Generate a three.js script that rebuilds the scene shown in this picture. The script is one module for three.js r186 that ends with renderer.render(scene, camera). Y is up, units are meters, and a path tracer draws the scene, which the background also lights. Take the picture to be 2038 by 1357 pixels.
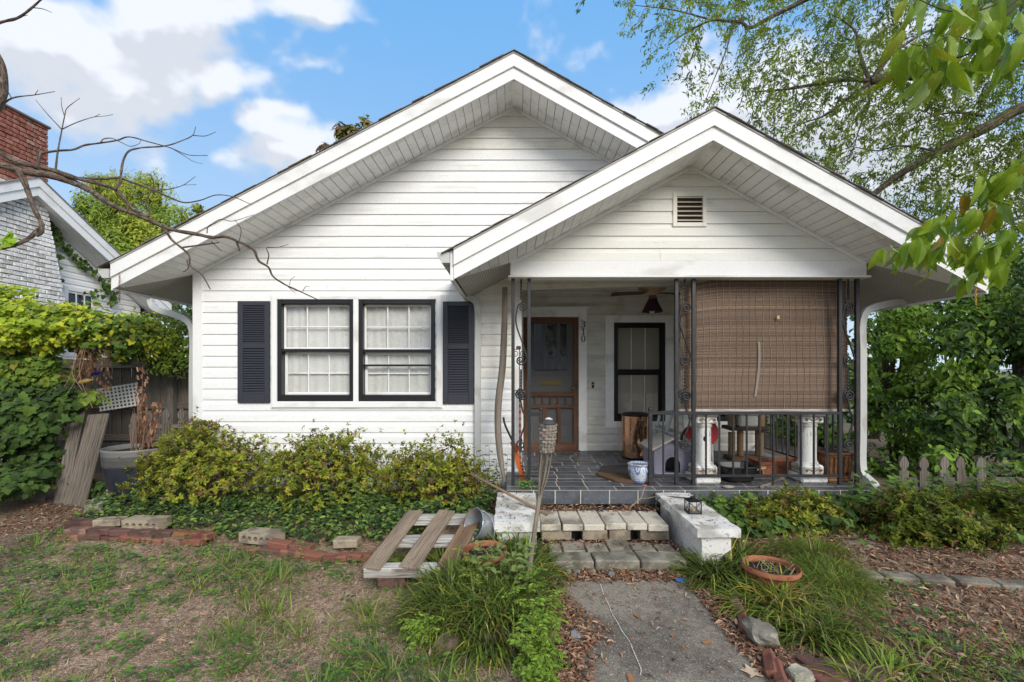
import * as THREE from 'three';
import { mergeGeometries, mergeVertices } from 'three/addons/utils/BufferGeometryUtils.js';
import { ImprovedNoise } from 'three/addons/math/ImprovedNoise.js';

// ---------------------------------------------------------------- camera, sky, sun, exposure
const F = 906, CX = 1023, CY = 735, EYE = 1.6;          // lens in pixels, vanishing point, eye height (m)
const scene = new THREE.Scene();
const camera = new THREE.PerspectiveCamera(2 * Math.atan(678.5 / F) * 180 / Math.PI, 2038 / 1357, 0.1, 500);
camera.position.set(0, EYE, 0);
camera.setViewOffset(2038, 1357, -4, -56.5, 2038, 1357); // shifted lens: verticals stay upright
const renderer = new THREE.WebGLRenderer({ antialias: true });
renderer.toneMapping = THREE.LinearToneMapping;
renderer.toneMappingExposure = 1.76;
renderer.shadowMap.enabled = true;
const SKY_GAIN = 1.08 / renderer.toneMappingExposure;
const sun = new THREE.DirectionalLight(new THREE.Color(1, 0.945, 0.86), 1.8);
const SUN_DIR = new THREE.Vector3(0.42, 0.60, 0.72).normalize();
sun.position.copy(SUN_DIR).multiplyScalar(40);
sun.target.position.set(0, 1, -5);
sun.castShadow = true; sun.shadow.radius = 48;
sun.shadow.mapSize.set(2048, 2048);
Object.assign(sun.shadow.camera, { left: -14, right: 14, top: 14, bottom: -14, near: 1, far: 90 });
scene.add(sun, sun.target);

// ---------------------------------------------------------------- random numbers and noise
function mulberry(a) { return () => { a = (a + 0x6d2b79f5) | 0; let t = Math.imul(a ^ (a >>> 15), 1 | a); t = (t + Math.imul(t ^ (t >>> 7), 61 | t)) ^ t; return ((t ^ (t >>> 14)) >>> 0) / 4294967296; }; }
let R = mulberry(11);
const seed = (n) => { R = mulberry(n); };
const rr = (a, b) => a + (b - a) * R();
const pick = (a) => a[Math.floor(R() * a.length)];
const clamp = (x, a = 0, b = 1) => Math.min(b, Math.max(a, x));
const lerp = (a, b, t) => a + (b - a) * t;
const ss = (a, b, x) => { const t = clamp((x - a) / (b - a)); return t * t * (3 - 2 * t); };
const perlin = new ImprovedNoise();
const n3 = (x, y, z) => perlin.noise(x, y, z);
function fbm3(x, y, z, o) { let s = 0, a = 0.5, t = 0; for (let i = 0; i < o; i++) { s += a * n3(x, y, z); t += a; a *= 0.5; x = x * 2.03 + 7.1; y = y * 2.03 + 3.7; z = z * 2.03 + 1.3; } return s / t; }
const LAT = new Float32Array(65536); { const r = mulberry(5); for (let i = 0; i < 65536; i++) LAT[i] = r(); }
function vn(x, y, px, py, s) {                           // value noise that repeats every px, py cells
  const ix = Math.floor(x), iy = Math.floor(y), fx = x - ix, fy = y - iy, u = fx * fx * (3 - 2 * fx), v = fy * fy * (3 - 2 * fy);
  const h = (a, b) => LAT[((((a % px) + px) % px) * 269 + (((b % py) + py) % py) * 6151 + s * 977) & 65535];
  return lerp(lerp(h(ix, iy), h(ix + 1, iy), u), lerp(h(ix, iy + 1), h(ix + 1, iy + 1), u), v);
}
function fbm(u, v, fx, fy, o, s) { let t = 0, a = 0.5, w = 0; for (let i = 0; i < o; i++) { t += a * vn(u * fx, v * fy, fx, fy, s + i); w += a; a *= 0.5; fx *= 2; fy *= 2; } return t / w; }
const V = (x, y, z) => new THREE.Vector3(x, y, z);
const P = (px, py, d) => V((px - CX) * d / F, EYE - (py - CY) * d / F, -d);   // a point measured off the photograph at distance d
const PX = (px, d) => (px - CX) * d / F, PY = (py, d) => EYE - (py - CY) * d / F;

// ---------------------------------------------------------------- sky: clear blue air with white cumulus
{
  const W = 4096, H = 2048, data = new Float32Array(W * H * 4);
  const blobs = [[150, 90, 230, 110, 0.50], [250, 170, 170, 60, 0.35], [330, 60, 170, 80, 0.40], [560, 5, 260, 34, 0.46], [660, 30, 70, 30, 0.30], [470, 155, 90, 36, 0.50], [400, 185, 70, 22, 0.35], [90, 240, 110, 50, 0.22], [590, 275, 90, 60, 0.62], [510, 295, 90, 34, 0.5], [470, 245, 40, 22, 0.42], [560, 350, 90, 30, 0.36],
    [584, 85, 26, 30, 0.42], [620, 125, 40, 18, 0.36], [764, 85, 30, 26, 0.36], [740, 40, 40, 16, 0.22], [560, 212, 44, 16, 0.34], [310, 310, 60, 16, 0.16], [1320, 235, 90, 40, 0.62], [1480, 180, 220, 90, 0.45], [1640, 280, 280, 120, 0.52], [1880, 240, 220, 150, 0.45], [1800, 60, 240, 90, 0.35], [1850, 430, 200, 60, 0.22], [1400, 60, 90, 60, 0.2],
    [830, 60, 110, 90, -0.35], [900, 190, 160, 120, -0.35], [300, 280, 120, 40, -0.2], [1220, 110, 90, 90, -0.15], [50, 60, 90, 90, 0.3], [240, 100, 16, 26, -0.15], [660, 180, 70, 50, -0.25]];
  const dens = (x, y, z, fine) => {
    let b = 0.34 + 0.9 * fbm3(x * 1.7 + 4.2, y * 2.6, z * 1.7 + 9.1, 2);
    const view = ss(0.05, 0.3, -z);
    let n;
    if (view > 0) {
      const px = CX + F * x / -z, py = CY - F * y / -z; let s = -0.15;
      const wx = px + 34 * n3(px / 90, py / 70, 3) + 14 * n3(px / 34, py / 28, 8), wy = py + 24 * n3(px / 90, py / 70, 13) + 10 * n3(px / 34, py / 28, 18);
      for (const [a, c, rx, ry, w] of blobs) { const e = ((wx - a) / rx) ** 2 + ((wy - c) / ry) ** 2; if (e < 6) s += w * Math.exp(-e * 0.9); }
      const far = ss(1500, 2600, Math.abs(px - CX)); if (far < 1) b = lerp(b, s, view * (1 - far));
    }
    n = fbm3(x * 9, y * 12, z * 9, fine);
    return b + 0.95 * n;
  };
  const sd = SUN_DIR;
  for (let row = 0; row < H; row++) {
    const up = ((row + 0.5) / H - 0.5) * Math.PI, y = Math.sin(up), c = Math.cos(up);
    for (let col = 0; col < W; col++) {
      const a = ((col + 0.5) / W - 0.5) * 2 * Math.PI, x = Math.cos(a) * c, z = Math.sin(a) * c, i = (row * W + col) * 4;
      const h = ss(-0.02, 0.75, y);
      let r = lerp(0.66, 0.160, h ** 0.62), g = lerp(0.79, 0.43, h ** 0.66), b = lerp(0.95, 0.83, h ** 0.8);
      if (y > -0.03) {
        const inView = z < -0.2 && y < 0.75, o = inView ? 7 : 4, d = dens(x, y, z, o);
        const al = ss(-0.08, 0.46, d) * 0.93 * ss(-0.03, 0.05, y);
        if (al > 0.001) {
          const d2 = dens(x + sd.x * 0.035, y + 0.045, z + sd.z * 0.02, inView ? 4 : 3), lit = clamp(0.83 + (d - d2) * 0.75 - Math.max(0, d2 - 0.30) * 0.22, 0.77, 0.97);
          r = lerp(r, lit * 0.91, al); g = lerp(g, lit * 0.945, al); b = lerp(b, lit * 1.02, al);
        }
        const s = clamp(x * sd.x + y * sd.y + z * sd.z), glare = 0.55 * s ** 6 * (0.35 + al);   // thin bright cloud round the veiled sun
        r += glare; g += glare * 0.98; b += glare * 0.94;
      } else { r = 0.30; g = 0.33; b = 0.34; }
      data[i] = r * SKY_GAIN; data[i + 1] = g * SKY_GAIN; data[i + 2] = b * SKY_GAIN; data[i + 3] = 1;
    }
  }
  const t = new THREE.DataTexture(data, W, H, THREE.RGBAFormat, THREE.FloatType);
  t.mapping = THREE.EquirectangularReflectionMapping; t.magFilter = THREE.LinearFilter; t.needsUpdate = true;
  scene.background = t; scene.environment = t;
}

// ---------------------------------------------------------------- names, things, parts
const used = {};
function numbered(n) { const k = used[n] = (used[n] ?? -1) + 1; return k ? n + '_' + String(k).padStart(3, '0') : n; }
function tag(o, label, category, group, kind) { const u = {}; if (label) u.label = label; if (category) u.category = category; if (group) u.group = group; if (kind) u.kind = kind; o.userData = u; return o; }
function thing(name, label, category, group) { const g = new THREE.Group(); g.name = numbered(name); scene.add(g); return tag(g, label, category, group); }
function part(name, geo, mat, parent, label) { const m = new THREE.Mesh(geo, mat); m.name = name; m.castShadow = m.receiveShadow = true; parent.add(m); if (label) m.userData.label = label; return m; }
function solo(name, geo, mat, label, category, group) { const m = part(numbered(name), geo, mat, scene); return tag(m, label, category, group); }
function structure(name, geo, mat, label) { const m = part(numbered(name), geo, mat, scene); tag(m, label, undefined, undefined, 'structure'); return m; }
function stuffPart(name, geo, mat, parent) { const m = part(name, geo, mat, parent); m.userData.kind = 'stuff'; return m; }
function rebase(g, p) { g.position.copy(p); for (const c of g.children) c.position.sub(p); return g; }   // built in world places; moves the origin to the thing's base
function copy(o, label, group) { const c = o.clone(); const base = o.name.replace(/_\d{3}$/, ''); c.name = numbered(base); c.userData = { ...o.userData, label }; if (group) c.userData.group = group; scene.add(c); return c; }

// ---------------------------------------------------------------- geometry
const flat = (g) => { const r = g.index ? g.toNonIndexed() : g; if (!r.attributes.normal) r.computeVertexNormals(); if (!r.attributes.uv) r.setAttribute('uv', new THREE.Float32BufferAttribute(new Float32Array(r.attributes.position.count * 2), 2)); for (const k of Object.keys(r.attributes)) if (!['position', 'normal', 'uv', 'color'].includes(k)) r.deleteAttribute(k); return r; };
const merge = (l) => { l = l.map(flat); if (l.some((g) => !g.attributes.color)) l.forEach((g) => g.deleteAttribute('color')); return mergeGeometries(l); };
function tint(g, c) { g = flat(g); const n = g.attributes.position.count, a = new Float32Array(n * 3); for (let i = 0; i < n; i++) a.set(c, i * 3); g.setAttribute('color', new THREE.Float32BufferAttribute(a, 3)); return g; }
function boxUV(g, axis = 0, ou = R() * 7, ov = R() * 7) {  // texture coordinates in metres, u along the given axis (the grain)
  g = flat(g); const p = g.attributes.position, n = g.attributes.normal, uv = new Float32Array(p.count * 2);
  for (let i = 0; i < p.count; i++) {
    const N = [Math.abs(n.getX(i)), Math.abs(n.getY(i)), Math.abs(n.getZ(i))], q = [p.getX(i), p.getY(i), p.getZ(i)];
    const k = N[0] > N[1] && N[0] > N[2] ? 0 : N[1] > N[2] ? 1 : 2; let a = axis, b;
    if (k === axis) { a = (k + 1) % 3; b = (k + 2) % 3; } else b = 3 - k - axis;
    uv[i * 2] = q[a] + ou; uv[i * 2 + 1] = q[b] + ov;
  }
  g.setAttribute('uv', new THREE.Float32BufferAttribute(uv, 2)); return g;
}
function tris(list, uvs) { const g = new THREE.BufferGeometry(); g.setAttribute('position', new THREE.Float32BufferAttribute(list, 3)); g.computeVertexNormals(); if (uvs) g.setAttribute('uv', new THREE.Float32BufferAttribute(uvs, 2)); return g; }
const quad = (o, a, b, c, d) => { for (const p of [a, b, c, a, c, d]) o.push(p[0], p[1], p[2]); };
function cbox(w, h, d, c = 0.003, axis = 0) {              // a box with chamfered edges, 44 triangles
  const o = [], X = w / 2, Y = h / 2, Z = d / 2; c = Math.min(c, X * 0.9, Y * 0.9, Z * 0.9);
  const s = [-1, 1];
  const v = (sx, sy, sz, k) => [sx * (X - (k === 0 ? 0 : c)), sy * (Y - (k === 1 ? 0 : c)), sz * (Z - (k === 2 ? 0 : c))];
  for (const a of s) {
    const f = (p) => a > 0 ? quad(o, ...p) : quad(o, ...p.reverse());
    f([v(a, -1, 1, 0), v(a, -1, -1, 0), v(a, 1, -1, 0), v(a, 1, 1, 0)]);
    f([v(-1, a, 1, 1), v(1, a, 1, 1), v(1, a, -1, 1), v(-1, a, -1, 1)]);
    f([v(-1, -1, a, 2), v(1, -1, a, 2), v(1, 1, a, 2), v(-1, 1, a, 2)]);
    for (const b of s) {
      const e = (p) => a * b > 0 ? quad(o, ...p) : quad(o, ...p.reverse());
      e([v(a, b, -1, 0), v(a, b, -1, 1), v(a, b, 1, 1), v(a, b, 1, 0)]);
      e([v(a, -1, b, 2), v(a, -1, b, 0), v(a, 1, b, 0), v(a, 1, b, 2)]);
      e([v(-1, a, b, 1), v(-1, a, b, 2), v(1, a, b, 2), v(1, a, b, 1)]);
      for (const k of s) { const t = [v(a, b, k, 0), v(a, b, k, 1), v(a, b, k, 2)]; if (a * b * k < 0) t.reverse(); for (const p of t) o.push(...p); }
    }
  }
  return boxUV(tris(o), axis);
}
const bxx = (x0, x1, y0, y1, z0, z1, c = 0.003, axis = 0) => cbox(x1 - x0, y1 - y0, Math.abs(z1 - z0), c, axis).translate((x0 + x1) / 2, (y0 + y1) / 2, (z0 + z1) / 2);
function between(g, a, b, up = V(0, 1, 0)) {               // lays a geometry made along x, centred, from a to b
  const x = b.clone().sub(a).normalize(), z = x.clone().cross(up).normalize(), y = z.clone().cross(x);
  return g.applyMatrix4(new THREE.Matrix4().makeBasis(x, y, z).setPosition(a.clone().add(b).multiplyScalar(0.5)));
}
const beam = (a, b, w, h, c = 0.002, up) => between(cbox(a.distanceTo(b), h, w, c, 0), a, b, up);
function tube(pts, r, sides = 6, seg, tension) {           // a limb through points; r(t) or a number
  const rad = typeof r === 'function' ? r : () => r, c = new THREE.CatmullRomCurve3(pts, false, 'centripetal'); seg = seg ?? Math.max(2, pts.length * 3);
  const fr = c.computeFrenetFrames(seg, false), pos = [], nor = [], uv = [], idx = [], len = c.getLength();
  for (let i = 0; i <= seg; i++) {
    const q = c.getPointAt(i / seg), R0 = rad(i / seg);
    for (let j = 0; j <= sides; j++) { const a = j / sides * 2 * Math.PI, n = fr.normals[i].clone().multiplyScalar(Math.cos(a)).addScaledVector(fr.binormals[i], Math.sin(a)); pos.push(q.x + n.x * R0, q.y + n.y * R0, q.z + n.z * R0); nor.push(n.x, n.y, n.z); uv.push(i / seg * len, j / sides * Math.max(0.05, R0 * 6)); }
  }
  for (let i = 0; i < seg; i++) for (let j = 0; j < sides; j++) { const a = i * (sides + 1) + j, b = a + sides + 1; idx.push(a, a + 1, b, b, a + 1, b + 1); }
  for (const [i, flip] of [[0, 1], [seg, 0]]) { const q = c.getPointAt(i / seg), t = fr.tangents[i], m = pos.length / 3; pos.push(q.x, q.y, q.z); nor.push(...t.clone().multiplyScalar(flip ? -1 : 1).toArray()); uv.push(0, 0); for (let j = 0; j < sides; j++) { const a = i * (sides + 1) + j; flip ? idx.push(m, a + 1, a) : idx.push(m, a, a + 1); } }
  const g = new THREE.BufferGeometry(); g.setAttribute('position', new THREE.Float32BufferAttribute(pos, 3)); g.setAttribute('normal', new THREE.Float32BufferAttribute(nor, 3)); g.setAttribute('uv', new THREE.Float32BufferAttribute(uv, 2)); g.setIndex(idx); return flat(g);
}
function lathe(prof, seg = 28) { return flat(new THREE.LatheGeometry(prof.map(([r, y]) => new THREE.Vector2(r, y)), seg)); }
function prism(poly, depth, holes = []) {                  // outline in x, y, extruded towards +z
  const s = new THREE.Shape(poly.map(([x, y]) => new THREE.Vector2(x, y)));
  for (const h of holes) s.holes.push(new THREE.Path(h.map(([x, y]) => new THREE.Vector2(x, y))));
  return flat(new THREE.ExtrudeGeometry(s, { depth, bevelEnabled: false }));
}
function rough(g, amp, freq, s = 0) {                      // knocks the faces of a solid about, for stone and worn masonry
  const p = g.attributes.position; for (let i = 0; i < p.count; i++) { const x = p.getX(i), y = p.getY(i), z = p.getZ(i); p.setXYZ(i, x + amp * n3(x * freq + s, y * freq, z * freq), y + amp * n3(x * freq, y * freq + s + 9, z * freq), z + amp * n3(x * freq + 5, y * freq, z * freq + s)); }
  g.computeVertexNormals(); return g;
}
const at = (m, x, y, z, rx = 0, ry = 0, rz = 0) => { m.position.set(x, y, z); m.rotation.set(rx, ry, rz); return m; };

// ---------------------------------------------------------------- procedural surfaces
function tex(w, h, f, srgb = true) {
  const d = new Uint8Array(w * h * 4);
  for (let y = 0; y < h; y++) for (let x = 0; x < w; x++) { const c = f(x / w, y / h), i = (y * w + x) * 4; for (let k = 0; k < 3; k++) { const v = c.length ? c[k] : c; d[i + k] = Math.round(255 * clamp(srgb ? Math.pow(Math.max(v, 0), 1 / 2.2) : v)); } d[i + 3] = 255; }
  const t = new THREE.DataTexture(d, w, h); t.wrapS = t.wrapT = THREE.RepeatWrapping; t.magFilter = THREE.LinearFilter; t.minFilter = THREE.LinearMipmapLinearFilter; if (srgb) t.colorSpace = THREE.SRGBColorSpace; t.needsUpdate = true; return t;
}
const rep = (t, sx, sy = sx) => { const c = t.clone(); c.repeat.set(1 / sx, 1 / sy); c.needsUpdate = true; return c; };   // sx metres to one tile
const lin = (hex) => { const c = new THREE.Color(hex); return [c.r, c.g, c.b]; };
const mulc = (c, k) => [c[0] * k, c[1] * k, c[2] * k];
const mixc = (a, b, t) => [lerp(a[0], b[0], t), lerp(a[1], b[1], t), lerp(a[2], b[2], t)];
const mat = (color, roughness = 0.7, o = {}) => new THREE.MeshStandardMaterial({ color: Array.isArray(color) ? new THREE.Color().setRGB(...color) : color, roughness, ...o });

const T = {};
T.vinyl = tex(1024, 1024, (u, v) => { const streak = fbm(u, v, 6, 90, 3, 3), blot = fbm(u, v, 9, 14, 4, 8), fine = fbm(u, v, 200, 260, 2, 20); const k = ss(0.57, 0.80, streak * 0.5 + blot * 0.5) * 0.26; return mulc(mixc([0.83, 0.832, 0.825], [0.48, 0.45, 0.38], k), 0.93 + 0.14 * fine); });
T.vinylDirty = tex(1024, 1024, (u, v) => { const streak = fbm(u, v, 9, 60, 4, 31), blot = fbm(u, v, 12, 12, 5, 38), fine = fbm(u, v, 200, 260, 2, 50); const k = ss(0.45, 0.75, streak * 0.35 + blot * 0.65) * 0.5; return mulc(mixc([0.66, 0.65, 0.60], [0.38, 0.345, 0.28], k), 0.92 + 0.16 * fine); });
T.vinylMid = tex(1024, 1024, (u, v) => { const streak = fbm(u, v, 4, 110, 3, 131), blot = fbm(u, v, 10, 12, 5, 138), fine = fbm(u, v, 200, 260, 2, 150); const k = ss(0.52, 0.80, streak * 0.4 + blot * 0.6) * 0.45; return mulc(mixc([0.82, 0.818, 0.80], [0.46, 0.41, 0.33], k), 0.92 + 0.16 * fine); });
T.soffit = tex(512, 512, (u, v) => { const b = fbm(u, v, 7, 7, 5, 61), f = fbm(u, v, 120, 40, 2, 70); return mulc(mixc([0.86, 0.86, 0.85], [0.50, 0.48, 0.44], ss(0.54, 0.82, b) * 0.6), 0.93 + 0.14 * f); });
T.trim = tex(512, 512, (u, v) => { const b = fbm(u, v, 5, 9, 5, 81), f = fbm(u, v, 160, 160, 2, 88); return mulc(mixc([0.86, 0.86, 0.86], [0.50, 0.48, 0.42], ss(0.54, 0.82, b) * 0.5), 0.96 + 0.08 * f); });
T.perf = tex(256, 256, (u, v) => { const a = (u * 32) % 1 - 0.5, b = (v * 32) % 1 - 0.5; return a * a + b * b < 0.05 ? [0.06, 0.06, 0.06] : mulc([0.5, 0.48, 0.44], 0.9 + 0.2 * fbm(u, v, 6, 6, 3, 9)); });
T.wood = tex(1024, 512, (u, v) => {                         // weathered grain along u
  const w = v * 16 + 1.6 * fbm(u, v, 3, 3, 3, 101) + 0.9 * fbm(u, v, 6, 10, 2, 105), ring = Math.abs((w % 1) - 0.5) * 2, fibre = fbm(u, v, 10, 220, 3, 110), big = fbm(u, v, 4, 4, 3, 120);
  const crack = ss(0.72, 0.8, fbm(u, v, 5, 120, 2, 130)); return mulc([0.95, 0.95, 0.95], clamp(0.42 + 0.30 * ring + 0.5 * (fibre - 0.5) + 0.4 * (big - 0.5) - 0.4 * crack, 0.08, 1)); });
T.woodB = tex(512, 512, (u, v) => { const f = fbm(u, v, 8, 160, 3, 110), c = ss(0.66, 0.78, fbm(u, v, 4, 90, 2, 130)); return clamp(0.6 + 0.6 * (f - 0.5) - 0.5 * c); }, false);
T.concrete = tex(1024, 1024, (u, v) => {
  const b = fbm(u, v, 5, 5, 5, 201), m = fbm(u, v, 40, 40, 3, 210), f = fbm(u, v, 420, 420, 2, 220), sp = ss(0.74, 0.88, fbm(u, v, 380, 380, 1, 230)), dk = ss(0.62, 0.8, fbm(u, v, 260, 260, 2, 240));
  let c = mixc([0.125, 0.104, 0.082], [0.25, 0.215, 0.172], ss(0.3, 0.68, b * 0.7 + m * 0.3)); c = mixc(c, [0.50, 0.46, 0.40], sp * 0.55); c = mixc(c, [0.055, 0.045, 0.035], dk * 0.7); return mulc(c, 0.78 + 0.44 * f); });
T.concB = tex(512, 512, (u, v) => clamp(0.5 + 0.7 * (fbm(u, v, 90, 90, 3, 220) - 0.5) + 0.3 * (fbm(u, v, 12, 12, 3, 250) - 0.5)), false);
T.masonry = tex(1024, 1024, (u, v) => {                     // old white paint, mildew spots and flakes
  const b = fbm(u, v, 6, 6, 5, 301), m = fbm(u, v, 50, 50, 3, 310), f = fbm(u, v, 250, 250, 2, 320), fl = ss(0.70, 0.76, fbm(u, v, 18, 18, 4, 330));
  let c = mixc([0.74, 0.73, 0.70], [0.36, 0.34, 0.29], ss(0.47, 0.74, b) * 0.75); c = mixc(c, [0.12, 0.11, 0.09], ss(0.66, 0.8, m) * 0.55); c = mixc(c, [0.33, 0.27, 0.22], fl * 0.8); return mulc(c, 0.88 + 0.24 * f); });
T.paver = tex(1024, 1024, (u, v) => { const b = fbm(u, v, 5, 5, 5, 401), m = fbm(u, v, 70, 70, 3, 410), f = fbm(u, v, 280, 280, 2, 420); let c = mixc([0.44, 0.42, 0.37], [0.19, 0.18, 0.15], ss(0.42, 0.7, b)); c = mixc(c, [0.09, 0.10, 0.055], ss(0.60, 0.78, fbm(u, v, 9, 9, 4, 430)) * 0.5); c = mixc(c, [0.6, 0.57, 0.52], ss(0.62, 0.8, m) * 0.4); return mulc(c, 0.75 + 0.5 * f); });
T.clay = tex(512, 512, (u, v) => { const b = fbm(u, v, 6, 6, 5, 501), f = fbm(u, v, 140, 140, 2, 510), w = ss(0.62, 0.8, fbm(u, v, 14, 14, 4, 520)); return mulc(mixc(mixc([1, 1, 1], [0.55, 0.52, 0.55], ss(0.4, 0.7, b)), [1.1, 1.25, 1.3], w * 0.5), 0.62 + 0.45 * f); });
T.slate = tex(512, 512, (u, v) => { const b = fbm(u, v, 5, 5, 5, 601), f = fbm(u, v, 110, 110, 2, 610), s = ss(0.64, 0.76, fbm(u, v, 40, 40, 3, 620)); return mulc(mixc(mixc([0.088, 0.098, 0.115], [0.05, 0.053, 0.06], ss(0.35, 0.65, b)), [0.30, 0.28, 0.25], s * 0.22), 0.75 + 0.5 * f); });
T.bark = tex(512, 512, (u, v) => { const f = fbm(u, v, 6, 40, 4, 701), b = fbm(u, v, 9, 9, 4, 710), l = ss(0.62, 0.72, fbm(u, v, 16, 22, 3, 720)); return mixc(mulc(mixc([0.22, 0.17, 0.13], [0.06, 0.045, 0.035], ss(0.35, 0.7, f)), 0.6 + 0.8 * b), [0.38, 0.38, 0.33], l * 0.55); });
T.barkB = tex(256, 256, (u, v) => fbm(u, v, 5, 32, 4, 701), false);
T.rust = tex(256, 256, (u, v) => { const b = ss(0.60, 0.72, fbm(u, v, 9, 9, 5, 801)); return mixc(mulc([0.022, 0.023, 0.026], 0.7 + 0.6 * fbm(u, v, 40, 40, 2, 811)), [0.10, 0.045, 0.03], b * 0.35); });
T.ground = tex(2048, 2048, (u, v) => {                      // trodden soil, needles and shreds of mulch
  const b = fbm(u, v, 5, 5, 5, 901), m = fbm(u, v, 30, 30, 4, 910), f = fbm(u, v, 400, 400, 2, 920);
  const n1 = ss(0.63, 0.70, fbm(u, v, 40, 300, 2, 930)), n2 = ss(0.63, 0.70, fbm(u, v, 300, 40, 2, 940)), n4 = ss(0.64, 0.7, fbm((u + v) % 1, (v - u + 1) % 1, 60, 240, 2, 950));
  let c = mixc([0.22, 0.15, 0.105], [0.40, 0.30, 0.215], ss(0.35, 0.65, b * 0.5 + m * 0.5)); c = mixc(c, [0.045, 0.03, 0.02], ss(0.55, 0.75, m) * 0.55);
  c = mixc(c, [0.48, 0.36, 0.26], n1 * 0.65); c = mixc(c, [0.36, 0.235, 0.16], n2 * 0.65); c = mixc(c, [0.54, 0.43, 0.32], n4 * 0.5); return mulc(c, 0.5 + 0.95 * f); });
T.groundB = tex(1024, 1024, (u, v) => clamp(0.4 * fbm(u, v, 30, 30, 4, 910) + 0.3 * ss(0.6, 0.7, fbm(u, v, 40, 300, 2, 930)) + 0.3 * ss(0.6, 0.7, fbm(u, v, 300, 40, 2, 940)) + 0.3 * fbm(u, v, 200, 200, 2, 960)), false);
T.shingle = tex(512, 512, (u, v) => { const row = Math.floor(v * 8), c = Math.floor(u * 6 + (row % 2) * 0.5 + row * 0.37); const k = LAT[(c * 31 + row * 57) & 65535]; return mulc([0.09, 0.083, 0.08], (0.7 + 0.5 * k) * (0.6 + 0.8 * fbm(u, v, 160, 160, 2, 970))); });
T.fabric = tex(256, 256, (u, v) => 0.75 + 0.35 * fbm(u, v, 100, 100, 2, 980) - 0.12 * fbm(u, v, 6, 6, 3, 985));
T.copper = tex(256, 256, (u, v) => clamp(0.22 + 0.35 * ss(0.45, 0.8, fbm(u, v, 8, 6, 4, 990))), false);

const M = {};
M.vinyl = mat(0xffffff, 0.55, { map: rep(T.vinyl, 2.6) });
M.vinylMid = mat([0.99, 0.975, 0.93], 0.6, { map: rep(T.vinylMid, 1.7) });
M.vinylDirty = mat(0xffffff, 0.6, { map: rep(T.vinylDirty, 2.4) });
M.soffit = mat(0xffffff, 0.6, { map: rep(T.soffit, 1.7) });
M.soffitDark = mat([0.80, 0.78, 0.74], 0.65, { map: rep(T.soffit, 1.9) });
M.trim = mat([0.93, 0.93, 0.925], 0.5, { map: rep(T.trim, 2.1) });
M.casing = mat([0.93, 0.93, 0.92], 0.5, { map: rep(T.trim, 1.3) });
M.perf = mat(0xffffff, 0.7, { map: rep(T.perf, 0.8) });
M.dark = mat([0.01, 0.01, 0.01], 0.9);
M.black = mat([0.012, 0.012, 0.014], 0.35);
M.shutter = mat([0.034, 0.037, 0.050], 0.5, { map: rep(T.fabric, 0.5) });
M.iron = mat(0xffffff, 0.45, { map: rep(T.rust, 0.35), metalness: 0.15 });
M.glass = new THREE.MeshPhysicalMaterial({ color: 0xffffff, roughness: 0.02, transmission: 1, thickness: 0, ior: 1.5 });
M.curtain = mat([0.66, 0.66, 0.63], 0.9, { map: rep(T.fabric, 0.4) });
M.slate = mat([1.15, 1.15, 1.15], 0.42, { map: rep(T.slate, 0.9), bumpMap: rep(T.concB, 0.7), bumpScale: 0.0015 });
M.grout = mat([0.62, 0.55, 0.45], 0.9, { bumpMap: rep(T.concB, 0.5), bumpScale: 0.001 });
M.masonry = mat(0xffffff, 0.8, { map: rep(T.masonry, 1.1), bumpMap: rep(T.concB, 0.5), bumpScale: 0.002 });
M.concrete = mat(0xffffff, 0.88, { map: rep(T.concrete, 2.2), bumpMap: rep(T.concB, 0.5), bumpScale: 0.003 });
M.paver = mat([0.66, 0.63, 0.57], 0.85, { map: rep(T.paver, 1.1), bumpMap: rep(T.concB, 0.4), bumpScale: 0.003 });
M.paverPale = mat([1.38, 1.32, 1.24], 0.85, { map: rep(T.paver, 1.3), bumpMap: rep(T.concB, 0.4), bumpScale: 0.003 });
M.beige = mat([0.40, 0.335, 0.24], 0.85, { map: rep(T.clay, 0.5), bumpMap: rep(T.concB, 0.3), bumpScale: 0.002 });
const brickMat = (c) => mat(c, 0.88, { map: rep(T.clay, 0.5), bumpMap: rep(T.concB, 0.3), bumpScale: 0.004 });
M.brickA = brickMat([0.27, 0.102, 0.066]); M.brickB = brickMat([0.22, 0.09, 0.063]); M.brickC = brickMat([0.31, 0.145, 0.095]); M.brickD = brickMat([0.15, 0.075, 0.06]); M.brickE = brickMat([0.30, 0.17, 0.12]);
const woodMat = (c, sx = 1.2, sy = 0.5) => mat(c, 0.85, { map: rep(T.wood, sx, sy), bumpMap: rep(T.woodB, 0.6, 0.3), bumpScale: 0.003 });
M.greyWood = woodMat([0.31, 0.265, 0.22]); M.greyWoodB = woodMat([0.25, 0.205, 0.165]); M.fence = woodMat([0.20, 0.175, 0.15]); M.brownWood = woodMat([0.42, 0.26, 0.15], 1.0, 0.2); M.palletA = woodMat([0.43, 0.325, 0.235], 1.1, 0.34); M.palletB = woodMat([0.40, 0.245, 0.145], 1.5, 0.16); M.paleWood = woodMat([0.78, 0.75, 0.70], 1.2, 0.6); M.screenWood = woodMat([0.235, 0.115, 0.065], 0.9, 0.3); M.bamboo = woodMat([0.46, 0.39, 0.29], 0.6, 0.2); M.handle = woodMat([0.55, 0.36, 0.22], 0.9, 0.15); M.drift = woodMat([0.36, 0.30, 0.24], 0.8, 0.14);
M.bark = mat(0xffffff, 0.9, { map: rep(T.bark, 0.35, 0.3), bumpMap: rep(T.barkB, 0.3), bumpScale: 0.006 });
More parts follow.
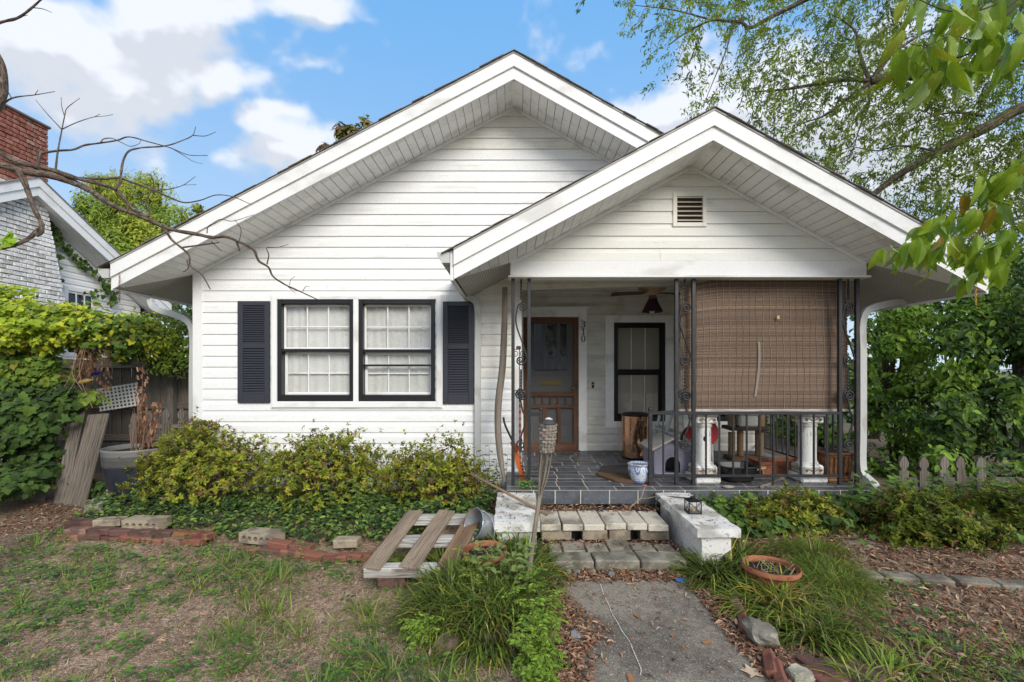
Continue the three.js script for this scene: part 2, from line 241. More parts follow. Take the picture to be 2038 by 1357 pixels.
M.barkDark = mat([0.62, 0.58, 0.55], 0.9, { map: rep(T.bark, 0.8, 0.6), bumpMap: rep(T.barkB, 0.5), bumpScale: 0.01 });
M.twig = mat([0.10, 0.07, 0.05], 0.85);
M.shingle = mat([2.3, 2.2, 2.1], 0.95, { map: rep(T.shingle, 1.1) });
M.terra = mat([0.42, 0.155, 0.075], 0.85, { map: rep(T.clay, 0.6) });
M.soil = mat([0.05, 0.035, 0.025], 0.95, { map: rep(T.ground, 0.7) });
M.copper = mat([0.56, 0.33, 0.21], 0.6, { metalness: 0.95, roughnessMap: rep(T.copper, 0.6) });
M.galv = mat([0.40, 0.42, 0.44], 0.6, { metalness: 0.5, roughnessMap: rep(T.copper, 0.4) });
M.alu = mat([0.60, 0.60, 0.58], 0.5, { map: rep(T.trim, 0.9) });
M.plasticBlack = mat([0.014, 0.014, 0.015], 0.45);
M.greyPaint = mat([0.42, 0.43, 0.42], 0.55);
M.brass = mat([0.42, 0.29, 0.10], 0.35, { metalness: 0.9 });

// ---------------------------------------------------------------- ground, path
function gy(x, z) {
  const d = -z; let h = 0.012 * n3(x * 1.3, 0, z * 1.3) + 0.010 * n3(x * 4.1, 7, z * 4.1) + 0.006 * n3(x * 9, 2, z * 9) + 0.02 * n3(x * 0.4 + 5, 3, z * 0.4);
  const onPath = ss(0.1, 0.32, x) * (1 - ss(1.45, 1.6, x)) * (1 - ss(3.9, 4.2, d));
  const edge = 4.46 - 0.17 * (x + 4.4) + 0.1;                                   // front line of the planting bed by the windows
  h += 0.12 * ss(edge, edge + 0.35, d) * ss(-4.7, -4.35, x) * (1 - ss(-0.35, -0.1, x)) * (1 - ss(6, 7, d));
  h += 0.12 * ss(2.55, 2.95, d) * (1 - ss(3.7, 4.3, d)) * ss(-0.75, -0.4, x) * (1 - ss(0.12, 0.28, x));   // raised grass bed beside the path
  h += 0.09 * ss(1.55, 1.8, x) * ss(2.7, 3.1, d) + 0.05 * ss(1.9, 2.5, x) * ss(3.45, 3.6, d);
  h += 0.08 * (1 - ss(-5.2, -4.6, x)) * ss(4.6, 5.4, d);
  return h * (1 - onPath) - 0.012 * onPath;
}
{
  const lines = (dense0, dense1, step, far) => { const a = []; for (let q = dense0; q <= dense1 + 1e-6; q += step) a.push(q); let q = dense1, s = step; while (q < far) { s *= 1.5; q += s; a.push(q); } q = dense0; s = step; while (q > -far) { s *= 1.5; q -= s; a.unshift(q); } return a; };
  const xs = lines(-6.4, 5.4, 0.045, 160), zs = lines(-6.5, -1.9, 0.045, 160), pos = [], uv = [], idx = [], col = [];
  for (const z of zs) for (const x of xs) {
    pos.push(x, gy(x, z), z); uv.push(x, z);
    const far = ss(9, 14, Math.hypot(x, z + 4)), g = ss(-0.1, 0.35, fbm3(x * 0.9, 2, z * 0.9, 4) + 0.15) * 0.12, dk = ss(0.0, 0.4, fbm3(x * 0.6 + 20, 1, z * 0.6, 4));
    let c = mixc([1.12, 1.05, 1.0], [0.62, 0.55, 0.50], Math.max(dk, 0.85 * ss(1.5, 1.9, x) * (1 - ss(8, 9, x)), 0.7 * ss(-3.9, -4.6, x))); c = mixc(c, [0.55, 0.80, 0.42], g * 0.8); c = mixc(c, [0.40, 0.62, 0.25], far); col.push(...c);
  }
  const n = xs.length; for (let j = 0; j < zs.length - 1; j++) for (let i = 0; i < n - 1; i++) { const a = j * n + i; idx.push(a, a + n, a + 1, a + 1, a + n, a + n + 1); }
  const g = new THREE.BufferGeometry(); g.setAttribute('position', new THREE.Float32BufferAttribute(pos, 3)); g.setAttribute('uv', new THREE.Float32BufferAttribute(uv, 2)); g.setAttribute('color', new THREE.Float32BufferAttribute(col, 3)); g.setIndex(idx); g.computeVertexNormals();
  structure('ground', g, mat(0xffffff, 0.95, { map: rep(T.ground, 1.7), bumpMap: rep(T.groundB, 1.1), bumpScale: 0.02, vertexColors: true }), 'bare brown yard soil with needles and patches of weeds');
}
{
  seed(21); // concrete path with a wandering edge
  const L = [], Rr = []; for (let d = 0.2; d <= 3.62; d += 0.12) { L.push([0.27 + 0.035 * n3(d * 2.1, 1, 0) + 0.02 * n3(d * 9, 1, 3), -d]); Rr.push([1.43 + 0.03 * n3(d * 2, 5, 0) + 0.02 * n3(d * 8, 7, 0), -d]); }
  const poly = [...L, ...Rr.reverse()].map(([x, z]) => [x, -z]);
  const g = prism(poly, 0.09); g.rotateX(-Math.PI / 2); g.translate(0, -0.084, 0);
  structure('path', boxUV(g, 0, 0, 0), M.concrete, 'rough grey concrete garden path leading to the steps');
  const path = scene.getObjectByName('path');
  const pts = [[1195, 1163], [1202, 1185], [1212, 1205], [1218, 1222], [1228, 1238], [1240, 1260], [1252, 1276], [1262, 1300], [1270, 1318], [1276, 1335], [1274, 1345]].map(([a, b]) => { const d = F * 1.594 / (b - CY); return V(PX(a, d), 0, -d); });
  const o = []; const c = new THREE.CatmullRomCurve3(pts); let prev;
  for (let i = 0; i <= 90; i++) { const p = c.getPoint(i / 90), w = 0.0018 + 0.003 * Math.abs(n3(i * 0.4, 2, 0)); const a = [p.x - w + 0.004 * n3(i * 0.9, 0, 7), 0.0105, p.z], b = [p.x + w, 0.0105, p.z]; if (prev && n3(i * 0.35, 9, 4) > -0.32) quad(o, prev[0], prev[1], b, a); prev = [a, b]; }
  part('chalk_line', tris(o), mat([0.58, 0.56, 0.52], 0.9), path, 'thin white wandering line');
}

// ---------------------------------------------------------------- the house
const house = thing('house', 'white clapboard bungalow with two gables, dark shutters and a front porch', 'house');
const DW = 5.5, DB = 6.89, DG = 4.81, DF1 = 4.95, DF2 = 4.253;      // distances: front wall, porch back wall, porch gable, the two rake fascias
const XL = -3.855, XR = 3.70, FLOOR = 0.37, XJ = 0.08;
const MS = { y: 4.763, l: 0.523, r: 0.562, x: 0 }, PS = { y: 3.746, l: 0.535, r: 0.556, x: 1.868 };  // undersides of the roofs: ridge height, slopes, ridge place
const under = (S, x) => S.y - (x < S.x ? S.l * (S.x - x) : S.r * (x - S.x));
const COURSE = 0.1314;
const boardVariants = [M.vinyl, M.vinyl, M.vinyl];
// one clapboard course: bottom edge proud of the wall, cut by holes and by the slope of a gable
function siding(wall, y0, y1, yLine, z, span, holes, materials, course = COURSE, cutX) {
  const k0 = Math.floor((y0 - yLine) / course), k1 = Math.ceil((y1 - yLine) / course);
  const piece = (xa, xb, ya, yb, base) => {
    if (yb - ya < 0.004) return;
    const off = (y) => { const t = (y - base) / course; return t < 0.61 ? 0.0165 - 0.002 * t : t < 0.79 ? 0.0065 : 0.004; };
    const [la, ra] = span(ya), [lb, rb] = span(yb); const A0 = Math.max(xa, la), A1 = Math.min(xb, ra), B0 = Math.max(xa, lb), B1 = Math.min(xb, rb);
    if (A1 - A0 < 0.01) return;
    const o = [], ym = ya + (yb - ya) * 0.5, oa = off(ya), ob = off(yb), b1 = Math.max(B1, B0 + 0.001);
    const cut = [ya, base + course * 0.60, base + course * 0.78, yb].filter((y, i, l) => (i === 0 || y > ya + 0.001) && (i === 3 || y < yb - 0.001)), ed = (y) => { const t = (y - ya) / (yb - ya); return [lerp(A0, B0, t), lerp(A1, b1, t)]; };
    for (let i = 0; i < cut.length - 1; i++) { const [p, q] = ed(cut[i]), [r, s] = ed(cut[i + 1]), o1 = off(cut[i]), o2 = off(cut[i + 1]); quad(o, [p, cut[i], z + o1], [q, cut[i], z + o1], [s, cut[i + 1], z + o2], [r, cut[i + 1], z + o2]); }
    quad(o, [A0, ya, z], [A1, ya, z], [A1, ya, z + oa], [A0, ya, z + oa]);
    quad(o, [A0, ya, z], [A0, ya, z + oa], [B0, yb, z + ob], [B0, yb, z]);
    quad(o, [A1, ya, z + oa], [A1, ya, z], [b1, yb, z], [b1, yb, z + ob]);
    part('siding_board', boxUV(tris(o), 0), typeof materials === 'function' ? materials((A0 + A1) / 2, base) : materials, wall);
  };
  for (let k = k0; k < k1; k++) {
    const base = yLine + k * course, ya = Math.max(y0, base), yb = Math.min(y1, base + course);
    let segs = [[-99, 99]];
    for (const h of holes) {
      if (yb <= h[2] || ya >= h[3]) continue;
      segs = segs.flatMap(([a, b]) => (h[1] <= a || h[0] >= b ? [[a, b]] : [[a, Math.max(a, h[0])], [Math.min(b, h[1]), b]].filter(([p, q]) => q - p > 0.005)));
      if (ya < h[2]) piece(h[0], h[1], ya, h[2], base); if (yb > h[3]) piece(h[0], h[1], h[3], yb, base);
    }
    if (cutX && base < 2.6) segs = segs.flatMap(([a, b]) => (a < cutX - 0.02 && b > cutX + 0.02 ? [[a, cutX - 0.001], [cutX + 0.001, b]] : [[a, b]]));
    for (const [a, b] of segs) { const [l, r] = span(ya), x0 = Math.max(a, l), x1 = Math.min(b, r), j = x1 - x0 > 1.6 && R() < 0.3 ? lerp(x0 + 0.5, x1 - 0.5, R()) : null; if (j) { piece(a, j - 0.0012, ya, yb - 0.0015, base); piece(j + 0.0012, b, ya, yb - 0.0015, base); } else piece(a, b, ya, yb - 0.0015, base); }
  }
}
const rect = (x0, x1, y0, y1) => [[x0, y0], [x1, y0], [x1, y1], [x0, y1]];

// openings: [x0, x1, y0, y1]
const WIN_A = [-2.845, -1.929, 1.216, 2.440], WIN_B = [-1.868, -0.949, 1.216, 2.440], DOOR = [0.14, 0.975, FLOOR, 2.39];
const BWIN1 = [PX(1221, DB), PX(1323, DB), PY(838, DB), PY(642, DB)], BWIN2 = [PX(1372, DB), PX(1447, DB), PY(838, DB), PY(642, DB)];
{
  // front wall under the main gable
  const xr = (y) => y > 2.62 ? (MS.y - y) / MS.r : XJ;
  const outline = [[XL, 0.02], [XJ, 0.02], [XJ, 2.62], [(MS.y - 2.62) / MS.r, 2.62], [0, MS.y], [XL, under(MS, XL)]];
  const wall = part('front_wall', prism(outline, 0.14, [WIN_A, WIN_B].map((h) => rect(...h).reverse())).translate(0, 0, -DW - 0.142), mat([0.5, 0.5, 0.48], 0.9), house);
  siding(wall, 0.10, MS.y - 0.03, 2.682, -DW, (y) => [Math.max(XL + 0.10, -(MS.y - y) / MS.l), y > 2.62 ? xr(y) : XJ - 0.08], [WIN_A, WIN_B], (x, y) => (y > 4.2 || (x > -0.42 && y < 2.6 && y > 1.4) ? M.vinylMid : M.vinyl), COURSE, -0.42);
  part('corner_board', bxx(XL - 0.012, XL + 0.105, 0.1, under(MS, XL) + 0.03, -DW + 0.026, -DW - 0.1, 0.004, 1), M.trim, wall);
  part('corner_board', bxx(XJ - 0.085, XJ + 0.012, FLOOR, 2.75, -DW + 0.026, -DW - 0.1, 0.004, 1), M.trim, wall);
  // wall of the porch recess, the porch back wall, the shell behind
  const side = part('porch_side_wall', bxx(XJ - 0.14, XJ, 0.02, 2.9, -DW - 0.145, -DB, 0.002, 2), M.vinyl, house);
  const holes = [DOOR, BWIN1, BWIN2];
  const back = part('porch_back_wall', prism(rect(XJ, XR, 0.02, 2.86), 0.12, holes.map((h) => rect(h[0], h[1], Math.max(h[2], 0.05), h[3]).reverse())).translate(0, 0, -DB - 0.122), mat([0.5, 0.5, 0.48], 0.9), house);
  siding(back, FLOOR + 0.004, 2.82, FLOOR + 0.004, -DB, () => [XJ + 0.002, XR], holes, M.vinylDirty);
  part('side_wall', bxx(XL, XL + 0.12, 0, under(MS, XL) - 0.02, -DW - 0.145, -14, 0.002, 2), M.vinyl, house); part('side_wall', bxx(XR - 0.12, XR, 0, 2.66, -DB - 0.125, -14, 0.002, 2), M.vinyl, house);
  part('rear_wall', bxx(XL, XR, 0, 2.9, -14, -14.12, 0.002), M.vinyl, house);
  part('inner_floor', bxx(XL + 0.12, XR - 0.12, 0.25, 0.3, -DB - 0.13, -13.9, 0.002), M.greyWoodB, house);
  // porch gable
  const gl = XJ - 0.11, base = 2.566;
  const gable = part('porch_gable', prism([[gl, 2.6], [XR, 2.6], [XR, under(PS, XR)], [PS.x, PS.y], [gl, under(PS, gl)]], 0.1).translate(0, 0, -DG - 0.102), mat([0.5, 0.5, 0.48], 0.9), house);
  const VENT = [PX(1342, DG), PX(1401, DG), PY(448, DG), PY(388, DG)];
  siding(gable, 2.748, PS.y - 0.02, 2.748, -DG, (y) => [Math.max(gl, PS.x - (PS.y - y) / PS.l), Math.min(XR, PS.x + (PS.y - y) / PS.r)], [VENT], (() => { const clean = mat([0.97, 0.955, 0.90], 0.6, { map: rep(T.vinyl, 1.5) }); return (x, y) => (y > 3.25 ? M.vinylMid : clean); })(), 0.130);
  part('porch_beam', bxx(gl - 0.01, XR + 0.01, base + 0.022, 2.746, -DG + 0.022, -DG - 0.12, 0.004), M.trim, gable);
  part('beam_lip', bxx(gl - 0.03, XR + 0.045, base, base + 0.02, -DG + 0.04, -DG - 0.13, 0.003), M.trim, gable);
  part('side_beam', bxx(XR - 0.13, XR - 0.02, base, 2.75, -DG - 0.13, -DB, 0.003, 2), M.trim, gable);
  // vent
  const [a, b, c, d] = VENT, vent = part('gable_vent', merge([bxx(a - 0.022, a + 0.022, c - 0.022, d + 0.022, -DG - 0.02, -DG + 0.028), bxx(b - 0.022, b + 0.022, c - 0.022, d + 0.022, -DG - 0.02, -DG + 0.028), bxx(a + 0.022, b - 0.022, c - 0.022, c + 0.022, -DG - 0.02, -DG + 0.028), bxx(a + 0.022, b - 0.022, d - 0.022, d + 0.022, -DG - 0.02, -DG + 0.028)]), mat([0.80, 0.77, 0.68], 0.5), house, 'cream louvred gable vent');
  for (let i = 0; i < 6; i++) { const m = part('louvre', cbox(b - a - 0.05, 0.006, 0.034, 0.001), mat([0.70, 0.65, 0.56], 0.6), vent); at(m, (a + b) / 2, c + 0.046 + i * (d - c - 0.06) / 5.4, -DG + 0.020, 0.55); }
  part('vent_screen', bxx(a, b, c, d, -DG - 0.001, -DG + 0.001, 0.0004), mat([0.07, 0.05, 0.035], 0.9), vent);
}

// ---- rake soffits, fascias, roofs
function rake(S, dFasc, dWall, xEnd, side, wallX, top, stopX) {
  const k = side < 0 ? S.l : S.r, ang = Math.atan(k), len = (Math.abs(xEnd - S.x)) / Math.cos(ang), dir = V(side * Math.cos(ang), -Math.sin(ang), 0), nrm = V(side * Math.sin(ang), Math.cos(ang), 0);
  const bx = stopX !== undefined ? stopX + 0.1 : xEnd, blen = Math.abs(bx - S.x) / Math.cos(ang);
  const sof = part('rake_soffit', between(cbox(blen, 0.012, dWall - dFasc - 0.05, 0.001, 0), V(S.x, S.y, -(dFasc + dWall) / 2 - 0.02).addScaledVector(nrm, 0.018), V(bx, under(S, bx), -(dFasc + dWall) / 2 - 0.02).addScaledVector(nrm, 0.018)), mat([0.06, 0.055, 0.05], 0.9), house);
  if (side > 0) part('ridge_strip', cbox(0.07, 0.008, dWall - dFasc - 0.04, 0.002, 2).translate(S.x, S.y - 0.006, -(dFasc + dWall) / 2 - 0.015), M.soffit, sof);
  const pitch = 0.1035; let geos = null;
  const full = dWall - dFasc - 0.03; const shared = [0, 1, 2].map(() => cbox(pitch - 0.005, 0.010, 1, 0.0035, 2).scale(1, 1, full));
  for (let s = pitch / 2 + 0.01; s < len - 0.03; s += pitch) {
    const x = S.x + dir.x * s; if (stopX !== undefined && side * (x - stopX) > 0) break;
    let f = 1; if (side * (x - wallX) > 0) f = Math.max(0.12, 1 - Math.abs(x - wallX) / Math.abs(xEnd - wallX));
    let gb = null; if (f < 1) { const w = (pitch - 0.005) / 2, e = (q) => full * clamp(1 - Math.abs(x + dir.x * q * side - wallX) / Math.abs(xEnd - wallX), 0.03, 1); gb = boxUV(prism([[-w, 0], [w, 0], [w, e(w)], [-w, e(-w)]].map(([a, b]) => [a, b]), 0.010).rotateX(-Math.PI / 2).translate(0, -0.005, full / 2), 2); }
    const m = part('soffit_board', gb ?? pick(shared), M.soffit, sof); f = 1;
    m.position.set(x, S.y + dir.y * s, -dFasc - 0.03 - full * f / 2).addScaledVector(nrm, 0.004 + 0.0015 * R()); m.rotation.z = -side * ang;
  }
  // moulding where soffit meets wall
  const e = Math.min(Math.abs(wallX - S.x), stopX !== undefined ? Math.abs(stopX - S.x) : 99);
  part('rake_moulding', between(cbox(e / Math.cos(ang), 0.036, 0.022, 0.003, 0), V(S.x, S.y - 0.020, -dWall + 0.020), V(S.x + side * e, under(S, S.x + side * e) - 0.020, -dWall + 0.020)), M.soffit, sof);
  // two stepped fascia boards, mitred at the ridge by their vertical ends
  const X = stopX ?? xEnd, mk = (y0, y1, z0, z1) => { const o = [[S.x, S.y + y0], [X, under(S, X) + y0], [X, under(S, X) + y1], [S.x, S.y + y1]]; if (side < 0) o.reverse(); return prism(o, z1 - z0).translate(0, 0, z0); };
  const fb = part('fascia', boxUV(mk(0.0, 0.142, -dFasc - 0.03, -dFasc - 0.008), 0), M.trim, house);
  part('upper_fascia', boxUV(mk(0.130, 0.268, -dFasc - 0.03, -dFasc + 0.014), 0), M.trim, fb);
  part('drip_edge', boxUV(mk(0.268, 0.284, -dFasc - 0.03, -dFasc + 0.022), 0), mat([0.36, 0.35, 0.34], 0.5), fb);
}
seed(31);
rake(MS, DF1, DW, -4.376, -1, XL, 0, undefined);
rake(MS, DF1, DW, 4.3, 1, XR, 0, 1.75);
rake(PS, DF2, DG, -0.563, -1, XJ - 0.11, 0, undefined);
rake(PS, DF2, DG, 4.43, 1, XR, 0, undefined);
{
  const slab = (S, side, xEnd, d0, d1, lift, mtl) => { // roof deck with shingles: top surface at lift
    const o = [[S.x, S.y + 0.05], [xEnd, under(S, xEnd) + 0.05], [xEnd, under(S, xEnd) + lift], [S.x, S.y + lift]]; if (side < 0) o.reverse();
    return boxUV(prism(o, d1 - d0).translate(0, 0, -d1), 2);
  };
  const roof = part('roof', slab(MS, -1, -4.40, DF1 + 0.03, 14.4, 0.284, 0), mat([0.45, 0.44, 0.42], 0.8), house);
  part('roof_deck', slab(MS, 1, 3.55, DF1 + 0.03, 14.4, 0.262, 0), mat([0.45, 0.44, 0.42], 0.8), roof);
  part('roof_deck', slab(PS, -1, -0.60, DF2 + 0.03, DW + 0.05, 0.284, 0), mat([0.45, 0.44, 0.42], 0.8), roof);
  part('roof_deck', slab(PS, 1, 4.47, DF2 + 0.03, 14.3, 0.284, 0), mat([0.45, 0.44, 0.42], 0.8), roof);
  // shingle courses along the rakes: short tabs whose edges show against the sky
  seed(33);
  const row = (S, side, xEnd, d0, depth, name) => {
    const k = side < 0 ? S.l : S.r, ang = Math.atan(k), len = Math.abs(xEnd - S.x) / Math.cos(ang), list = [];
    for (let s = 0; s < len; s += 0.137) { const g = cbox(0.15, 0.006, depth, 0.0015, 0); g.rotateZ(-side * (ang - 0.02) ); const p = V(S.x + side * Math.cos(ang) * (s + 0.07), S.y + 0.284 - Math.sin(ang) * (s + 0.07), 0); g.translate(p.x + rr(-0.004, 0.004), p.y + 0.008 + rr(0, 0.002), -d0 - depth / 2 + rr(0.0, 0.02)); list.push(g); }
    const m = stuffPart('shingle', merge(list), M.shingle, roof); return m;
  };
  row(MS, -1, -4.42, DF1 - 0.03, 4); row(MS, 1, 2.4, DF1 - 0.03, 3); row(PS, -1, -0.62, DF2 - 0.03, 1.3); row(PS, 1, 4.5, DF2 - 0.03, 4);
  // ridge caps
  // sloping soffits along the eaves
  const eave = (S, xa, xb, d0, d1, label) => { const A = V(xa, under(S, xa) + 0.012, -(d0 + d1) / 2), B = V(xb, under(S, xb) + 0.012, -(d0 + d1) / 2); const s = part('eave_soffit', between(cbox(A.distanceTo(B), 0.012, d1 - d0, 0.001, 0), A, B), M.perf, house, label); return s; };
  eave(MS, -4.36, XL, DF1 + 0.04, 13.9, 'grey perforated eave soffit'); 
  eave(PS, -0.55, XJ - 0.08, DF2 + 0.05, DW - 0.02, 'grey perforated porch eave soffit');
  const se = eave(PS, XR - 0.05, 4.42, DF2 + 0.05, 13.9, 'grey perforated porch eave soffit');
  // eave boards
  part('eave_fascia', bxx(-4.40, -4.376, under(MS, -4.376) - 0.012, under(MS, -4.376) + 0.27, -DF1 - 0.02, -14, 0.003, 2), M.trim, house);
  part('eave_fascia', bxx(-0.60, -0.566, under(PS, -0.563) - 0.012, under(PS, -0.563) + 0.27, -DF2 - 0.02, -DW, 0.003, 2), M.trim, house);
  part('eave_fascia', bxx(4.43, 4.455, under(PS, 4.43) - 0.012, under(PS, 4.43) + 0.26, -DF2 - 0.02, -14, 0.003, 2), M.trim, house);
  // gutters: K-shaped troughs with end caps
  const gutter = (x, y, side, d0, d1) => { // side: which way the trough projects
    const prof = [[0, 0], [0.075, 0.0], [0.088, 0.03], [0.115, 0.062], [0.118, 0.10], [0.112, 0.10], [0.108, 0.066], [0.08, 0.034], [0.07, 0.007], [0.007, 0.007], [0.007, 0.1], [0, 0.1]].map(([a, b]) => [side * a, b]); if (side < 0) prof.reverse();
    const g = prism(prof, d1 - d0).translate(x, y, -d1); const capS = [[0, 0], [0.075, 0], [0.088, 0.03], [0.115, 0.062], [0.118, 0.1], [0, 0.1]].map(([a, b]) => [side * a, b]); if (side < 0) capS.reverse();
    return part('gutter', merge([g, prism(capS, 0.004).translate(x, y, -d0)]), M.alu, house);
  };
  gutter(-4.402, under(MS, -4.376) + 0.12, -1, DF1 - 0.0, 13.8);
  gutter(-0.602, under(PS, -0.563) + 0.15, -1, DF2 + 0.0, DW - 0.03);
  gutter(4.457, under(PS, 4.43) + 0.12, 1, DF2 + 0.02, 13.8);
  // downspouts
  const spout = (pts, name, label) => {
    const c = new THREE.CatmullRomCurve3(pts, false, 'centripetal', 0.3), seg = 60, w = 0.035, dd = 0.028, pos = [], fr = c.computeFrenetFrames(seg, false); const ring = [];
    for (let i = 0; i <= seg; i++) { const p = c.getPointAt(i / seg), t = fr.tangents[i]; const bz = Math.abs(t.z) > 0.8 ? V(0, 1, 0) : V(0, 0, 1); const s = t.clone().cross(bz).normalize(), q = s.clone().cross(t).normalize(); const crimp = 1 + ((i % 2) ? 0.03 : 0) * (Math.abs(t.y) < 0.95 ? 1 : 0); ring.push([[-1, -1], [1, -1], [1, 1], [-1, 1]].map(([a, b]) => p.clone().addScaledVector(s, a * w * crimp).addScaledVector(q, b * dd * crimp).toArray())); }
    for (let i = 0; i < seg; i++) for (let j = 0; j < 4; j++) { const k = (j + 1) % 4; quad(pos, ring[i][j], ring[i][k], ring[i + 1][k], ring[i + 1][j]); }
    quad(pos, ...ring[0]); quad(pos, ...ring[seg].slice().reverse());
    return part(name, boxUV(tris(pos), 1), M.alu, house, label);
  };
  spout([V(-0.66, under(PS, -0.563) + 0.15, -5.35), P(912, 548, 5.36), P(918, 572, 5.37), P(932, 590, 5.41), P(946, 600, 5.44), P(951, 618, 5.45), P(951, 700, 5.45), P(951, 800, 5.45), P(951, 900, 5.45), V(PX(951, 5.45), 0.2, -5.45)], 'downspout', 'white downspout curving from the porch gutter down the clapboards');
  const rd = spout([V(4.5, under(PS, 4.43) + 0.12, -5.2), P(1822, 585, 5.18), P(1806, 598, 5.14), P(1770, 604, 5.02), P(1741, 611, 4.92), P(1723, 620, 4.90), P(1715, 640, 4.9), P(1715, 700, 4.9), P(1715, 850, 4.9), P(1715, 930, 4.9), P(1719, 945, 4.88), P(1728, 954, 4.80), P(1741, 966, 4.74), P(1747, 982, 4.7)], 'downspout', 'white downspout at the porch corner with a curved shoe');
  spout([P(300, 596, 6.3), P(303, 607, 6.3), P(318, 617, 6.2), P(352, 628, 6.1), P(374, 639, 6.0), P(383, 655, 5.95), P(384, 760, 5.95), P(384, 900, 5.95)], 'downspout', 'white downspout behind the house corner');
  // porch ceiling boards
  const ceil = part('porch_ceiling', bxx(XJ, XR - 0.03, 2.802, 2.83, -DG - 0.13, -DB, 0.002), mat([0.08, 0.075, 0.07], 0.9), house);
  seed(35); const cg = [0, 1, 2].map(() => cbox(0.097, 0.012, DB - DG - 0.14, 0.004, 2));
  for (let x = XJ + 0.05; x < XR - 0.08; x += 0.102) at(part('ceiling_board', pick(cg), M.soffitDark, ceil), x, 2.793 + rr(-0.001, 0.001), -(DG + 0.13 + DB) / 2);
  part('wall_cornice', bxx(XJ, XR, 2.74, 2.787, -DB + 0.03, -DB, 0.004), M.soffitDark, ceil);
}

// ---- windows
function frame4(x0, x1, y0, y1, z0, z1, w, wb = w, wt = w) { return merge([bxx(x0, x0 + w, y0, y1, z0, z1, 0.004, 1), bxx(x1 - w, x1, y0, y1, z0, z1, 0.004, 1), bxx(x0 + w, x1 - w, y0, y0 + wb, z0, z1 - 0.001, 0.004, 0), bxx(x0 + w, x1 - w, y1 - wt, y1, z0, z1 - 0.001, 0.004, 0)]); }
function sashWindow(hole, D, o) {
  const [x0, x1, y0, y1] = hole, z = -D, w = part('window', frame4(x0, x1, y0, y1, z - 0.07, z + 0.03, 0.05, 0.075, 0.052), M.black, house, o.label);
  const ym = o.rail, ix0 = x0 + 0.05, ix1 = x1 - 0.05, iy0 = y0 + 0.075, iy1 = y1 - 0.052;
  part('meeting_rail', bxx(ix0, ix1, ym - 0.016, ym + 0.016, z - 0.06, z + 0.018, 0.003), M.black, w);
  if (o.lower) part('storm_rail', bxx(ix0, ix1, o.lower - 0.012, o.lower + 0.012, z - 0.03, z + 0.01, 0.003), M.black, w);
  const sashes = [[ix0, ix1, ym + 0.016, iy1, z - 0.03, M.casing], [ix0, ix1, iy0, ym - 0.016, z - 0.055, M.casing]];
  sashes.forEach(([a, b, c, d, zz, m], n) => {
    const t = n ? 0.03 : 0.022;
    part('sash', frame4(a, b, c, d, zz - 0.03, zz, t, n ? 0.03 : 0.022, t), o.sash ?? M.casing, w);
    const A = a + t, B = b - t, C = c + (n ? 0.03 : 0.022), D2 = d - t, nx = o.cols, ny = o.rows, mw = 0.014;
    for (let i = 1; i < nx; i++) { const x = A + (B - A) * i / nx; part('muntin', bxx(x - mw / 2, x + mw / 2, C, D2, zz - 0.026, zz - 0.008, 0.003, 1), o.muntin ?? o.sash ?? M.casing, w); }
    for (let j = 1; j < ny; j++) for (let i = 0; i < nx; i++) { const y = C + (D2 - C) * j / ny; part('muntin', bxx(A + (B - A) * i / nx + mw / 2, A + (B - A) * (i + 1) / nx - mw / 2, y - mw / 2, y + mw / 2, zz - 0.026, zz - 0.008, 0.003, 0), o.sash ?? M.casing, w); }
    for (let i = 0; i < nx; i++) for (let j = 0; j < ny; j++) part('pane', bxx(A + (B - A) * i / nx, A + (B - A) * (i + 1) / nx, C + (D2 - C) * j / ny, C + (D2 - C) * (j + 1) / ny, zz - 0.018, zz - 0.0165, 0.0002).rotateX(0), M.glass, w);
  });
  if (o.curtain) { // gathered cloth
    const o2 = [], uv = []; const n = 90; const zc = (x, y) => z - 0.10 + 0.0035 * Math.sin(x * 62 + 2.5 * n3(x * 3, y * 0.4, 1)) + 0.009 * n3(x * 9, y * 0.5, o.s) ;
    for (let i = 0; i < n; i++) for (let j = 0; j < 6; j++) { const X0 = x0 + (x1 - x0) * i / n, X1 = x0 + (x1 - x0) * (i + 1) / n, Y0 = y0 + (y1 - y0) * j / 6, Y1 = y0 + (y1 - y0) * (j + 1) / 6; quad(o2, [X0, Y0, zc(X0, Y0)], [X1, Y0, zc(X1, Y0)], [X1, Y1, zc(X1, Y1)], [X0, Y1, zc(X0, Y1)]); }
    part('curtain', boxUV(tris(o2), 0), M.curtain, w);
  }
  if (o.blind) { const l = []; for (let y = y0 + 0.03; y < y1 - 0.02; y += 0.024) l.push(cbox(x1 - x0 - 0.04, 0.0015, 0.026, 0.0004).rotateX(1.2).translate((x0 + x1) / 2, y, z - 0.095)); stuffPart('blind_slat', merge(l), mat([0.50, 0.46, 0.38], 0.7), w); }
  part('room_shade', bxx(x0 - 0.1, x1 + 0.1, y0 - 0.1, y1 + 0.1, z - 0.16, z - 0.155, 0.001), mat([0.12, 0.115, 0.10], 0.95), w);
  return w;
}
seed(41);
sashWindow(WIN_A, DW, { label: 'black-framed sash window with white grilles over a pale curtain', rail: PY(697, DW), cols: 3, rows: 2, curtain: 1, s: 3 });
sashWindow(WIN_B, DW, { label: 'black-framed sash window with its storm pane dropped', rail: PY(698, DW), lower: PY(727, DW), cols: 3, rows: 2, curtain: 1, s: 8 });
sashWindow(BWIN1, DB, { label: 'dark porch window with closed blinds', rail: PY(740, DB), cols: 3, rows: 1, blind: 1, sash: M.black, muntin: M.soffitDark });
sashWindow(BWIN2, DB, { label: 'dark porch window behind the bamboo blind', rail: PY(740, DB), cols: 2, rows: 1, blind: 1, sash: M.black });
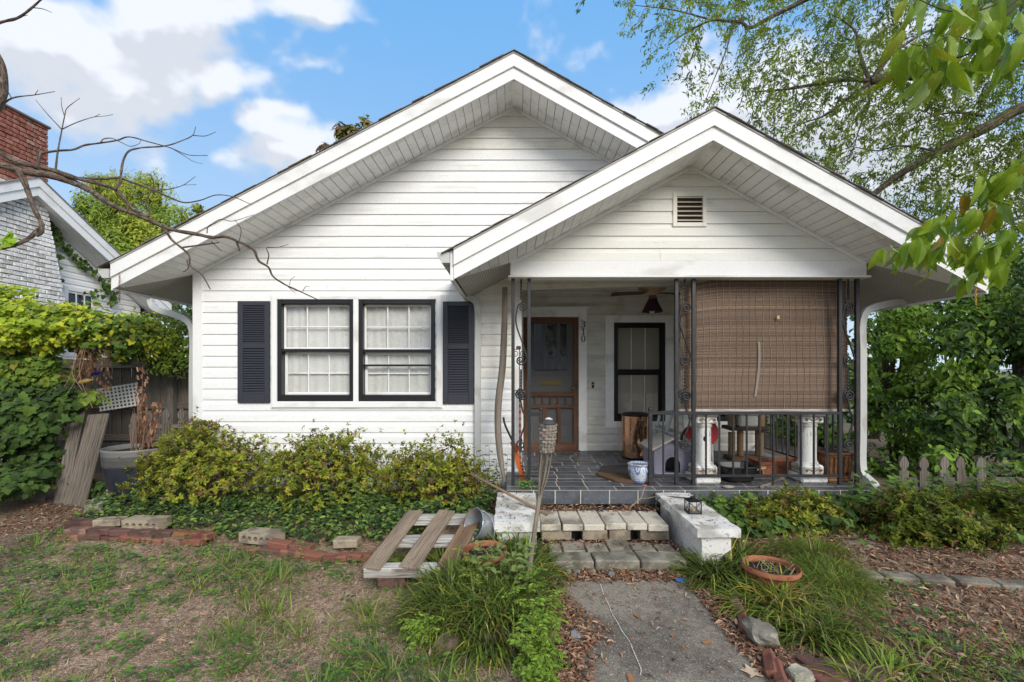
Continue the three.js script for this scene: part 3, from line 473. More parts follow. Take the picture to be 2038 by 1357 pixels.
{
  const c = part('window_casing', merge([frame4(-2.905, -0.873, 1.142, 2.483, -DW + 0.0, -DW + 0.045, 0.06, 0.074, 0.043), bxx(-1.929, -1.868, 1.216, 2.44, -DW, -DW + 0.044, 0.004, 1)]), M.casing, house);
  part('casing_edge', frame4(-2.925, -0.855, 1.125, 2.500, -DW + 0.0, -DW + 0.03, 0.02), M.casing, c);
  for (const [h, w] of [[BWIN1, 0.12], [BWIN2, 0.10]]) part('window_casing', frame4(h[0] - w, h[1] + w, h[2] - 0.10, h[3] + 0.11, -DB, -DB + 0.035, w, 0.10, 0.11), M.soffit, house);
  // shutters
  for (const [x0, x1, y0, y1] of [[-3.315, -2.932, 1.199, 2.420], [-0.853, -0.484, 1.187, 2.414]]) {
    const z0 = -DW + 0.016, z1 = -DW + 0.046, s = 0.062, ym = y0 + (y1 - y0) * 0.56;
    const sh = part('shutter', merge([bxx(x0, x0 + s, y0, y1, z0, z1, 0.004, 1), bxx(x1 - s, x1, y0, y1, z0, z1, 0.004, 1), bxx(x0 + s, x1 - s, y0, y0 + 0.115, z0, z1 - 0.001, 0.004), bxx(x0 + s, x1 - s, ym - 0.032, ym + 0.032, z0, z1 - 0.001, 0.004), bxx(x0 + s, x1 - s, y1 - 0.055, y1, z0, z1 - 0.001, 0.004), bxx(x0 + s, x1 - s, y0 + 0.1, y1 - 0.05, z0, z0 + 0.004, 0.001)]), M.shutter, house, 'charcoal louvred shutter');
    const l = []; for (const [a, b, n] of [[y0 + 0.115, ym - 0.032, 18], [ym + 0.032, y1 - 0.055, 17]]) for (let i = 0; i < n; i++) l.push(cbox(x1 - x0 - 2 * s, 0.034, 0.006, 0.002).rotateX(-0.62).translate((x0 + x1) / 2, a + (b - a) * (i + 0.5) / n, z0 + 0.017));
    stuffPart('louvre', merge(l), M.shutter, sh);
    for (const [a, b] of [[x0 + 0.02, y0 + 0.15], [x1 - 0.02, y0 + 0.15], [x0 + 0.02, y1 - 0.16], [x1 - 0.02, y1 - 0.16]]) part('screw', lathe([[0, 0.004], [0.007, 0.003], [0.008, 0]], 10).rotateX(Math.PI / 2).translate(a, b, z1), M.shutter, sh);
  }
}

// ---- front door and screen door
{
  const z = -DB, [x0, x1, y0, y1] = DOOR;
  const cs = part('door_casing', merge([bxx(x0 - 0.12, x0, FLOOR, y1 + 0.13, z, z + 0.035, 0.004, 1), bxx(x1, x1 + 0.125, FLOOR, y1 + 0.13, z, z + 0.035, 0.004, 1), bxx(x0, x1, y1, y1 + 0.13, z, z + 0.034, 0.004), bxx(x0 - 0.14, x1 + 0.15, y1 + 0.13, y1 + 0.155, z, z + 0.055, 0.004)]), M.soffit, house);
  const grey = mat([0.31, 0.315, 0.33], 0.6);
  const door = part('door', bxx(x0 + 0.01, x1 - 0.01, FLOOR + 0.01, PY(748, DB) , z - 0.10, z - 0.055, 0.003, 1), grey, house, 'grey front door behind the screen door');
  const gx0 = PX(1062, DB), gx1 = PX(1138, DB), gt = PY(642, DB), gb = PY(735, DB);
  part('door_frame', frame4(x0 + 0.01, x1 - 0.01, PY(748, DB) + 0.001, y1, z - 0.10, z - 0.055, gx0 - x0, 0.08, 0.09), grey, door);
  for (const px of [1083, 1112]) part('mullion', bxx(PX(px, DB) - 0.025, PX(px, DB) + 0.025, gb, gt + 0.02, z - 0.095, z - 0.06, 0.003, 1), grey, door);
  for (let i = 0; i < 3; i++) { const e = [gx0 - 0.02, PX(1083, DB), PX(1112, DB), gx1 + 0.05]; part('door_pane', bxx(e[i] + 0.02, e[i + 1] - 0.02, gb - 0.01, gt + 0.03, z - 0.078, z - 0.076, 0.0002), M.glass, door); }
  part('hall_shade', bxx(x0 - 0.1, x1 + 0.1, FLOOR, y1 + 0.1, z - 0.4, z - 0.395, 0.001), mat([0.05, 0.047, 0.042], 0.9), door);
  part('mail_slot', merge([bxx(PX(1076, DB), PX(1118, DB), PY(767, DB), PY(756, DB), z - 0.056, z - 0.045, 0.003), bxx(PX(1080, DB), PX(1114, DB), PY(765, DB), PY(758, DB), z - 0.046, z - 0.04, 0.002)]), M.brass, door, 'brass mail slot');
  for (const [a, b] of [[1062, 1090], [1098, 1140]]) for (const e of [0, 0.035, 0.07]) part('panel_moulding', frame4(PX(a, DB) + e, PX(b, DB) - e, FLOOR + 0.14 + e, PY(835, DB) - e, z - 0.056, z - 0.046 + e * 0.05, 0.012), grey, door);
  part('door_knob', lathe([[0, 0.05], [0.02, 0.046], [0.026, 0.03], [0.014, 0.014], [0.024, 0.006], [0.024, 0]], 16).rotateX(Math.PI / 2).translate(PX(1141, DB), PY(772, DB), z - 0.055), M.brass, door);
  const sz0 = z - 0.03, sz1 = z + 0.004, W = M.screenWood, st = 0.075;
  const sd = part('screen_door', merge([bxx(x0 + 0.004, x0 + st, FLOOR + 0.012, y1 - 0.005, sz0, sz1, 0.004, 1), bxx(x1 - st, x1 - 0.004, FLOOR + 0.012, y1 - 0.005, sz0, sz1, 0.004, 1), bxx(x0 + st, x1 - st, y1 - 0.085, y1 - 0.005, sz0, sz1 - 0.001, 0.004), bxx(x0 + st, x1 - st, FLOOR + 0.012, FLOOR + 0.12, sz0, sz1 - 0.001, 0.004)]), W, house, 'reddish wooden screen door');
  const r1 = PY(784, DB), r2 = PY(808, DB);
  part('cross_rail', bxx(x0 + st, x1 - st, r1 - 0.035, r1 + 0.03, sz0, sz1 - 0.002, 0.004), W, sd);
  part('cross_rail', bxx(x0 + st, x1 - st, r2 - 0.03, r2 + 0.02, sz0, sz1 - 0.002, 0.004), W, sd);
  for (let i = 1; i < 6; i++) { const x = lerp(x0 + st, x1 - st, i / 6); part('spindle', bxx(x - 0.011, x + 0.011, r2 + 0.02, r1 - 0.035, sz0 + 0.006, sz1 - 0.006, 0.003, 1), W, sd); }
  for (const t of [0.36, 0.68]) { const x = lerp(x0 + st, x1 - st, t); part('upright', bxx(x - 0.026, x + 0.026, FLOOR + 0.12, r2 - 0.03, sz0, sz1 - 0.003, 0.004, 1), W, sd); }
  part('insect_screen', bxx(x0 + st - 0.01, x1 - st + 0.01, FLOOR + 0.1, y1 - 0.07, z - 0.018, z - 0.0165, 0.0003), mat([0.055, 0.055, 0.055], 0.8, { transparent: true, opacity: 0.28 }), sd);
  part('door_handle', merge([cbox(0.02, 0.1, 0.008), cbox(0.016, 0.016, 0.05).translate(0, 0.02, 0.025), cbox(0.05, 0.014, 0.012).translate(-0.02, 0.02, 0.05)]).translate(x1 - 0.035, PY(768, DB), sz1 + 0.004), M.black, sd);
  part('threshold', bxx(x0 - 0.02, x1 + 0.02, FLOOR, FLOOR + 0.012, z - 0.1, z + 0.05, 0.003), W, house);
  // house numbers, bell
  const { FontLoader } = await import('three/addons/loaders/FontLoader.js'), { TextGeometry } = await import('three/addons/geometries/TextGeometry.js');
  const font = await new FontLoader().loadAsync('fonts/droid/droid_serif_regular.typeface.json');
  for (const [ch, py] of [['3', 645.5], ['1', 660], ['0', 674.5]]) { const g = new TextGeometry(ch, { font, size: 0.098, depth: 0.008, curveSegments: 6 }); g.center(); part('house_number', flat(g).translate(PX(1160, DB), PY(py, DB), z + 0.042), M.black, house); }
  const bell = part('doorbell', bxx(PX(1177, DB), PX(1182, DB), PY(772, DB), PY(760, DB), z + 0.012, z + 0.026, 0.004), M.black, house);
  part('bell_button', lathe([[0, 0.006], [0.009, 0.005], [0.01, 0]], 12).rotateX(Math.PI / 2).translate(PX(1179.5, DB), PY(765, DB), z + 0.026), M.alu, bell);
}

// ---- porch slab with slate tiles
{
  const X0 = XJ - 0.16, X1 = 3.72, Z0 = -4.64, zb = -DB;
  const slab = part('porch_floor', bxx(X0 + 0.0035, X1 - 0.0035, 0.225, FLOOR - 0.0035, Z0 - 0.0035, zb, 0.004), M.grout, house);
  part('foundation', bxx(X0 + 0.1, X1 - 0.1, -0.05, 0.222, Z0 - 0.14, zb, 0.004), mat([0.10, 0.095, 0.09], 0.95), slab);
  seed(51); const g = 0.010;
  const tile = (xa, xb, za, zb2) => { const m = part('floor_tile', cbox(xb - xa - g, 0.012, zb2 - za - g * 1.7, 0.0018, 0), M.slate, slab); at(m, (xa + xb) / 2, FLOOR - 0.006 + rr(-0.0008, 0.0008), -(za + zb2) / 2, rr(-0.0007, 0.0007), 0, rr(-0.0007, 0.0007)); };
  let d = 4.64, r = 0; const rows = [0.155, 0.205, 0.13, 0.205, 0.155, 0.205, 0.13, 0.205, 0.155, 0.205, 0.13, 0.205, 0.17, 0.205];
  for (const h of rows) {
    let x = X0 - rr(0, 0.2); const e = Math.min(d + h, DB);
    while (x < X1) { const w = pick(h < 0.16 ? [0.29, 0.40, 0.29] : [0.30, 0.205, 0.40]) ; const a = Math.max(x, X0), b = Math.min(x + w, X1); if (b - a > 0.03) tile(a, b, d, e); x += w; }
    d = e; if (d >= DB - 0.03) break;
  }
  let x = X0 + 0.28; const edge = [X0, X0 + 0.28]; while (x < X1 - 0.1) { x += pick([0.29, 0.295, 0.26, 0.22]); edge.push(Math.min(x, X1)); }
  for (let i = 0; i < edge.length - 1; i++) { const a = edge[i], b = edge[i + 1]; if (b - a < 0.03) continue; at(part('edge_tile', cbox(b - a - g, 0.135, 0.012, 0.002, 0), M.slate, slab), (a + b) / 2, 0.2975, Z0 - 0.006 + rr(-0.001, 0.001)); }
  for (let z = Z0; z > zb + 0.1; z -= 0.29) at(part('edge_tile', cbox(0.012, 0.135, 0.28, 0.002, 2), M.slate, slab), X1 - 0.006, 0.2975, z - 0.15);
}

// ---- ironwork: three posts with scrolls and the railing
const spiral = (cx, cy, r0, turns, start, dir, z, n = 26) => { const p = []; for (let i = 0; i <= n; i++) { const t = i / n, a = start + dir * t * turns * 2 * Math.PI, r = r0 * (1 - 0.82 * t); p.push(V(cx + r * Math.cos(a), cy + r * Math.sin(a), z)); } return p; };
{
  const z = -4.86, top = 2.566, strap = (pts) => { const c = tube(pts, 0.0095, 6, pts.length * 2); return c; };
  function ironPost(pxA, pxB, label) {
    const xa = PX(pxA, 4.86), xb = PX(pxB, 4.86), w = 0.036, xm = (xa + xb) / 2, hw = (xb - xa) / 2 - w / 2;
    const post = part('porch_post', merge([bxx(xa - w / 2, xa + w / 2, FLOOR, top, z - w / 2, z + w / 2, 0.002, 1), bxx(xb - w / 2, xb + w / 2, FLOOR, top, z - w / 2, z + w / 2, 0.002, 1)]), M.iron, house, label);
    const y = (py) => PY(py, 4.86);
    const tw = []; for (const [a, b] of [[556, 596], [735, 775], [868, 900]]) { // twisted square bars
      const n = 24, o = []; const rg = (i) => { const t = i / n, Y = lerp(y(b), y(a), t), an = t * 3 * Math.PI; return [0, 1, 2, 3].map((k) => [xm + 0.011 * Math.cos(an + k * Math.PI / 2), Y, z + 0.011 * Math.sin(an + k * Math.PI / 2)]); };
      for (let i = 0; i < n; i++) { const A = rg(i), B = rg(i + 1); for (let k = 0; k < 4; k++) quad(o, A[k], B[k], B[(k + 1) % 4], A[(k + 1) % 4]); } part('twisted_bar', boxUV(tris(o), 1), M.iron, post);
    }
    const r = hw * 0.92;
    const S1 = [...spiral(xm + 0.2 * hw, y(612), r * 0.8, 1.6, Math.PI * 0.95, -1, z).reverse(), V(xm - hw * 0.8, y(640), z), V(xm + hw * 0.4, y(690), z), V(xm + hw * 0.92, y(716), z), ...spiral(xm - 0.05 * hw, y(717), r * 0.85, 1.6, 0.1, -1, z)];
    part('scroll', strap(S1), M.iron, post);
    const S2 = [...spiral(xm + 0.15 * hw, y(788), r * 0.8, 1.7, Math.PI * 0.6, -1, z).reverse(), V(xm + hw * 0.2, y(815), z), V(xm + hw * 0.7, y(835), z), V(xm, y(868), z)];
    part('scroll', strap(S2), M.iron, post);
    part('scroll', strap(spiral(xm - 0.12 * hw, y(785), r * 0.95, 2.2, -0.5, 1, z - 0.008)), M.iron, post);
    part('scroll', strap([...spiral(xm, y(885), r * 0.8, 1.6, 1.2, 1, z)]), M.iron, post);
    return post;
  }
  ironPost(1021, 1053, 'iron porch post with scrolls beside the door');
  ironPost(1346, 1380, 'iron porch post with scrolls before the bamboo blind');
  ironPost(1671, 1705, 'iron porch post with scrolls at the porch corner');
  const rail = part('porch_railing', bxx(PX(1296, 4.86), PX(1671, 4.86), PY(825, 4.86), PY(819, 4.86), z - 0.016, z + 0.016, 0.003), M.iron, house);
  part('bottom_rail', bxx(PX(1296, 4.86), PX(1671, 4.86), PY(949, 4.86), PY(944, 4.86), z - 0.012, z + 0.012, 0.002), M.iron, rail);
  for (const px of [1320, 1405, 1431.5, 1459, 1486, 1512, 1539, 1566.5, 1594, 1619.5, 1646]) part('baluster', bxx(PX(px, 4.86) - 0.0085, PX(px, 4.86) + 0.0085, px === 1539 ? FLOOR : PY(945, 4.86), PY(824, 4.86), z - 0.0085, z + 0.0085, 0.001, 1), M.iron, rail);
  const newel = (px) => { const x = PX(px, 4.86); return merge([bxx(x - 0.019, x + 0.019, FLOOR, PY(817, 4.86), z - 0.019, z + 0.019, 0.003, 1), new THREE.SphereGeometry(0.022, 12, 8).translate(x, PY(817, 4.86) + 0.014, z)]); };
  part('newel_post', newel(1294), M.iron, rail); part('newel_post', newel(1076), M.iron, rail);
  part('top_rail', bxx(PX(1055, 4.86), PX(1076, 4.86), PY(827, 4.86), PY(821, 4.86), z - 0.014, z + 0.014, 0.003), M.iron, rail);
  part('bottom_rail', bxx(PX(1024, 4.86), PX(1076, 4.86), PY(949, 4.86), PY(945, 4.86), z - 0.01, z + 0.01, 0.002), M.iron, rail);
  // return along the open side
  const xs = XR - 0.05, A = 4.95, B = 6.85; const sr = part('side_railing', bxx(xs - 0.014, xs + 0.014, 1.12, 1.15, -A, -B, 0.003, 2), M.iron, house);
  part('bottom_rail', bxx(xs - 0.01, xs + 0.01, 0.45, 0.475, -A, -B, 0.002, 2), M.iron, sr);
  for (let d = A + 0.12; d < B; d += 0.14) part('baluster', bxx(xs - 0.0085, xs + 0.0085, 0.47, 1.125, -d - 0.0085, -d + 0.0085, 0.001, 1), M.iron, sr);
}
rebase(house, V(0, 0, -5.5));

// ---------------------------------------------------------------- steps and cheek walls
seed(61);
{
  const cheek = (x0, x1, z0, z1, capT, label, inset, h) => {
    const w = thing('cheek_wall', label, 'low wall');
    const cap = new THREE.BoxGeometry(x1 - x0, capT, z1 - z0, 14, 3, 26); part('cap', boxUV(rough(flat(cap.translate((x0 + x1) / 2, h - capT / 2, -(z0 + z1) / 2)), 0.008, 9), 2), M.masonry, w);
    const base = new THREE.BoxGeometry(x1 - x0 - 2 * inset, h - capT + 0.06, z1 - z0 - inset, 8, 8, 16); part('base', boxUV(rough(flat(base.translate((x0 + x1) / 2, (h - capT) / 2 - 0.03, -(z0 + inset + z1) / 2)), 0.007, 7, 3), 2), M.masonry, w);
    return rebase(w, V((x0 + x1) / 2, 0, -(z0 + z1) / 2));
  };
  cheek(-0.165, 0.215, 3.74, 4.62, 0.085, 'white painted cheek wall with a pole lying across its cap', 0.03, 0.35);
  cheek(1.435, 1.775, 3.56, 4.62, 0.065, 'white painted cheek wall carrying the small black lantern', 0.05, 0.35);
  const st = thing('front_steps', 'pale concrete block steps up to the slate porch', 'steps');
  const xs = [0.235, 0.425, 0.618, 0.812, 1.005, 1.195, 1.385];
  for (let i = 0; i < 6; i++) { const w = xs[i + 1] - xs[i] - 0.012; const g = rough(cbox(w, 0.058, 0.40, 0.006, 2), 0.003, 14, i * 3); at(part('tread_block', g, M.paverPale, st), (xs[i] + xs[i + 1]) / 2, 0.191 + rr(-0.004, 0.004), -4.25 + rr(-0.02, 0.02), rr(-0.01, 0.01), rr(-0.02, 0.02), rr(-0.012, 0.012)); }
  for (const [a, b] of [[1077, 1138], [1159, 1210], [1212, 1256], [1274, 1333]]) { const w = PX(b, 4.08) - PX(a, 4.08); at(part('riser_block', rough(cbox(w - 0.006, 0.092, 0.38, 0.005), 0.003, 12, a), M.beige, st), PX((a + b) / 2, 4.08), 0.115, -4.27, 0, rr(-0.01, 0.01), 0); }
  part('step_core', bxx(0.24, 1.4, 0.0, 0.155, -4.2, -4.6, 0.003), M.plasticBlack, st);
  for (const [a, b] of [[0.278, 0.635], [0.640, 1.003], [1.008, 1.375]]) at(part('edge_paver', rough(cbox(b - a - 0.008, 0.082, 0.19, 0.009, 0), 0.004, 9, a * 20), M.paver, st), (a + b) / 2, 0.043 + rr(-0.004, 0.004), -3.70, rr(-0.01, 0.01), rr(-0.012, 0.012), rr(-0.006, 0.006));
  for (const [a, b, d0, d1] of [[0.30, 0.405, 3.81, 3.98], [0.41, 0.605, 3.81, 4.02], [0.612, 0.80, 3.81, 4.0], [0.806, 1.0, 3.81, 4.13], [1.006, 1.2, 3.81, 4.0], [1.206, 1.36, 3.81, 3.97]]) at(part('small_paver', rough(cbox(b - a - 0.008, 0.07, d1 - d0, 0.006, 2), 0.003, 12, a * 30), M.paver, st), (a + b) / 2, 0.044 + rr(-0.004, 0.006), -(d0 + d1) / 2, 0, rr(-0.02, 0.02), 0);
  rebase(st, V(0.81, 0, -3.9));
}

// ---------------------------------------------------------------- things on the porch
{ // bamboo blind
  seed(71);
  const b = thing('bamboo_blind', 'large brown bamboo roll-up blind hanging across the porch opening', 'blind');
  const D = 4.96, x0 = PX(1353, D), x1 = PX(1687, D), yb = PY(816, D), yt = PY(556, D), l = [];
  const bow = (x, y) => 0.03 * n3(x * 1.3, y * 1.1, 2) + 0.012 * n3(x * 4, y * 3, 6);
  const sag = (x) => 0.11 * Math.max(0, 1 - (x - x0) / 0.55) ** 2 + 0.02 * Math.max(0, (x - x1 + 0.4) / 0.4) ** 2;
  const NS = 168, NX = 26;
  for (let i = 0; i < NS; i++) {
    const t = i / (NS - 1), o = [], c0 = lerp(0.55, 1.25, R()), cc = mulc(mixc([0.145, 0.097, 0.068], [0.275, 0.19, 0.135], R() * 0.6 + 0.4 * ss(-0.3, 0.4, n3(t * 6, 3, 1))), c0), e0 = x0 + rr(0, 0.012), e1 = x1 - rr(0, 0.012), h = (yt - yb) / NS * 0.62;
    const p = []; for (let k = 0; k <= NX; k++) { const x = lerp(e0, e1, k / NX), y = lerp(yb, yt - sag(x) * t, t) + 0.004 * n3(x * 2.2, t * 30, 4) + 0.0012 * n3(x * 30, t * 90, 8); p.push([x, y, -D + bow(x, y) - (i % 2) * 0.002]); }
    for (let k = 0; k < NX; k++) { const a = p[k], q = p[k + 1]; const m = h * (0.95 + 0.2 * n3(i, k * 0.7, 3)); quad(o, [a[0], a[1] - m, a[2]], [q[0], q[1] - m, q[2]], [q[0], q[1], q[2] + 0.003], [a[0], a[1], a[2] + 0.003]); quad(o, [a[0], a[1], a[2] + 0.003], [q[0], q[1], q[2] + 0.003], [q[0], q[1] + m, q[2]], [a[0], a[1] + m, a[2]]); }
    l.push(tint(boxUV(tris(o), 0), cc));
  }
  stuffPart('bamboo_splint', merge(l), mat(0xffffff, 0.85, { vertexColors: true, side: THREE.DoubleSide }), b);
  const n = 24; for (let i = 0; i <= n; i++) { const x = lerp(x0 + 0.03, x1 - 0.04, i / n), pts = []; for (let k = 0; k <= 10; k++) { const y = lerp(yb, yt - sag(x), k / 10), X = x + 0.018 * n3(i * 1.7, k * 0.6, 5); pts.push(V(X, y, -D + bow(X, y) + 0.006)); } part('binding_cord', tube(pts, 0.0022, 4, 20), mat(pick([[0.34, 0.26, 0.20], [0.26, 0.195, 0.15], [0.40, 0.31, 0.24]]), 0.9), b); }
  part('bottom_slat', bxx(x0 - 0.02, x1 + 0.1, yb - 0.014, yb + 0.01, -D - 0.008, -D + 0.016, 0.003), woodMat([0.80, 0.72, 0.64]), b);
  part('head_rail', bxx(x0, x1, yt, yt + 0.03, -D - 0.015, -D + 0.015, 0.003), M.brownWood, b);
  { const o = []; const e = (t) => [PX(lerp(1501, 1506, t) + 4 * Math.sin(t * 3), D), lerp(PY(789, D), PY(680, D), t)]; for (let k = 0; k < 12; k++) { const [a, y] = e(k / 12), [c, y2] = e((k + 1) / 12), w = 0.024 + 0.008 * n3(k * 0.9, 3, 1), w2 = 0.024 + 0.008 * n3(k * 0.9 + 0.9, 3, 1); quad(o, [a, y, -D + bow(a, y) + 0.012], [a + w, y, -D + bow(a, y) + 0.014], [c + w2, y2, -D + bow(c, y2) + 0.014], [c, y2, -D + bow(c, y2) + 0.012]); } part('torn_edge', tris(o), mat([0.27, 0.225, 0.18], 0.85, { side: THREE.DoubleSide }), b, 'pale torn strip'); }
  part('dry_leaf_scrap', rough(cbox(0.022, 0.038, 0.004, 0.001), 0.010, 50), mat([0.62, 0.42, 0.2], 0.8), b).position.set(PX(1546, D), PY(632, D), -D + 0.03);
  rebase(b, V((x0 + x1) / 2, yb, -D));
}
{ // ceiling fan
  const f = thing('ceiling_fan', 'tan ceiling fan with drooping blades and a burgundy lamp shade', 'ceiling fan');
  const D = 5.9, x = PX(1298, D), tan = mat([0.50, 0.36, 0.20], 0.45), y = (p) => PY(p, D);
  part('mount', lathe([[0, 2.79 - y(575)], [0.05, 2.79 - y(575)], [0.05, 2.76 - y(575)], [0.014, 2.74 - y(575)], [0.014, 0.05], [0.06, 0.035], [0.085, -0.01], [0.085, -0.03], [0, -0.03]].map(([r, h]) => [r, h]), 24).translate(x, y(567), -D), mat([0.16, 0.08, 0.06], 0.5), f);
  part('motor', lathe([[0, 0.04], [0.10, 0.036], [0.165, 0.02], [0.178, -0.005], [0.17, -0.035], [0.12, -0.05], [0.08, -0.055], [0.075, -0.09], [0.05, -0.1], [0, -0.1]], 28).translate(x, y(571), -D), tan, f);
  for (let i = 0; i < 5; i++) { const s = new THREE.Shape(); s.moveTo(0.12, -0.045); s.lineTo(0.5, -0.065); s.quadraticCurveTo(0.56, 0, 0.5, 0.065); s.lineTo(0.12, 0.045); const g = flat(new THREE.ExtrudeGeometry(s, { depth: 0.007, bevelEnabled: false })); g.rotateX(-Math.PI / 2 + 0.2); g.rotateZ([-0.03, -0.10, -0.16, -0.04, -0.05][i]); g.rotateY([3.10, 3.62, 5.3, 0.2, 1.25][i]); const bl = part('blade', boxUV(g, 0).translate(x, y(583), -D), woodMat([0.22, 0.13, 0.075]), f); part('blade_arm', between(cbox(0.14, 0.008, 0.02), V(x, y(582), -D), V(x + 0.17 * Math.cos([3.10, 3.62, 5.3, 0.2, 1.25][i]), y(583), -D - 0.17 * Math.sin([3.10, 3.62, 5.3, 0.2, 1.25][i]))), tan, bl); }
  part('lamp_shade', lathe([[0.052, 0.17], [0.14, 0.0], [0.137, 0.0], [0.049, 0.17]], 6).translate(x, y(621), -D), mat([0.055, 0.012, 0.03], 0.75, { side: THREE.DoubleSide }), f);
  part('bulb', new THREE.SphereGeometry(0.035, 16, 12).translate(x, y(619), -D), mat([0.6, 0.55, 0.5], 0.3), f);
  part('pull_chain', tube([V(x, y(619), -D), V(x + 0.004, y(632), -D)], 0.003, 4, 3), M.brass, f);
  rebase(f, V(x, 2.79, -D));
}
{ // two ornate pedestals
  seed(73);
  const white = mat(0xffffff, 0.75, { map: rep(T.masonry, 0.9), bumpMap: rep(T.concB, 0.4), bumpScale: 0.002 }), gilt = mat([0.34, 0.17, 0.075], 0.7);
  const sq = (w, h, y, c = 0.008, n = 0.002) => rough(cbox(w, h, w, c, 1), n, 20, y * 9).translate(0, y + h / 2, 0);
  const p = thing('plaster_pedestal', 'white fluted plaster pedestal with a dark chip, beside the small pet house', 'pedestal', 'ornate white pedestals');
  part('plinth', sq(0.285, 0.085, 0, 0.018), white, p);
  const block = part('carved_block', sq(0.235, 0.105, 0.085, 0.02), white, p);
  part('shaft', lathe([[0.115, 0.19], [0.10, 0.205], [0.104, 0.215], [0.09, 0.225], [0.088, 0.60], [0.10, 0.605], [0.10, 0.615], [0.093, 0.622], [0.105, 0.632], [0.105, 0.64], [0.09, 0.645]], 32), white, p);
  const cap = part('carved_capital', sq(0.225, 0.078, 0.645, 0.012), white, p); part('abacus', sq(0.262, 0.035, 0.723, 0.008), white, p);
  for (const [y, h] of [[0.137, block], [0.685, cap]]) for (const s of [-1, 1]) for (const side of [0, 1]) {
    const pts = [...spiral(s * 0.075, y - 0.004, 0.016, 1.1, s > 0 ? 0 : Math.PI, s, 0.1225 + (y < 0.3 ? 0.003 : -0.004)).reverse(), V(s * 0.05, y + 0.012, 0.1225 + (y < 0.3 ? 0.003 : -0.004)), V(s * 0.012, y - 0.012, 0.1225 + (y < 0.3 ? 0.003 : -0.004))];
    part('scrollwork', tube(pts, 0.004, 5, 24).rotateY(side ? -Math.PI / 2 : 0), gilt, h);
  }
  part('chip', rough(new THREE.SphereGeometry(0.02, 10, 8).scale(0.9, 1.7, 0.25), 0.006, 60).translate(-0.012, 0.48, 0.086), M.dark, p);
  p.position.copy(V(PX(1400, 4.99), FLOOR, -5.02)); p.rotation.y = 0.05;
  const q = copy(p, 'white fluted plaster pedestal standing between the terracotta trough and the copper planter'); q.children.filter((c) => c.name === 'chip').forEach((c) => q.remove(c)); q.position.set(PX(1612, 5.0), FLOOR, -5.05); q.rotation.y = -0.02;
}
{ // pet house
  const D = 5.2, z = -D, felt = mat([0.30, 0.29, 0.36], 0.95, { map: rep(T.fabric, 0.3) }), feltR = mat([0.46, 0.43, 0.40], 0.95, { map: rep(T.fabric, 0.3) });
  const h = thing('pet_house', 'small lilac-grey felt pet house with an arched doorway', 'pet house');
  const x0 = PX(1301, D), x1 = PX(1374, D), xm = (x0 + x1) / 2, y0 = FLOOR + 0.004, yw = PY(893, D), yr = PY(876, D) + 0.0;
  const arch = []; for (let i = 0; i <= 14; i++) { const a = Math.PI * i / 14; arch.push([xm - 0.003 + 0.092 * Math.cos(a), PY(925, D) + 0.10 * Math.sin(a)]); } arch.push([xm - 0.095, y0 + 0.05], [xm + 0.089, y0 + 0.05]);
  part('front', boxUV(prism([[x0, y0], [x1, y0], [x1, yw], [xm, yr], [x0, yw]], 0.02, [arch.slice().reverse()]).translate(0, 0, z)), felt, h);
  part('body', boxUV(merge([bxx(x0, x0 + 0.02, y0, yw, z, z - 0.4, 0.006), bxx(x1 - 0.02, x1, y0, yw, z, z - 0.4, 0.006), bxx(x0, x1, y0, yw + 0.05, z - 0.4, z - 0.42, 0.006), bxx(x0, x1, y0 - 0.002, y0 + 0.02, z, z - 0.4, 0.004)])), felt, h);
  for (const s of [-1, 1]) part('roof_panel', rough(between(cbox(0.30, 0.022, 0.5, 0.009), V(xm, yr + 0.035, z - 0.15), V(xm + s * 0.265, yr - 0.105, z - 0.15)), 0.006, 9, s), s < 0 ? feltR : mat([0.2, 0.2, 0.21], 0.9), h);
  const trim = []; for (let i = 0; i <= 14; i++) trim.push(V(arch[i][0], arch[i][1], z + 0.022)); part('arch_trim', tube([V(xm + 0.089, y0 + 0.05, z + 0.022), ...trim, V(xm - 0.095, y0 + 0.05, z + 0.022)], 0.008, 6, 40), mat([0.26, 0.25, 0.32], 0.9), h);
  part('base_mat', bxx(x0 - 0.0, x1, y0 - 0.003, y0 + 0.05, z + 0.035, z + 0.001, 0.012), felt, h);
  rebase(h, V(xm, FLOOR, z - 0.2));
}
{ // wire rack disc
  const D = 5.02, g = [], c = P(1362, 889, D); for (const r of [0.085, 0.06, 0.03]) g.push(new THREE.TorusGeometry(r, 0.003, 5, 30)); for (let i = 0; i < 9; i++) g.push(new THREE.CylinderGeometry(0.0022, 0.0022, 0.17, 5).rotateZ(i * Math.PI / 9)); const m = merge(g).scale(1, 0.62, 1).rotateZ(-0.25).rotateX(-0.2).translate(c.x, c.y, c.z);
  solo('wire_guard', m, mat([0.12, 0.12, 0.11], 0.5, { metalness: 0.5 }), 'oval dark wire guard hooked in front of the pet house roof', 'wire guard');
}
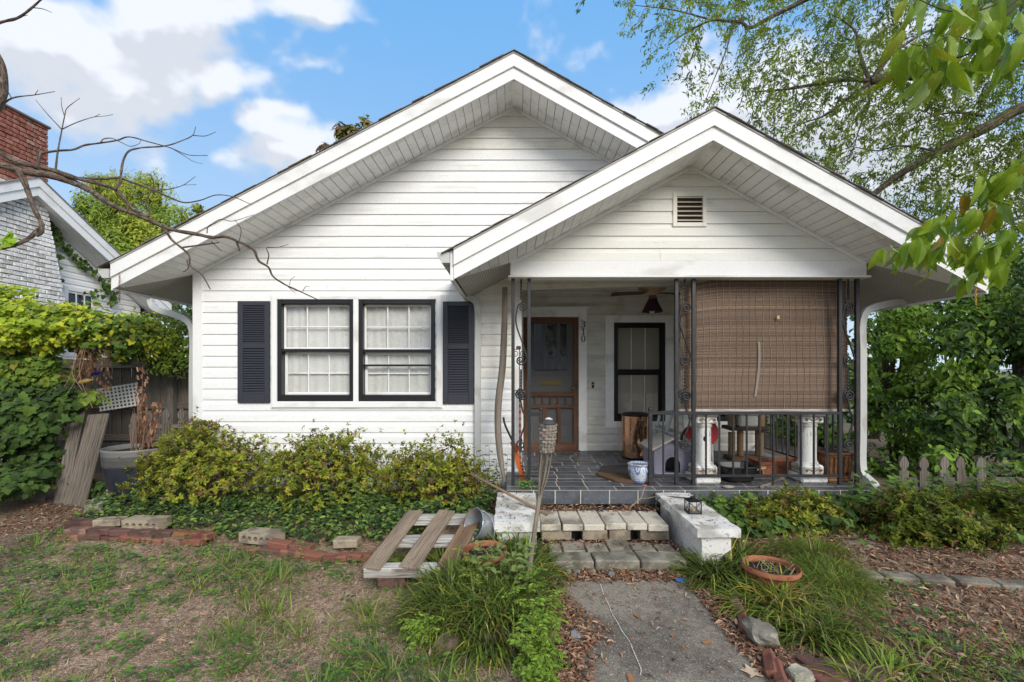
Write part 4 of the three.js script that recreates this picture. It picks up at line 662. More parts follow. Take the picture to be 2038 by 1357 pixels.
{ // patio chair stacked behind
  const c = thing('patio_chair', 'pale grey plastic patio chair tipped over behind the pet house', 'chair'), G = M.greyPaint, D = 5.9;
  part('back_top', beam(P(1309, 822, D), P(1347, 818, D), 0.05, 0.04, 0.008), G, c);
  part('leg', beam(P(1313, 826, D), P(1298, 890, D), 0.04, 0.032, 0.008), G, c); part('leg', beam(P(1337, 822, D - 0.2), P(1322, 874, D - 0.2), 0.045, 0.04, 0.008), G, c); part('leg', beam(P(1299, 870, D), P(1299, 908, D), 0.03, 0.03, 0.008), G, c);
  part('seat', rough(between(cbox(0.46, 0.03, 0.4, 0.01), P(1303, 848, D), P(1374, 872, D - 0.15)), 0.008, 8), mat([0.36, 0.40, 0.38], 0.6), c);
  part('arm', beam(P(1330, 862, D - 0.25), P(1372, 872, D - 0.3), 0.05, 0.045, 0.008), G, c);
  rebase(c, V(PX(1335, D), FLOOR, -D));
}
{ // folding chair, red cloth
  const c = thing('camp_chair', 'folded camp chair of red cloth on thin grey legs', 'folding chair'), D = 5.3, red = mat([0.36, 0.028, 0.035], 0.85, { map: rep(T.fabric, 0.3), side: THREE.DoubleSide });
  const cloth = (pts, name) => { const o = []; for (let i = 1; i < pts.length - 1; i++) { const [a, b, d] = [pts[0], pts[i], pts[i + 1]]; o.push(...a.toArray(), ...b.toArray(), ...d.toArray()); } const fr = tris(o), bk = tris(o).translate(0.004, 0, -0.03); part(name, boxUV(merge([fr, bk])), red, c); };
  cloth([P(1413, 834, D), P(1407, 850, D - 0.05), P(1412, 880, D - 0.03), P(1418, 887, D), P(1429, 872, D + 0.05), P(1429, 852, D + 0.08), P(1421, 838, D)], 'seat_cloth');
  cloth([P(1372, 846, D), P(1360, 858, D - 0.03), P(1358, 863, D), P(1372, 877, D + 0.03), P(1378, 868, D), P(1376, 850, D + 0.05)], 'back_cloth');
  for (const [a, b, e, f] of [[1416, 884, 1420, 944], [1412, 870, 1421, 942], [1409, 880, 1412, 930], [1418, 884, 1419, 935]]) part('leg', tube([P(a, b, D), P(e, f, D + 0.03)], 0.008, 6, 2), M.greyPaint, c);
  part('handle', tube([P(1357, 864, D - 0.05), P(1356, 878, D - 0.05)], 0.017, 8, 2), M.plasticBlack, c);
  rebase(c, V(PX(1405, D), FLOOR, -D));
}
{ // copper bin
  const D = 6.35, b = thing('pedal_bin', 'tall dented copper pedal bin with a black lid', 'bin'), x = PX(1264, D), y0 = FLOOR + 0.02, y1 = PY(825, D), r = 0.182; const g = flat(new THREE.CylinderGeometry(r, r, y1 - y0, 56, 40, true)); const p = g.attributes.position;
  for (let i = 0; i < p.count; i++) { const X = p.getX(i), Y = p.getY(i), Z = p.getZ(i), a = Math.atan2(X, Z), e = (a - 0.10) ** 2 / 0.09 + (Y + 0.0) ** 2 / 0.02, k = 1 - 0.11 * Math.exp(-e) + 0.02 * Math.exp(-((a - 0.34) ** 2 / 0.02 + (Y - 0.01) ** 2 / 0.01)) - 0.018 * Math.exp(-((a + 0.28) ** 2) / 0.01) * ss(-0.3, 0, -Y); p.setXYZ(i, X * k, Y, Z * k); }
  g.deleteAttribute('normal'); g.computeVertexNormals();
  const m = flat(g); part('body', m.translate(x, (y0 + y1) / 2, -D), M.copper, b);
  part('lid', lathe([[0, 0.03], [0.15, 0.028], [r + 0.006, 0.012], [r + 0.006, -0.012], [0, -0.012]], 40).translate(x, y1, -D), M.plasticBlack, b);
  part('foot_ring', lathe([[0, 0], [r + 0.003, 0], [r + 0.003, 0.025], [0, 0.025]], 40).translate(x, FLOOR, -D), M.plasticBlack, b);
  part('pedal', cbox(0.1, 0.03, 0.08, 0.01).translate(x + 0.05, FLOOR + 0.03, -D + r + 0.03), M.plasticBlack, b);
  rebase(b, V(x, FLOOR, -D));
}
{ // porcelain pot
  const D = 4.98, x = PX(1273, D), d = 0.118, b = thing('porcelain_pot', 'blue and white porcelain flower pot by the newel post', 'flower pot');
  const blue = [0.045, 0.10, 0.33], white = [0.62, 0.68, 0.74];
  const t = tex(512, 256, (u, v) => { const k = 3, a = (u * 7) % 1 - 0.5, s = fbm(u, v, 28, 14, 3, 71), s2 = fbm(u, v, 20, 10, 2, 75); let c = white; const ring = Math.hypot(a * 1.1, (v - 0.5) * 1.6); if (Math.abs(ring - 0.26) < 0.05 || ring < 0.1) c = mixc(c, blue, 0.75); if (Math.abs(s - 0.5) < 0.035) c = mixc(c, blue, 0.8); if (s2 > 0.64) c = mixc(c, blue, 0.6); if (v < 0.16) c = mixc(white, blue, 0.62 + 0.25 * Math.sin(u * 180)); if (Math.abs(v - 0.18) < 0.012 || Math.abs(v - 0.84) < 0.012) c = blue; if (v > 0.86 && Math.abs(((u * 26) % 1) - 0.5) < 0.2) c = mixc(c, blue, 0.5); return c; });
  part('pot_body', lathe([[0, 0.006], [0.085, 0.0], [0.088, 0.012], [0.10, 0.05], [0.122, 0.11], [0.128, 0.145], [0.122, 0.175], [0.118, 0.186], [0.128, 0.195], [0.13, 0.203], [0.122, 0.207], [0.108, 0.20], [0.106, 0.185]], 44).translate(x, FLOOR, -D), new THREE.MeshPhysicalMaterial({ map: t, roughness: 0.25, clearcoat: 0.6, clearcoatRoughness: 0.15 }), b);
  part('soil', lathe([[0, 0.186], [0.06, 0.187], [0.112, 0.183]], 30).translate(x, FLOOR, -D), mat([0.33, 0.31, 0.29], 0.95), b);
  rebase(b, V(x, FLOOR, -D));
}
{ // mats
  const sheet = (pts, thick, name, m, label, cat, amp) => { const A = pts.map(([a, b]) => { const d = F * (EYE - FLOOR) / (b - CY); return [PX(a, d), d]; }); const g = prism(A.map(([x, d]) => [x, d]), thick); g.rotateX(-Math.PI / 2); return solo(name, boxUV(g.translate(0, FLOOR + 0.003, 0), 0), m, label, cat); };
  sheet([[1188, 943], [1262, 950], [1262, 962], [1225, 960], [1190, 948]], 0.022, 'coir_mat', mat([0.26, 0.15, 0.075], 0.98, { map: rep(T.fabric, 0.2), bumpMap: rep(T.concB, 0.15), bumpScale: 0.02 }), 'curled brown coir mat at the porch edge', 'door mat');
  sheet([[1190, 943], [1198, 929], [1262, 927], [1264, 945]], 0.014, 'rubber_mat', mat([0.055, 0.047, 0.045], 0.9, { map: rep(T.fabric, 0.25) }), 'dark flat mat lying behind the coir mat', 'door mat');
}
{ // black tub, paddle, trough, tube, stone, planter
  const D = 5.0; const tub = thing('mixing_tub', 'black plastic mixing tub on the slate floor', 'tub'), x = PX(1470, D), o = []; const ringAt = (w, d, y) => { const p = []; for (let i = 0; i < 32; i++) { const a = i / 32 * 2 * Math.PI, c = Math.cos(a), s = Math.sin(a), k = 1 / Math.pow(Math.abs(c) ** 5 + Math.abs(s) ** 5, 0.2); p.push([x + w * c * k, FLOOR + y, -D - 0.05 + d * s * k]); } return p; };
  const rings = [ringAt(0.13, 0.10, 0.004), ringAt(0.15, 0.12, 0.02), ringAt(0.185, 0.16, 0.16), ringAt(0.20, 0.175, 0.165), ringAt(0.20, 0.175, 0.175), ringAt(0.18, 0.155, 0.172), ringAt(0.14, 0.11, 0.03)]; for (let k = 0; k < rings.length - 1; k++) for (let i = 0; i < 32; i++) quad(o, rings[k][i], rings[k + 1][i], rings[k + 1][(i + 1) % 32], rings[k][(i + 1) % 32]); for (const k of [0, 6]) for (let i = 0; i < 32; i++) o.push(x, rings[k][0][1], -D - 0.05, ...rings[k][(i + 1) % 32], ...rings[k][i]);
  part('shell', boxUV(tris(o)), mat([0.016, 0.016, 0.017], 0.4, { side: THREE.DoubleSide }), tub); part('rim', tube([...rings[4], rings[4][0]].map((p) => V(...p)), 0.006, 6, 64), M.plasticBlack, tub); rebase(tub, V(x, FLOOR, -D));
  solo('wooden_stake', rough(beam(P(1474, 940, 4.92), P(1523, 930, 5.05), 0.03, 0.022, 0.003), 0.002, 30), woodMat([0.62, 0.43, 0.25]), 'pale split stake resting on the rim of the black tub', 'wooden stake');
  const DT = 5.42, tr = thing('window_box', 'long terracotta window box behind the balusters', 'planter'), a = PX(1500, DT), b = PX(1598, DT), y1 = PY(915, DT), prof = (y, i) => [[a + 0.05 - i, y], [b - 0.02 + i, y]]; const tO = []; const rg = (i, e, y) => [[a + e - i, y, -DT + 0.12 + i - e * 0.3], [b - e + i, y, -DT + 0.12 + i - e * 0.3], [b - e + i, y, -DT - 0.12 - i + e * 0.3], [a + e - i, y, -DT - 0.12 - i + e * 0.3]];
  const L = [rg(0, 0.05, FLOOR + 0.002), rg(0, 0.035, y1 - 0.07), rg(0.012, 0.035, y1 - 0.065), rg(0.012, 0.03, y1 - 0.04), rg(0.022, 0.03, y1 - 0.034), rg(0.025, 0.025, y1), rg(0.005, 0.025, y1), rg(0.0, 0.05, y1 - 0.05)]; for (let k = 0; k < L.length - 1; k++) for (let i = 0; i < 4; i++) quad(tO, L[k][i], L[k][(i + 1) % 4], L[k + 1][(i + 1) % 4], L[k + 1][i]); quad(tO, ...L[0].slice().reverse());
  part('trough', boxUV(tris(tO)), M.terra, tr); part('soil', bxx(a + 0.05, b - 0.05, y1 - 0.06, y1 - 0.04, -DT - 0.1, -DT + 0.1), M.soil, tr); rebase(tr, V((a + b) / 2, FLOOR, -DT));
  solo('bamboo_tube', tube([P(1513, 970, 4.70), P(1538, 960, 4.95), P(1566, 948, 5.2)], 0.019, 10, 6), mat([0.33, 0.28, 0.23], 0.8, { map: rep(T.wood, 0.6) }), 'thick hollow grey stick lying at the porch edge', 'stick');
  solo('flat_stone', rough(new THREE.SphereGeometry(0.07, 16, 10).scale(1.05, 0.16, 0.6), 0.006, 20).translate(PX(1450, 4.74), FLOOR + 0.012, -4.74), mat([0.48, 0.42, 0.35], 0.9, { map: rep(T.clay, 0.3) }), 'flat pale stone on the slate edge before the black tub', 'stone');
  const DP = 5.02, pl = thing('copper_planter', 'square fluted copper-coloured planter in the porch corner', 'planter'), cx = PX(1668, DP), cop = mat([0.36, 0.17, 0.075], 0.5, { metalness: 0.35, map: rep(T.clay, 0.4) }); const h = 0.315;
  part('body', boxUV(flat(new THREE.CylinderGeometry(0.195, 0.165, h - 0.07, 4, 1, true).rotateY(Math.PI / 4).scale(1, 1, 1)).translate(cx, FLOOR + 0.035 + (h - 0.07) / 2, -DP - 0.1), 1), cop, pl);
  for (const s of [0, 1, 2, 3]) for (let i = 0; i < 5; i++) { const t = (i - 2) * 0.052; const g = new THREE.CylinderGeometry(0.017, 0.015, h - 0.09, 8); const m = part('flute', flat(g.rotateX(0.09).translate(t, FLOOR + h / 2, 0.128).rotateY(s * Math.PI / 2)).translate(cx, 0, -DP - 0.1), cop, pl); }
  for (const [y, w, t] of [[0.0, 0.28, 0.03], [0.03, 0.255, 0.018], [h - 0.045, 0.285, 0.018], [h - 0.028, 0.305, 0.028]]) part('moulding', cbox(w, t, w, 0.007).translate(cx, FLOOR + y + t / 2, -DP - 0.1), cop, pl);
  part('soil', cbox(0.25, 0.02, 0.25).translate(cx, FLOOR + h - 0.005, -DP - 0.1), M.soil, pl); rebase(pl, V(cx, FLOOR, -DP - 0.1));
}
{ // cat tree with tub, black wire between rail and pots
  const D = 6.2, c = thing('cat_tree', 'tan scratching tree with plush posts and a dark shelf', 'cat tree'), plush = mat([0.33, 0.22, 0.11], 0.95, { map: rep(T.fabric, 0.2) }), post = (px, a, b, r) => part('post', tube([P(px, b, D), P(px, a, D)], r, 14, 4), plush, c);
  part('base', bxx(PX(1452, D), PX(1524, D), FLOOR + 0.0, FLOOR + 0.05, -D - 0.2, -D + 0.12, 0.01), mat([0.20, 0.12, 0.07], 0.9), c);
  part('shelf', bxx(PX(1447, D), PX(1522, D), PY(855, D), PY(848, D), -D - 0.18, -D + 0.12, 0.008), mat([0.07, 0.05, 0.04], 0.9), c);
  post(1473, 856, 906, 0.042); post(1511, 856, 906, 0.055); post(1456, 825, 850, 0.05); post(1513, 823, 850, 0.055); post(1456, 860, 904, 0.045); rebase(c, V(PX(1486, D), FLOOR, -D));
  const t = thing('storage_tub', 'pale grey plastic tub standing on the scratching tree shelf', 'tub'); part('shell', bxx(PX(1465, D), PX(1502, D), PY(848, D), PY(825, D), -D - 0.1, -D + 0.1, 0.02), mat([0.5, 0.51, 0.48], 0.5), t); part('lid', bxx(PX(1463, D), PX(1504, D), PY(825, D), PY(822, D), -D - 0.11, -D + 0.11, 0.006), mat([0.62, 0.63, 0.60], 0.5), t); rebase(t, V(PX(1484, D), PY(848, D), -D));
}
{ // things leaning by the door post
  solo('driftwood_pole', tube([P(1005, 572, 5.1), P(1004, 640, 5.1), P(1000, 730, 5.05), P(992, 800, 5.0), P(991, 850, 4.97), P(996, 910, 4.93), P(1004, 958, 4.9)], (t) => 0.031 + 0.009 * Math.sin(t * 3) - 0.014 * ss(0.85, 1, t), 10, 40), M.drift, 'tall bent weathered pole leaning against the porch post', 'wooden pole');
  const s = thing('pruning_saw', 'orange curved pruning saw with dark teeth leaning on the porch post', 'saw'), D = 4.97;
  part('blade', boxUV(between(cbox(0.50, 0.052, 0.012, 0.004), P(1019, 876, D), P(1045, 966, D + 0.03))), mat([0.62, 0.13, 0.02], 0.35), s);
  part('rod', tube([P(1002, 830, D), P(1004, 842, D), P(1021, 880, D)], 0.011, 8, 6), M.plasticBlack, s);
  for (let i = 0; i < 7; i++) { const p = P(lerp(1036, 1047, i / 6), lerp(921, 958, i / 6), D + 0.01); part('tooth', new THREE.ConeGeometry(0.009, 0.03, 5).rotateZ(-1.6).translate(p.x + 0.012, p.y, p.z), M.plasticBlack, s); }
  part('guard', cbox(0.05, 0.09, 0.02, 0.008).rotateZ(0.3).translate(P(1027, 890, D).x, P(1027, 890, D).y, -D + 0.004), mat([0.5, 0.09, 0.015], 0.4), s);
  rebase(s, P(1045, 968, D));
  const st = tex(8, 64, (u, v) => (v * 12) % 1 < 0.5 ? [0.2, 0.04, 0.04] : [0.27, 0.23, 0.21]);
  const sp = new THREE.CylinderGeometry(0.016, 0.016, 0.92, 12).translate(PX(1035, 5.4), PY(850, 5.4), -5.4); solo('striped_pole', flat(sp), mat(0xffffff, 0.6, { map: st }), 'thin red and white striped pole in the corner beside the screen door', 'pole');
  // hanging iron ornament
  const o = thing('scroll_hanger', 'small wrought iron scroll ornament hanging inside the door post', 'iron ornament'); for (const [cx, cy, r, dir] of [[1026, 703, 0.045, 1], [1041, 703, 0.045, -1], [1028, 780, 0.04, -1], [1042, 782, 0.04, 1], [1034, 718, 0.035, 1]]) part('scroll', tube(spiral(PX(cx, 4.93), PY(cy, 4.93), r, 1.6, 1.2, dir, -4.93), 0.004, 5, 40), M.iron, o); part('stem', tube([P(1034, 690, 4.93), P(1034, 800, 4.93)], 0.005, 5, 3), M.iron, o); part('clasp', cbox(0.05, 0.04, 0.02, 0.006).translate(PX(1032, 4.93), PY(692, 4.93), -4.93), mat([0.12, 0.07, 0.05], 0.7), o); rebase(o, P(1034, 690, 4.93));
}
{ // lantern, cable, dry twig on the cheek wall
  const D = 3.98, y = 0.35, l = thing('lantern', 'small black candle lantern with crossed wires on the cheek wall cap', 'lantern'), x = PX(1379, D), w = 0.052, h = 0.105;
  for (const a of [-1, 1]) for (const b of [-1, 1]) part('corner_bar', bxx(x + a * w - 0.004, x + a * w + 0.004, y + 0.012, y + h, -D + b * w - 0.004, -D + b * w + 0.004, 0.001, 1), M.black, l);
  part('tray', cbox(0.118, 0.012, 0.118, 0.003).translate(x, y + 0.007, -D), M.black, l); part('roof', flat(new THREE.CylinderGeometry(0.03, 0.085, 0.022, 4).rotateY(Math.PI / 4)).translate(x, y + h + 0.011, -D), M.black, l); part('chimney', cbox(0.036, 0.016, 0.036, 0.004).translate(x, y + h + 0.028, -D), M.black, l);
  for (let s = 0; s < 4; s++) { const f = new THREE.Group(); const X = merge([between(cbox(0.135, 0.0035, 0.0035, 0.001), V(-w, 0.012, w), V(w, h, w)), between(cbox(0.135, 0.0035, 0.0035, 0.001), V(w, 0.012, w), V(-w, h, w))]).rotateY(s * Math.PI / 2).translate(x, y, -D); const b = part('cross_wire', X, M.black, l); part('pane', bxx(-w, w, 0.012, h, w - 0.006, w - 0.007, 0.0002).rotateY(s * Math.PI / 2).translate(x, y, -D), M.glass, b); }
  part('candle', lathe([[0, 0.03], [0.02, 0.03], [0.021, 0], [0, 0]], 16).translate(x, y + 0.013, -D), mat([0.55, 0.36, 0.2], 0.5), l); part('ring', new THREE.TorusGeometry(0.018, 0.0025, 5, 20).translate(x, y + h + 0.05, -D), M.black, l); rebase(l, V(x, y, -D));
  solo('black_cable', tube([P(1305, 1012, 4.4), P(1306, 998, 4.42), P(1318, 988, 4.5), P(1345, 989, 4.44), P(1385, 993, 4.4), P(1430, 1000, 4.3)], 0.005, 6, 40), M.plasticBlack, 'thin black cable looping over the cheek wall cap', 'cable');
  const tw = thing('dry_stem', 'dry forked vine stem reaching up to the porch edge with a red tip', 'vine stem'); part('stem', tube([P(1254, 1010, 4.4), P(1268, 998, 4.45), P(1276, 990, 4.5), P(1281, 975, 4.56), P(1285, 967, 4.58)], 0.004, 5, 20), mat([0.34, 0.25, 0.15], 0.9), tw); part('side_stem', tube([P(1274, 992, 4.5), P(1290, 991, 4.5), P(1304, 988, 4.5)], 0.003, 5, 10), mat([0.34, 0.25, 0.15], 0.9), tw); part('tip', rough(new THREE.SphereGeometry(0.018, 8, 6).scale(1.4, 0.6, 0.7), 0.006, 60).translate(...P(1283, 966, 4.58).toArray()), mat([0.5, 0.1, 0.05], 0.8), tw); rebase(tw, P(1254, 1010, 4.4));
}

// ---------------------------------------------------------------- loose things in the yard
{ // pallet of three boards on pale bearers
  seed(81);
  const p = thing('wooden_pallet', 'small pallet of three weathered boards on pale bearers, grass growing through', 'pallet');
  const f0 = P(720, 1132, 3.30), f1 = V(f0.x + 0.69, f0.y - 0.005, f0.z - 0.03), k = P(815, 1021, 4.13); k.y = 0.305;
  const ax = f1.clone().sub(f0), az = k.clone().sub(f0); const pt = (u, v, h = 0) => f0.clone().addScaledVector(ax, u).addScaledVector(az, v).add(V(0, h, 0));
  const boards = [[0.0, 0.205, M.palletA], [0.375, 0.60, M.palletA], [0.775, 1.0, M.palletB]];
  boards.forEach(([a, b, m], i) => { const A = pt((a + b) / 2, -0.01, 0.004 + i * 0.001), B = pt((a + b) / 2 + (i === 0 ? -0.03 : 0), 1.01, 0.004); const g = cbox(A.distanceTo(B), 0.020, 0.69 * (b - a) * 0.98, 0.003, 0); const o = between(g, A, B); part('deck_board', rough(o, 0.002, 10, i * 5), m, p); for (const v of [0.04, 0.1, 0.55, 0.95]) { const q = pt(lerp(a, b, 0.35 + 0.3 * R()), v, 0.0165); part('nail', lathe([[0, 0.002], [0.004, 0.001], [0.005, 0]], 7).translate(q.x, q.y, q.z), M.rustNail ??= mat([0.08, 0.05, 0.04], 0.7), p); } });
  for (const v of [0.06, 0.52, 0.94]) { part('bearer', beam(pt(-0.0, v, -0.024), pt(1.0, v, -0.024), 0.10, 0.036, 0.003), M.paleWood, p); part('bottom_bearer', beam(pt(-0.0, v, -0.062), pt(0.98, v, -0.062), 0.095, 0.036, 0.003), v < 0.1 ? woodMat([0.52, 0.48, 0.43]) : M.paleWood, p); }
  const c = document.createElement('canvas'); c.width = 512; c.height = 96; const g = c.getContext('2d'); g.fillStyle = '#9c948a'; g.fillRect(0, 0, 512, 96); for (let i = 0; i < 900; i++) { g.fillStyle = `rgba(${60 + 90 * R() | 0},${55 + 85 * R() | 0},${50 + 75 * R() | 0},0.22)`; g.fillRect(R() * 512, R() * 96, 40 + R() * 160, 1.5); } g.fillStyle = '#15130f'; g.font = '64px serif'; g.save(); g.translate(256, 48); g.rotate(Math.PI); g.scale(1, 1); g.textAlign = 'center'; g.textBaseline = 'middle'; g.fillText('AU00019800', 0, 2); g.restore();
  const tx = new THREE.CanvasTexture(c); tx.colorSpace = THREE.SRGBColorSpace; const pl = flat(new THREE.PlaneGeometry(0.2, 0.032)); const q = pt(0.44, 0.06, -0.024); const m = part('printed_mark', pl, mat(0xffffff, 0.9, { map: tx }), p); m.position.set(q.x, q.y, q.z + 0.0525); m.rotation.y = Math.atan2(-(f1.z - f0.z), f1.x - f0.x);
  rebase(p, f0);
  // old brick under its front corner
  at(solo('brick', rough(cbox(0.2, 0.1, 0.1, 0.01), 0.008, 14), M.brickD, 'dark brick propping the front edge of the pallet', 'brick'), PX(775, 3.3), 0.035, -3.36, 0, 0.2, 0);
}
{ // bamboo torch
  seed(83);
  const D = 3.22, t = thing('garden_torch', 'bamboo garden torch with a woven head and split staves, leaning in the grass', 'torch'), x = (p, q) => P(p, q, D);
  part('pole', tube([x(1046, 1185), x(1055, 1120), x(1069, 1020), x(1074, 985)], (s) => 0.0185 - 0.003 * s + 0.0012 * Math.max(0, Math.sin(s * 22)), 10, 40), M.bamboo, t);
  for (const [a, b, z] of [[1075, 1079, 0.02], [1079, 1083, -0.03], [1084, 1090, 0.03], [1090, 1099, 0.0], [1086, 1094, -0.03], [1078, 1078, -0.02]]) { const e = x(b, 896); e.z += z; const k = x(lerp(a, b, 0.35) - 3, 945); k.z += z * 0.6; part('stave', tube([x(1073, 1000), k, e], 0.0058, 6, 14), M.bamboo, t); }
  const y0 = PY(899, D), y1 = PY(846, D), cx = (y) => PX(lerp(1088, 1091, (y - y0) / (y1 - y0)), D), rad = (y) => lerp(0.046, 0.06, Math.sin(Math.PI * clamp((y - y0) / (y1 - y0)) * 0.6));
  const n = 7, bands = 9; const bm = [woodMat([0.44, 0.37, 0.30]), woodMat([0.50, 0.43, 0.36]), woodMat([0.37, 0.30, 0.24])];
  for (let b = 0; b < bands; b++) { const y = lerp(y0 + 0.008, y1, b / (bands - 1)), pts = []; for (let i = 0; i <= 42; i++) { const a = i / 42 * 2 * Math.PI, r = rad(y) + 0.0065 * Math.cos(a * n + b * Math.PI); pts.push([cx(y) + r * Math.cos(a) + rr(-0.0012, 0.0012), y + 0.003 * Math.sin(a * 2 + b), -D + r * Math.sin(a)]); } const o = [], h = 0.0092; for (let i = 0; i < 42; i++) { const a = pts[i], c = pts[i + 1]; quad(o, [a[0], a[1] - h, a[2]], [c[0], c[1] - h, c[2]], [c[0], c[1] + h, c[2]], [a[0], a[1] + h, a[2]]); } part('woven_band', boxUV(tris(o), 0), Object.assign(bm[b % 3].clone(), { side: THREE.DoubleSide }), t); }
  for (let i = 0; i < 14; i++) { const a = i / 14 * 2 * Math.PI; part('upright_splint', between(cbox(y1 - y0 + 0.012, 0.002, 0.011, 0.0007), V(cx(y0) + rad(y0) * Math.cos(a), y0, -D + rad(y0) * Math.sin(a)), V(cx(y1) + rad(y1) * Math.cos(a), y1, -D + rad(y1) * Math.sin(a)), V(Math.cos(a), 0, Math.sin(a))), bm[1], t); }
  part('lid', lathe([[0.0, 0.034], [0.02, 0.032], [0.036, 0.02], [0.052, 0.004], [0.054, -0.004], [0.03, -0.006]], 20).translate(cx(y1), PY(843, D), -D), mat([0.045, 0.045, 0.05], 0.7), t);
  part('wick_tin', lathe([[0, 0.01], [0.03, 0.008], [0.032, -0.06], [0, -0.06]], 16).translate(cx(y1), PY(846, D), -D), M.plasticBlack, t); part('wick', rough(new THREE.SphereGeometry(0.022, 10, 8).scale(1.2, 0.6, 1), 0.006, 50).translate(cx(y1) + 0.004, PY(834, D), -D), mat([0.62, 0.58, 0.52], 0.9), t);
  part('loose_strip', tube([x(1078, 850), x(1092, 856), x(1108, 858)], 0.004, 5, 8), bm[1], t); part('tie', new THREE.TorusGeometry(0.048, 0.004, 5, 26).rotateX(Math.PI / 2).translate(PX(1088, D), PY(898, D), -D), bm[2], t);
  rebase(t, x(1046, 1185));
}
solo('broom_handle', tube([P(905, 928, 5.0), P(960, 955, 4.6), P(1020, 987, 4.3), P(1088, 1024, 3.93)], (t) => 0.0125 + 0.002 * n3(t * 9, 1, 1), 10, 24), M.handle, 'reddish wooden pole lying from the bushes over the cheek wall', 'wooden pole');
{ // tipped bucket
  const b = thing('metal_bucket', 'dented galvanised bucket tipped over beside the pallet', 'bucket'), r0 = 0.098, r1 = 0.125, h = 0.225; const o = [];
  const prof = [[0, 0], [r0, 0], [r0 + 0.002, 0.006]]; for (let i = 1; i < 12; i++) prof.push([lerp(r0, r1, i / 12) + (i === 4 || i === 8 ? 0.004 : 0), h * i / 12]); prof.push([r1 + 0.005, h - 0.004], [r1 + 0.006, h + 0.003], [r1 - 0.001, h + 0.004], [r0 - 0.004, 0.008], [0, 0.006]);
  const G = lathe(prof, 40); part('shell', G, M.galv, b); part('rim', new THREE.TorusGeometry(r1 + 0.003, 0.004, 6, 40).rotateX(Math.PI / 2).translate(0, h, 0), M.galv, b); for (const s of [-1, 1]) part('handle_lug', cbox(0.006, 0.035, 0.03, 0.003).translate(s * (r1 + 0.004), h - 0.03, 0), M.galv, b); part('wire_handle', tube([V(-r1 - 0.006, h - 0.03, 0), V(-r1, h - 0.07, 0.10), V(0, h - 0.10, r1 + 0.07), V(r1, h - 0.07, 0.10), V(r1 + 0.006, h - 0.03, 0)], 0.003, 5, 30), M.galv, b);
  b.position.copy(P(984, 1046, 3.92)); b.position.y = 0.235; b.rotation.set(0.35, 0.5, 1.02);
}
{ // terracotta bowls
  const bowl = (x, y, z, r, label, tilt) => { const b = thing('terracotta_bowl', label, 'plant pot'); part('bowl', lathe([[0, 0.0], [r * 0.62, 0], [r * 0.8, 0.045], [r * 0.93, 0.095], [r * 0.98, 0.10], [r, 0.105], [r * 1.0, 0.135], [r * 0.94, 0.138], [r * 0.91, 0.10]], 44), M.terra, b); part('soil', rough(lathe([[0, 0.1], [r * 0.5, 0.1], [r * 0.93, 0.095]], 30), 0.008, 20), M.soil, b); b.position.set(x, y, z); b.rotation.set(tilt, 0, tilt * 0.5); for (let i = 0; i < 26; i++) { const a = rr(0, 6.28), q = Math.sqrt(R()) * r * 0.8, e = V(q * Math.cos(a) + rr(-0.06, 0.06), 0.1 + rr(0.01, 0.05), q * Math.sin(a) + rr(-0.06, 0.06)); part('dry_stalk', tube([V(q * Math.cos(a), 0.098, q * Math.sin(a)), e], 0.0022, 4, 2), M.straw ??= mat([0.36, 0.27, 0.17], 0.9), b); } return b; };
  bowl(PX(966, 3.42), 0.115, -3.42, 0.165, 'shallow terracotta bowl half hidden in grass by the pallet', 0.05);
  bowl(PX(1534, 3.22), 0.08, -3.22, 0.187, 'shallow terracotta bowl of dry soil among the grass beyond the path', -0.03);
}
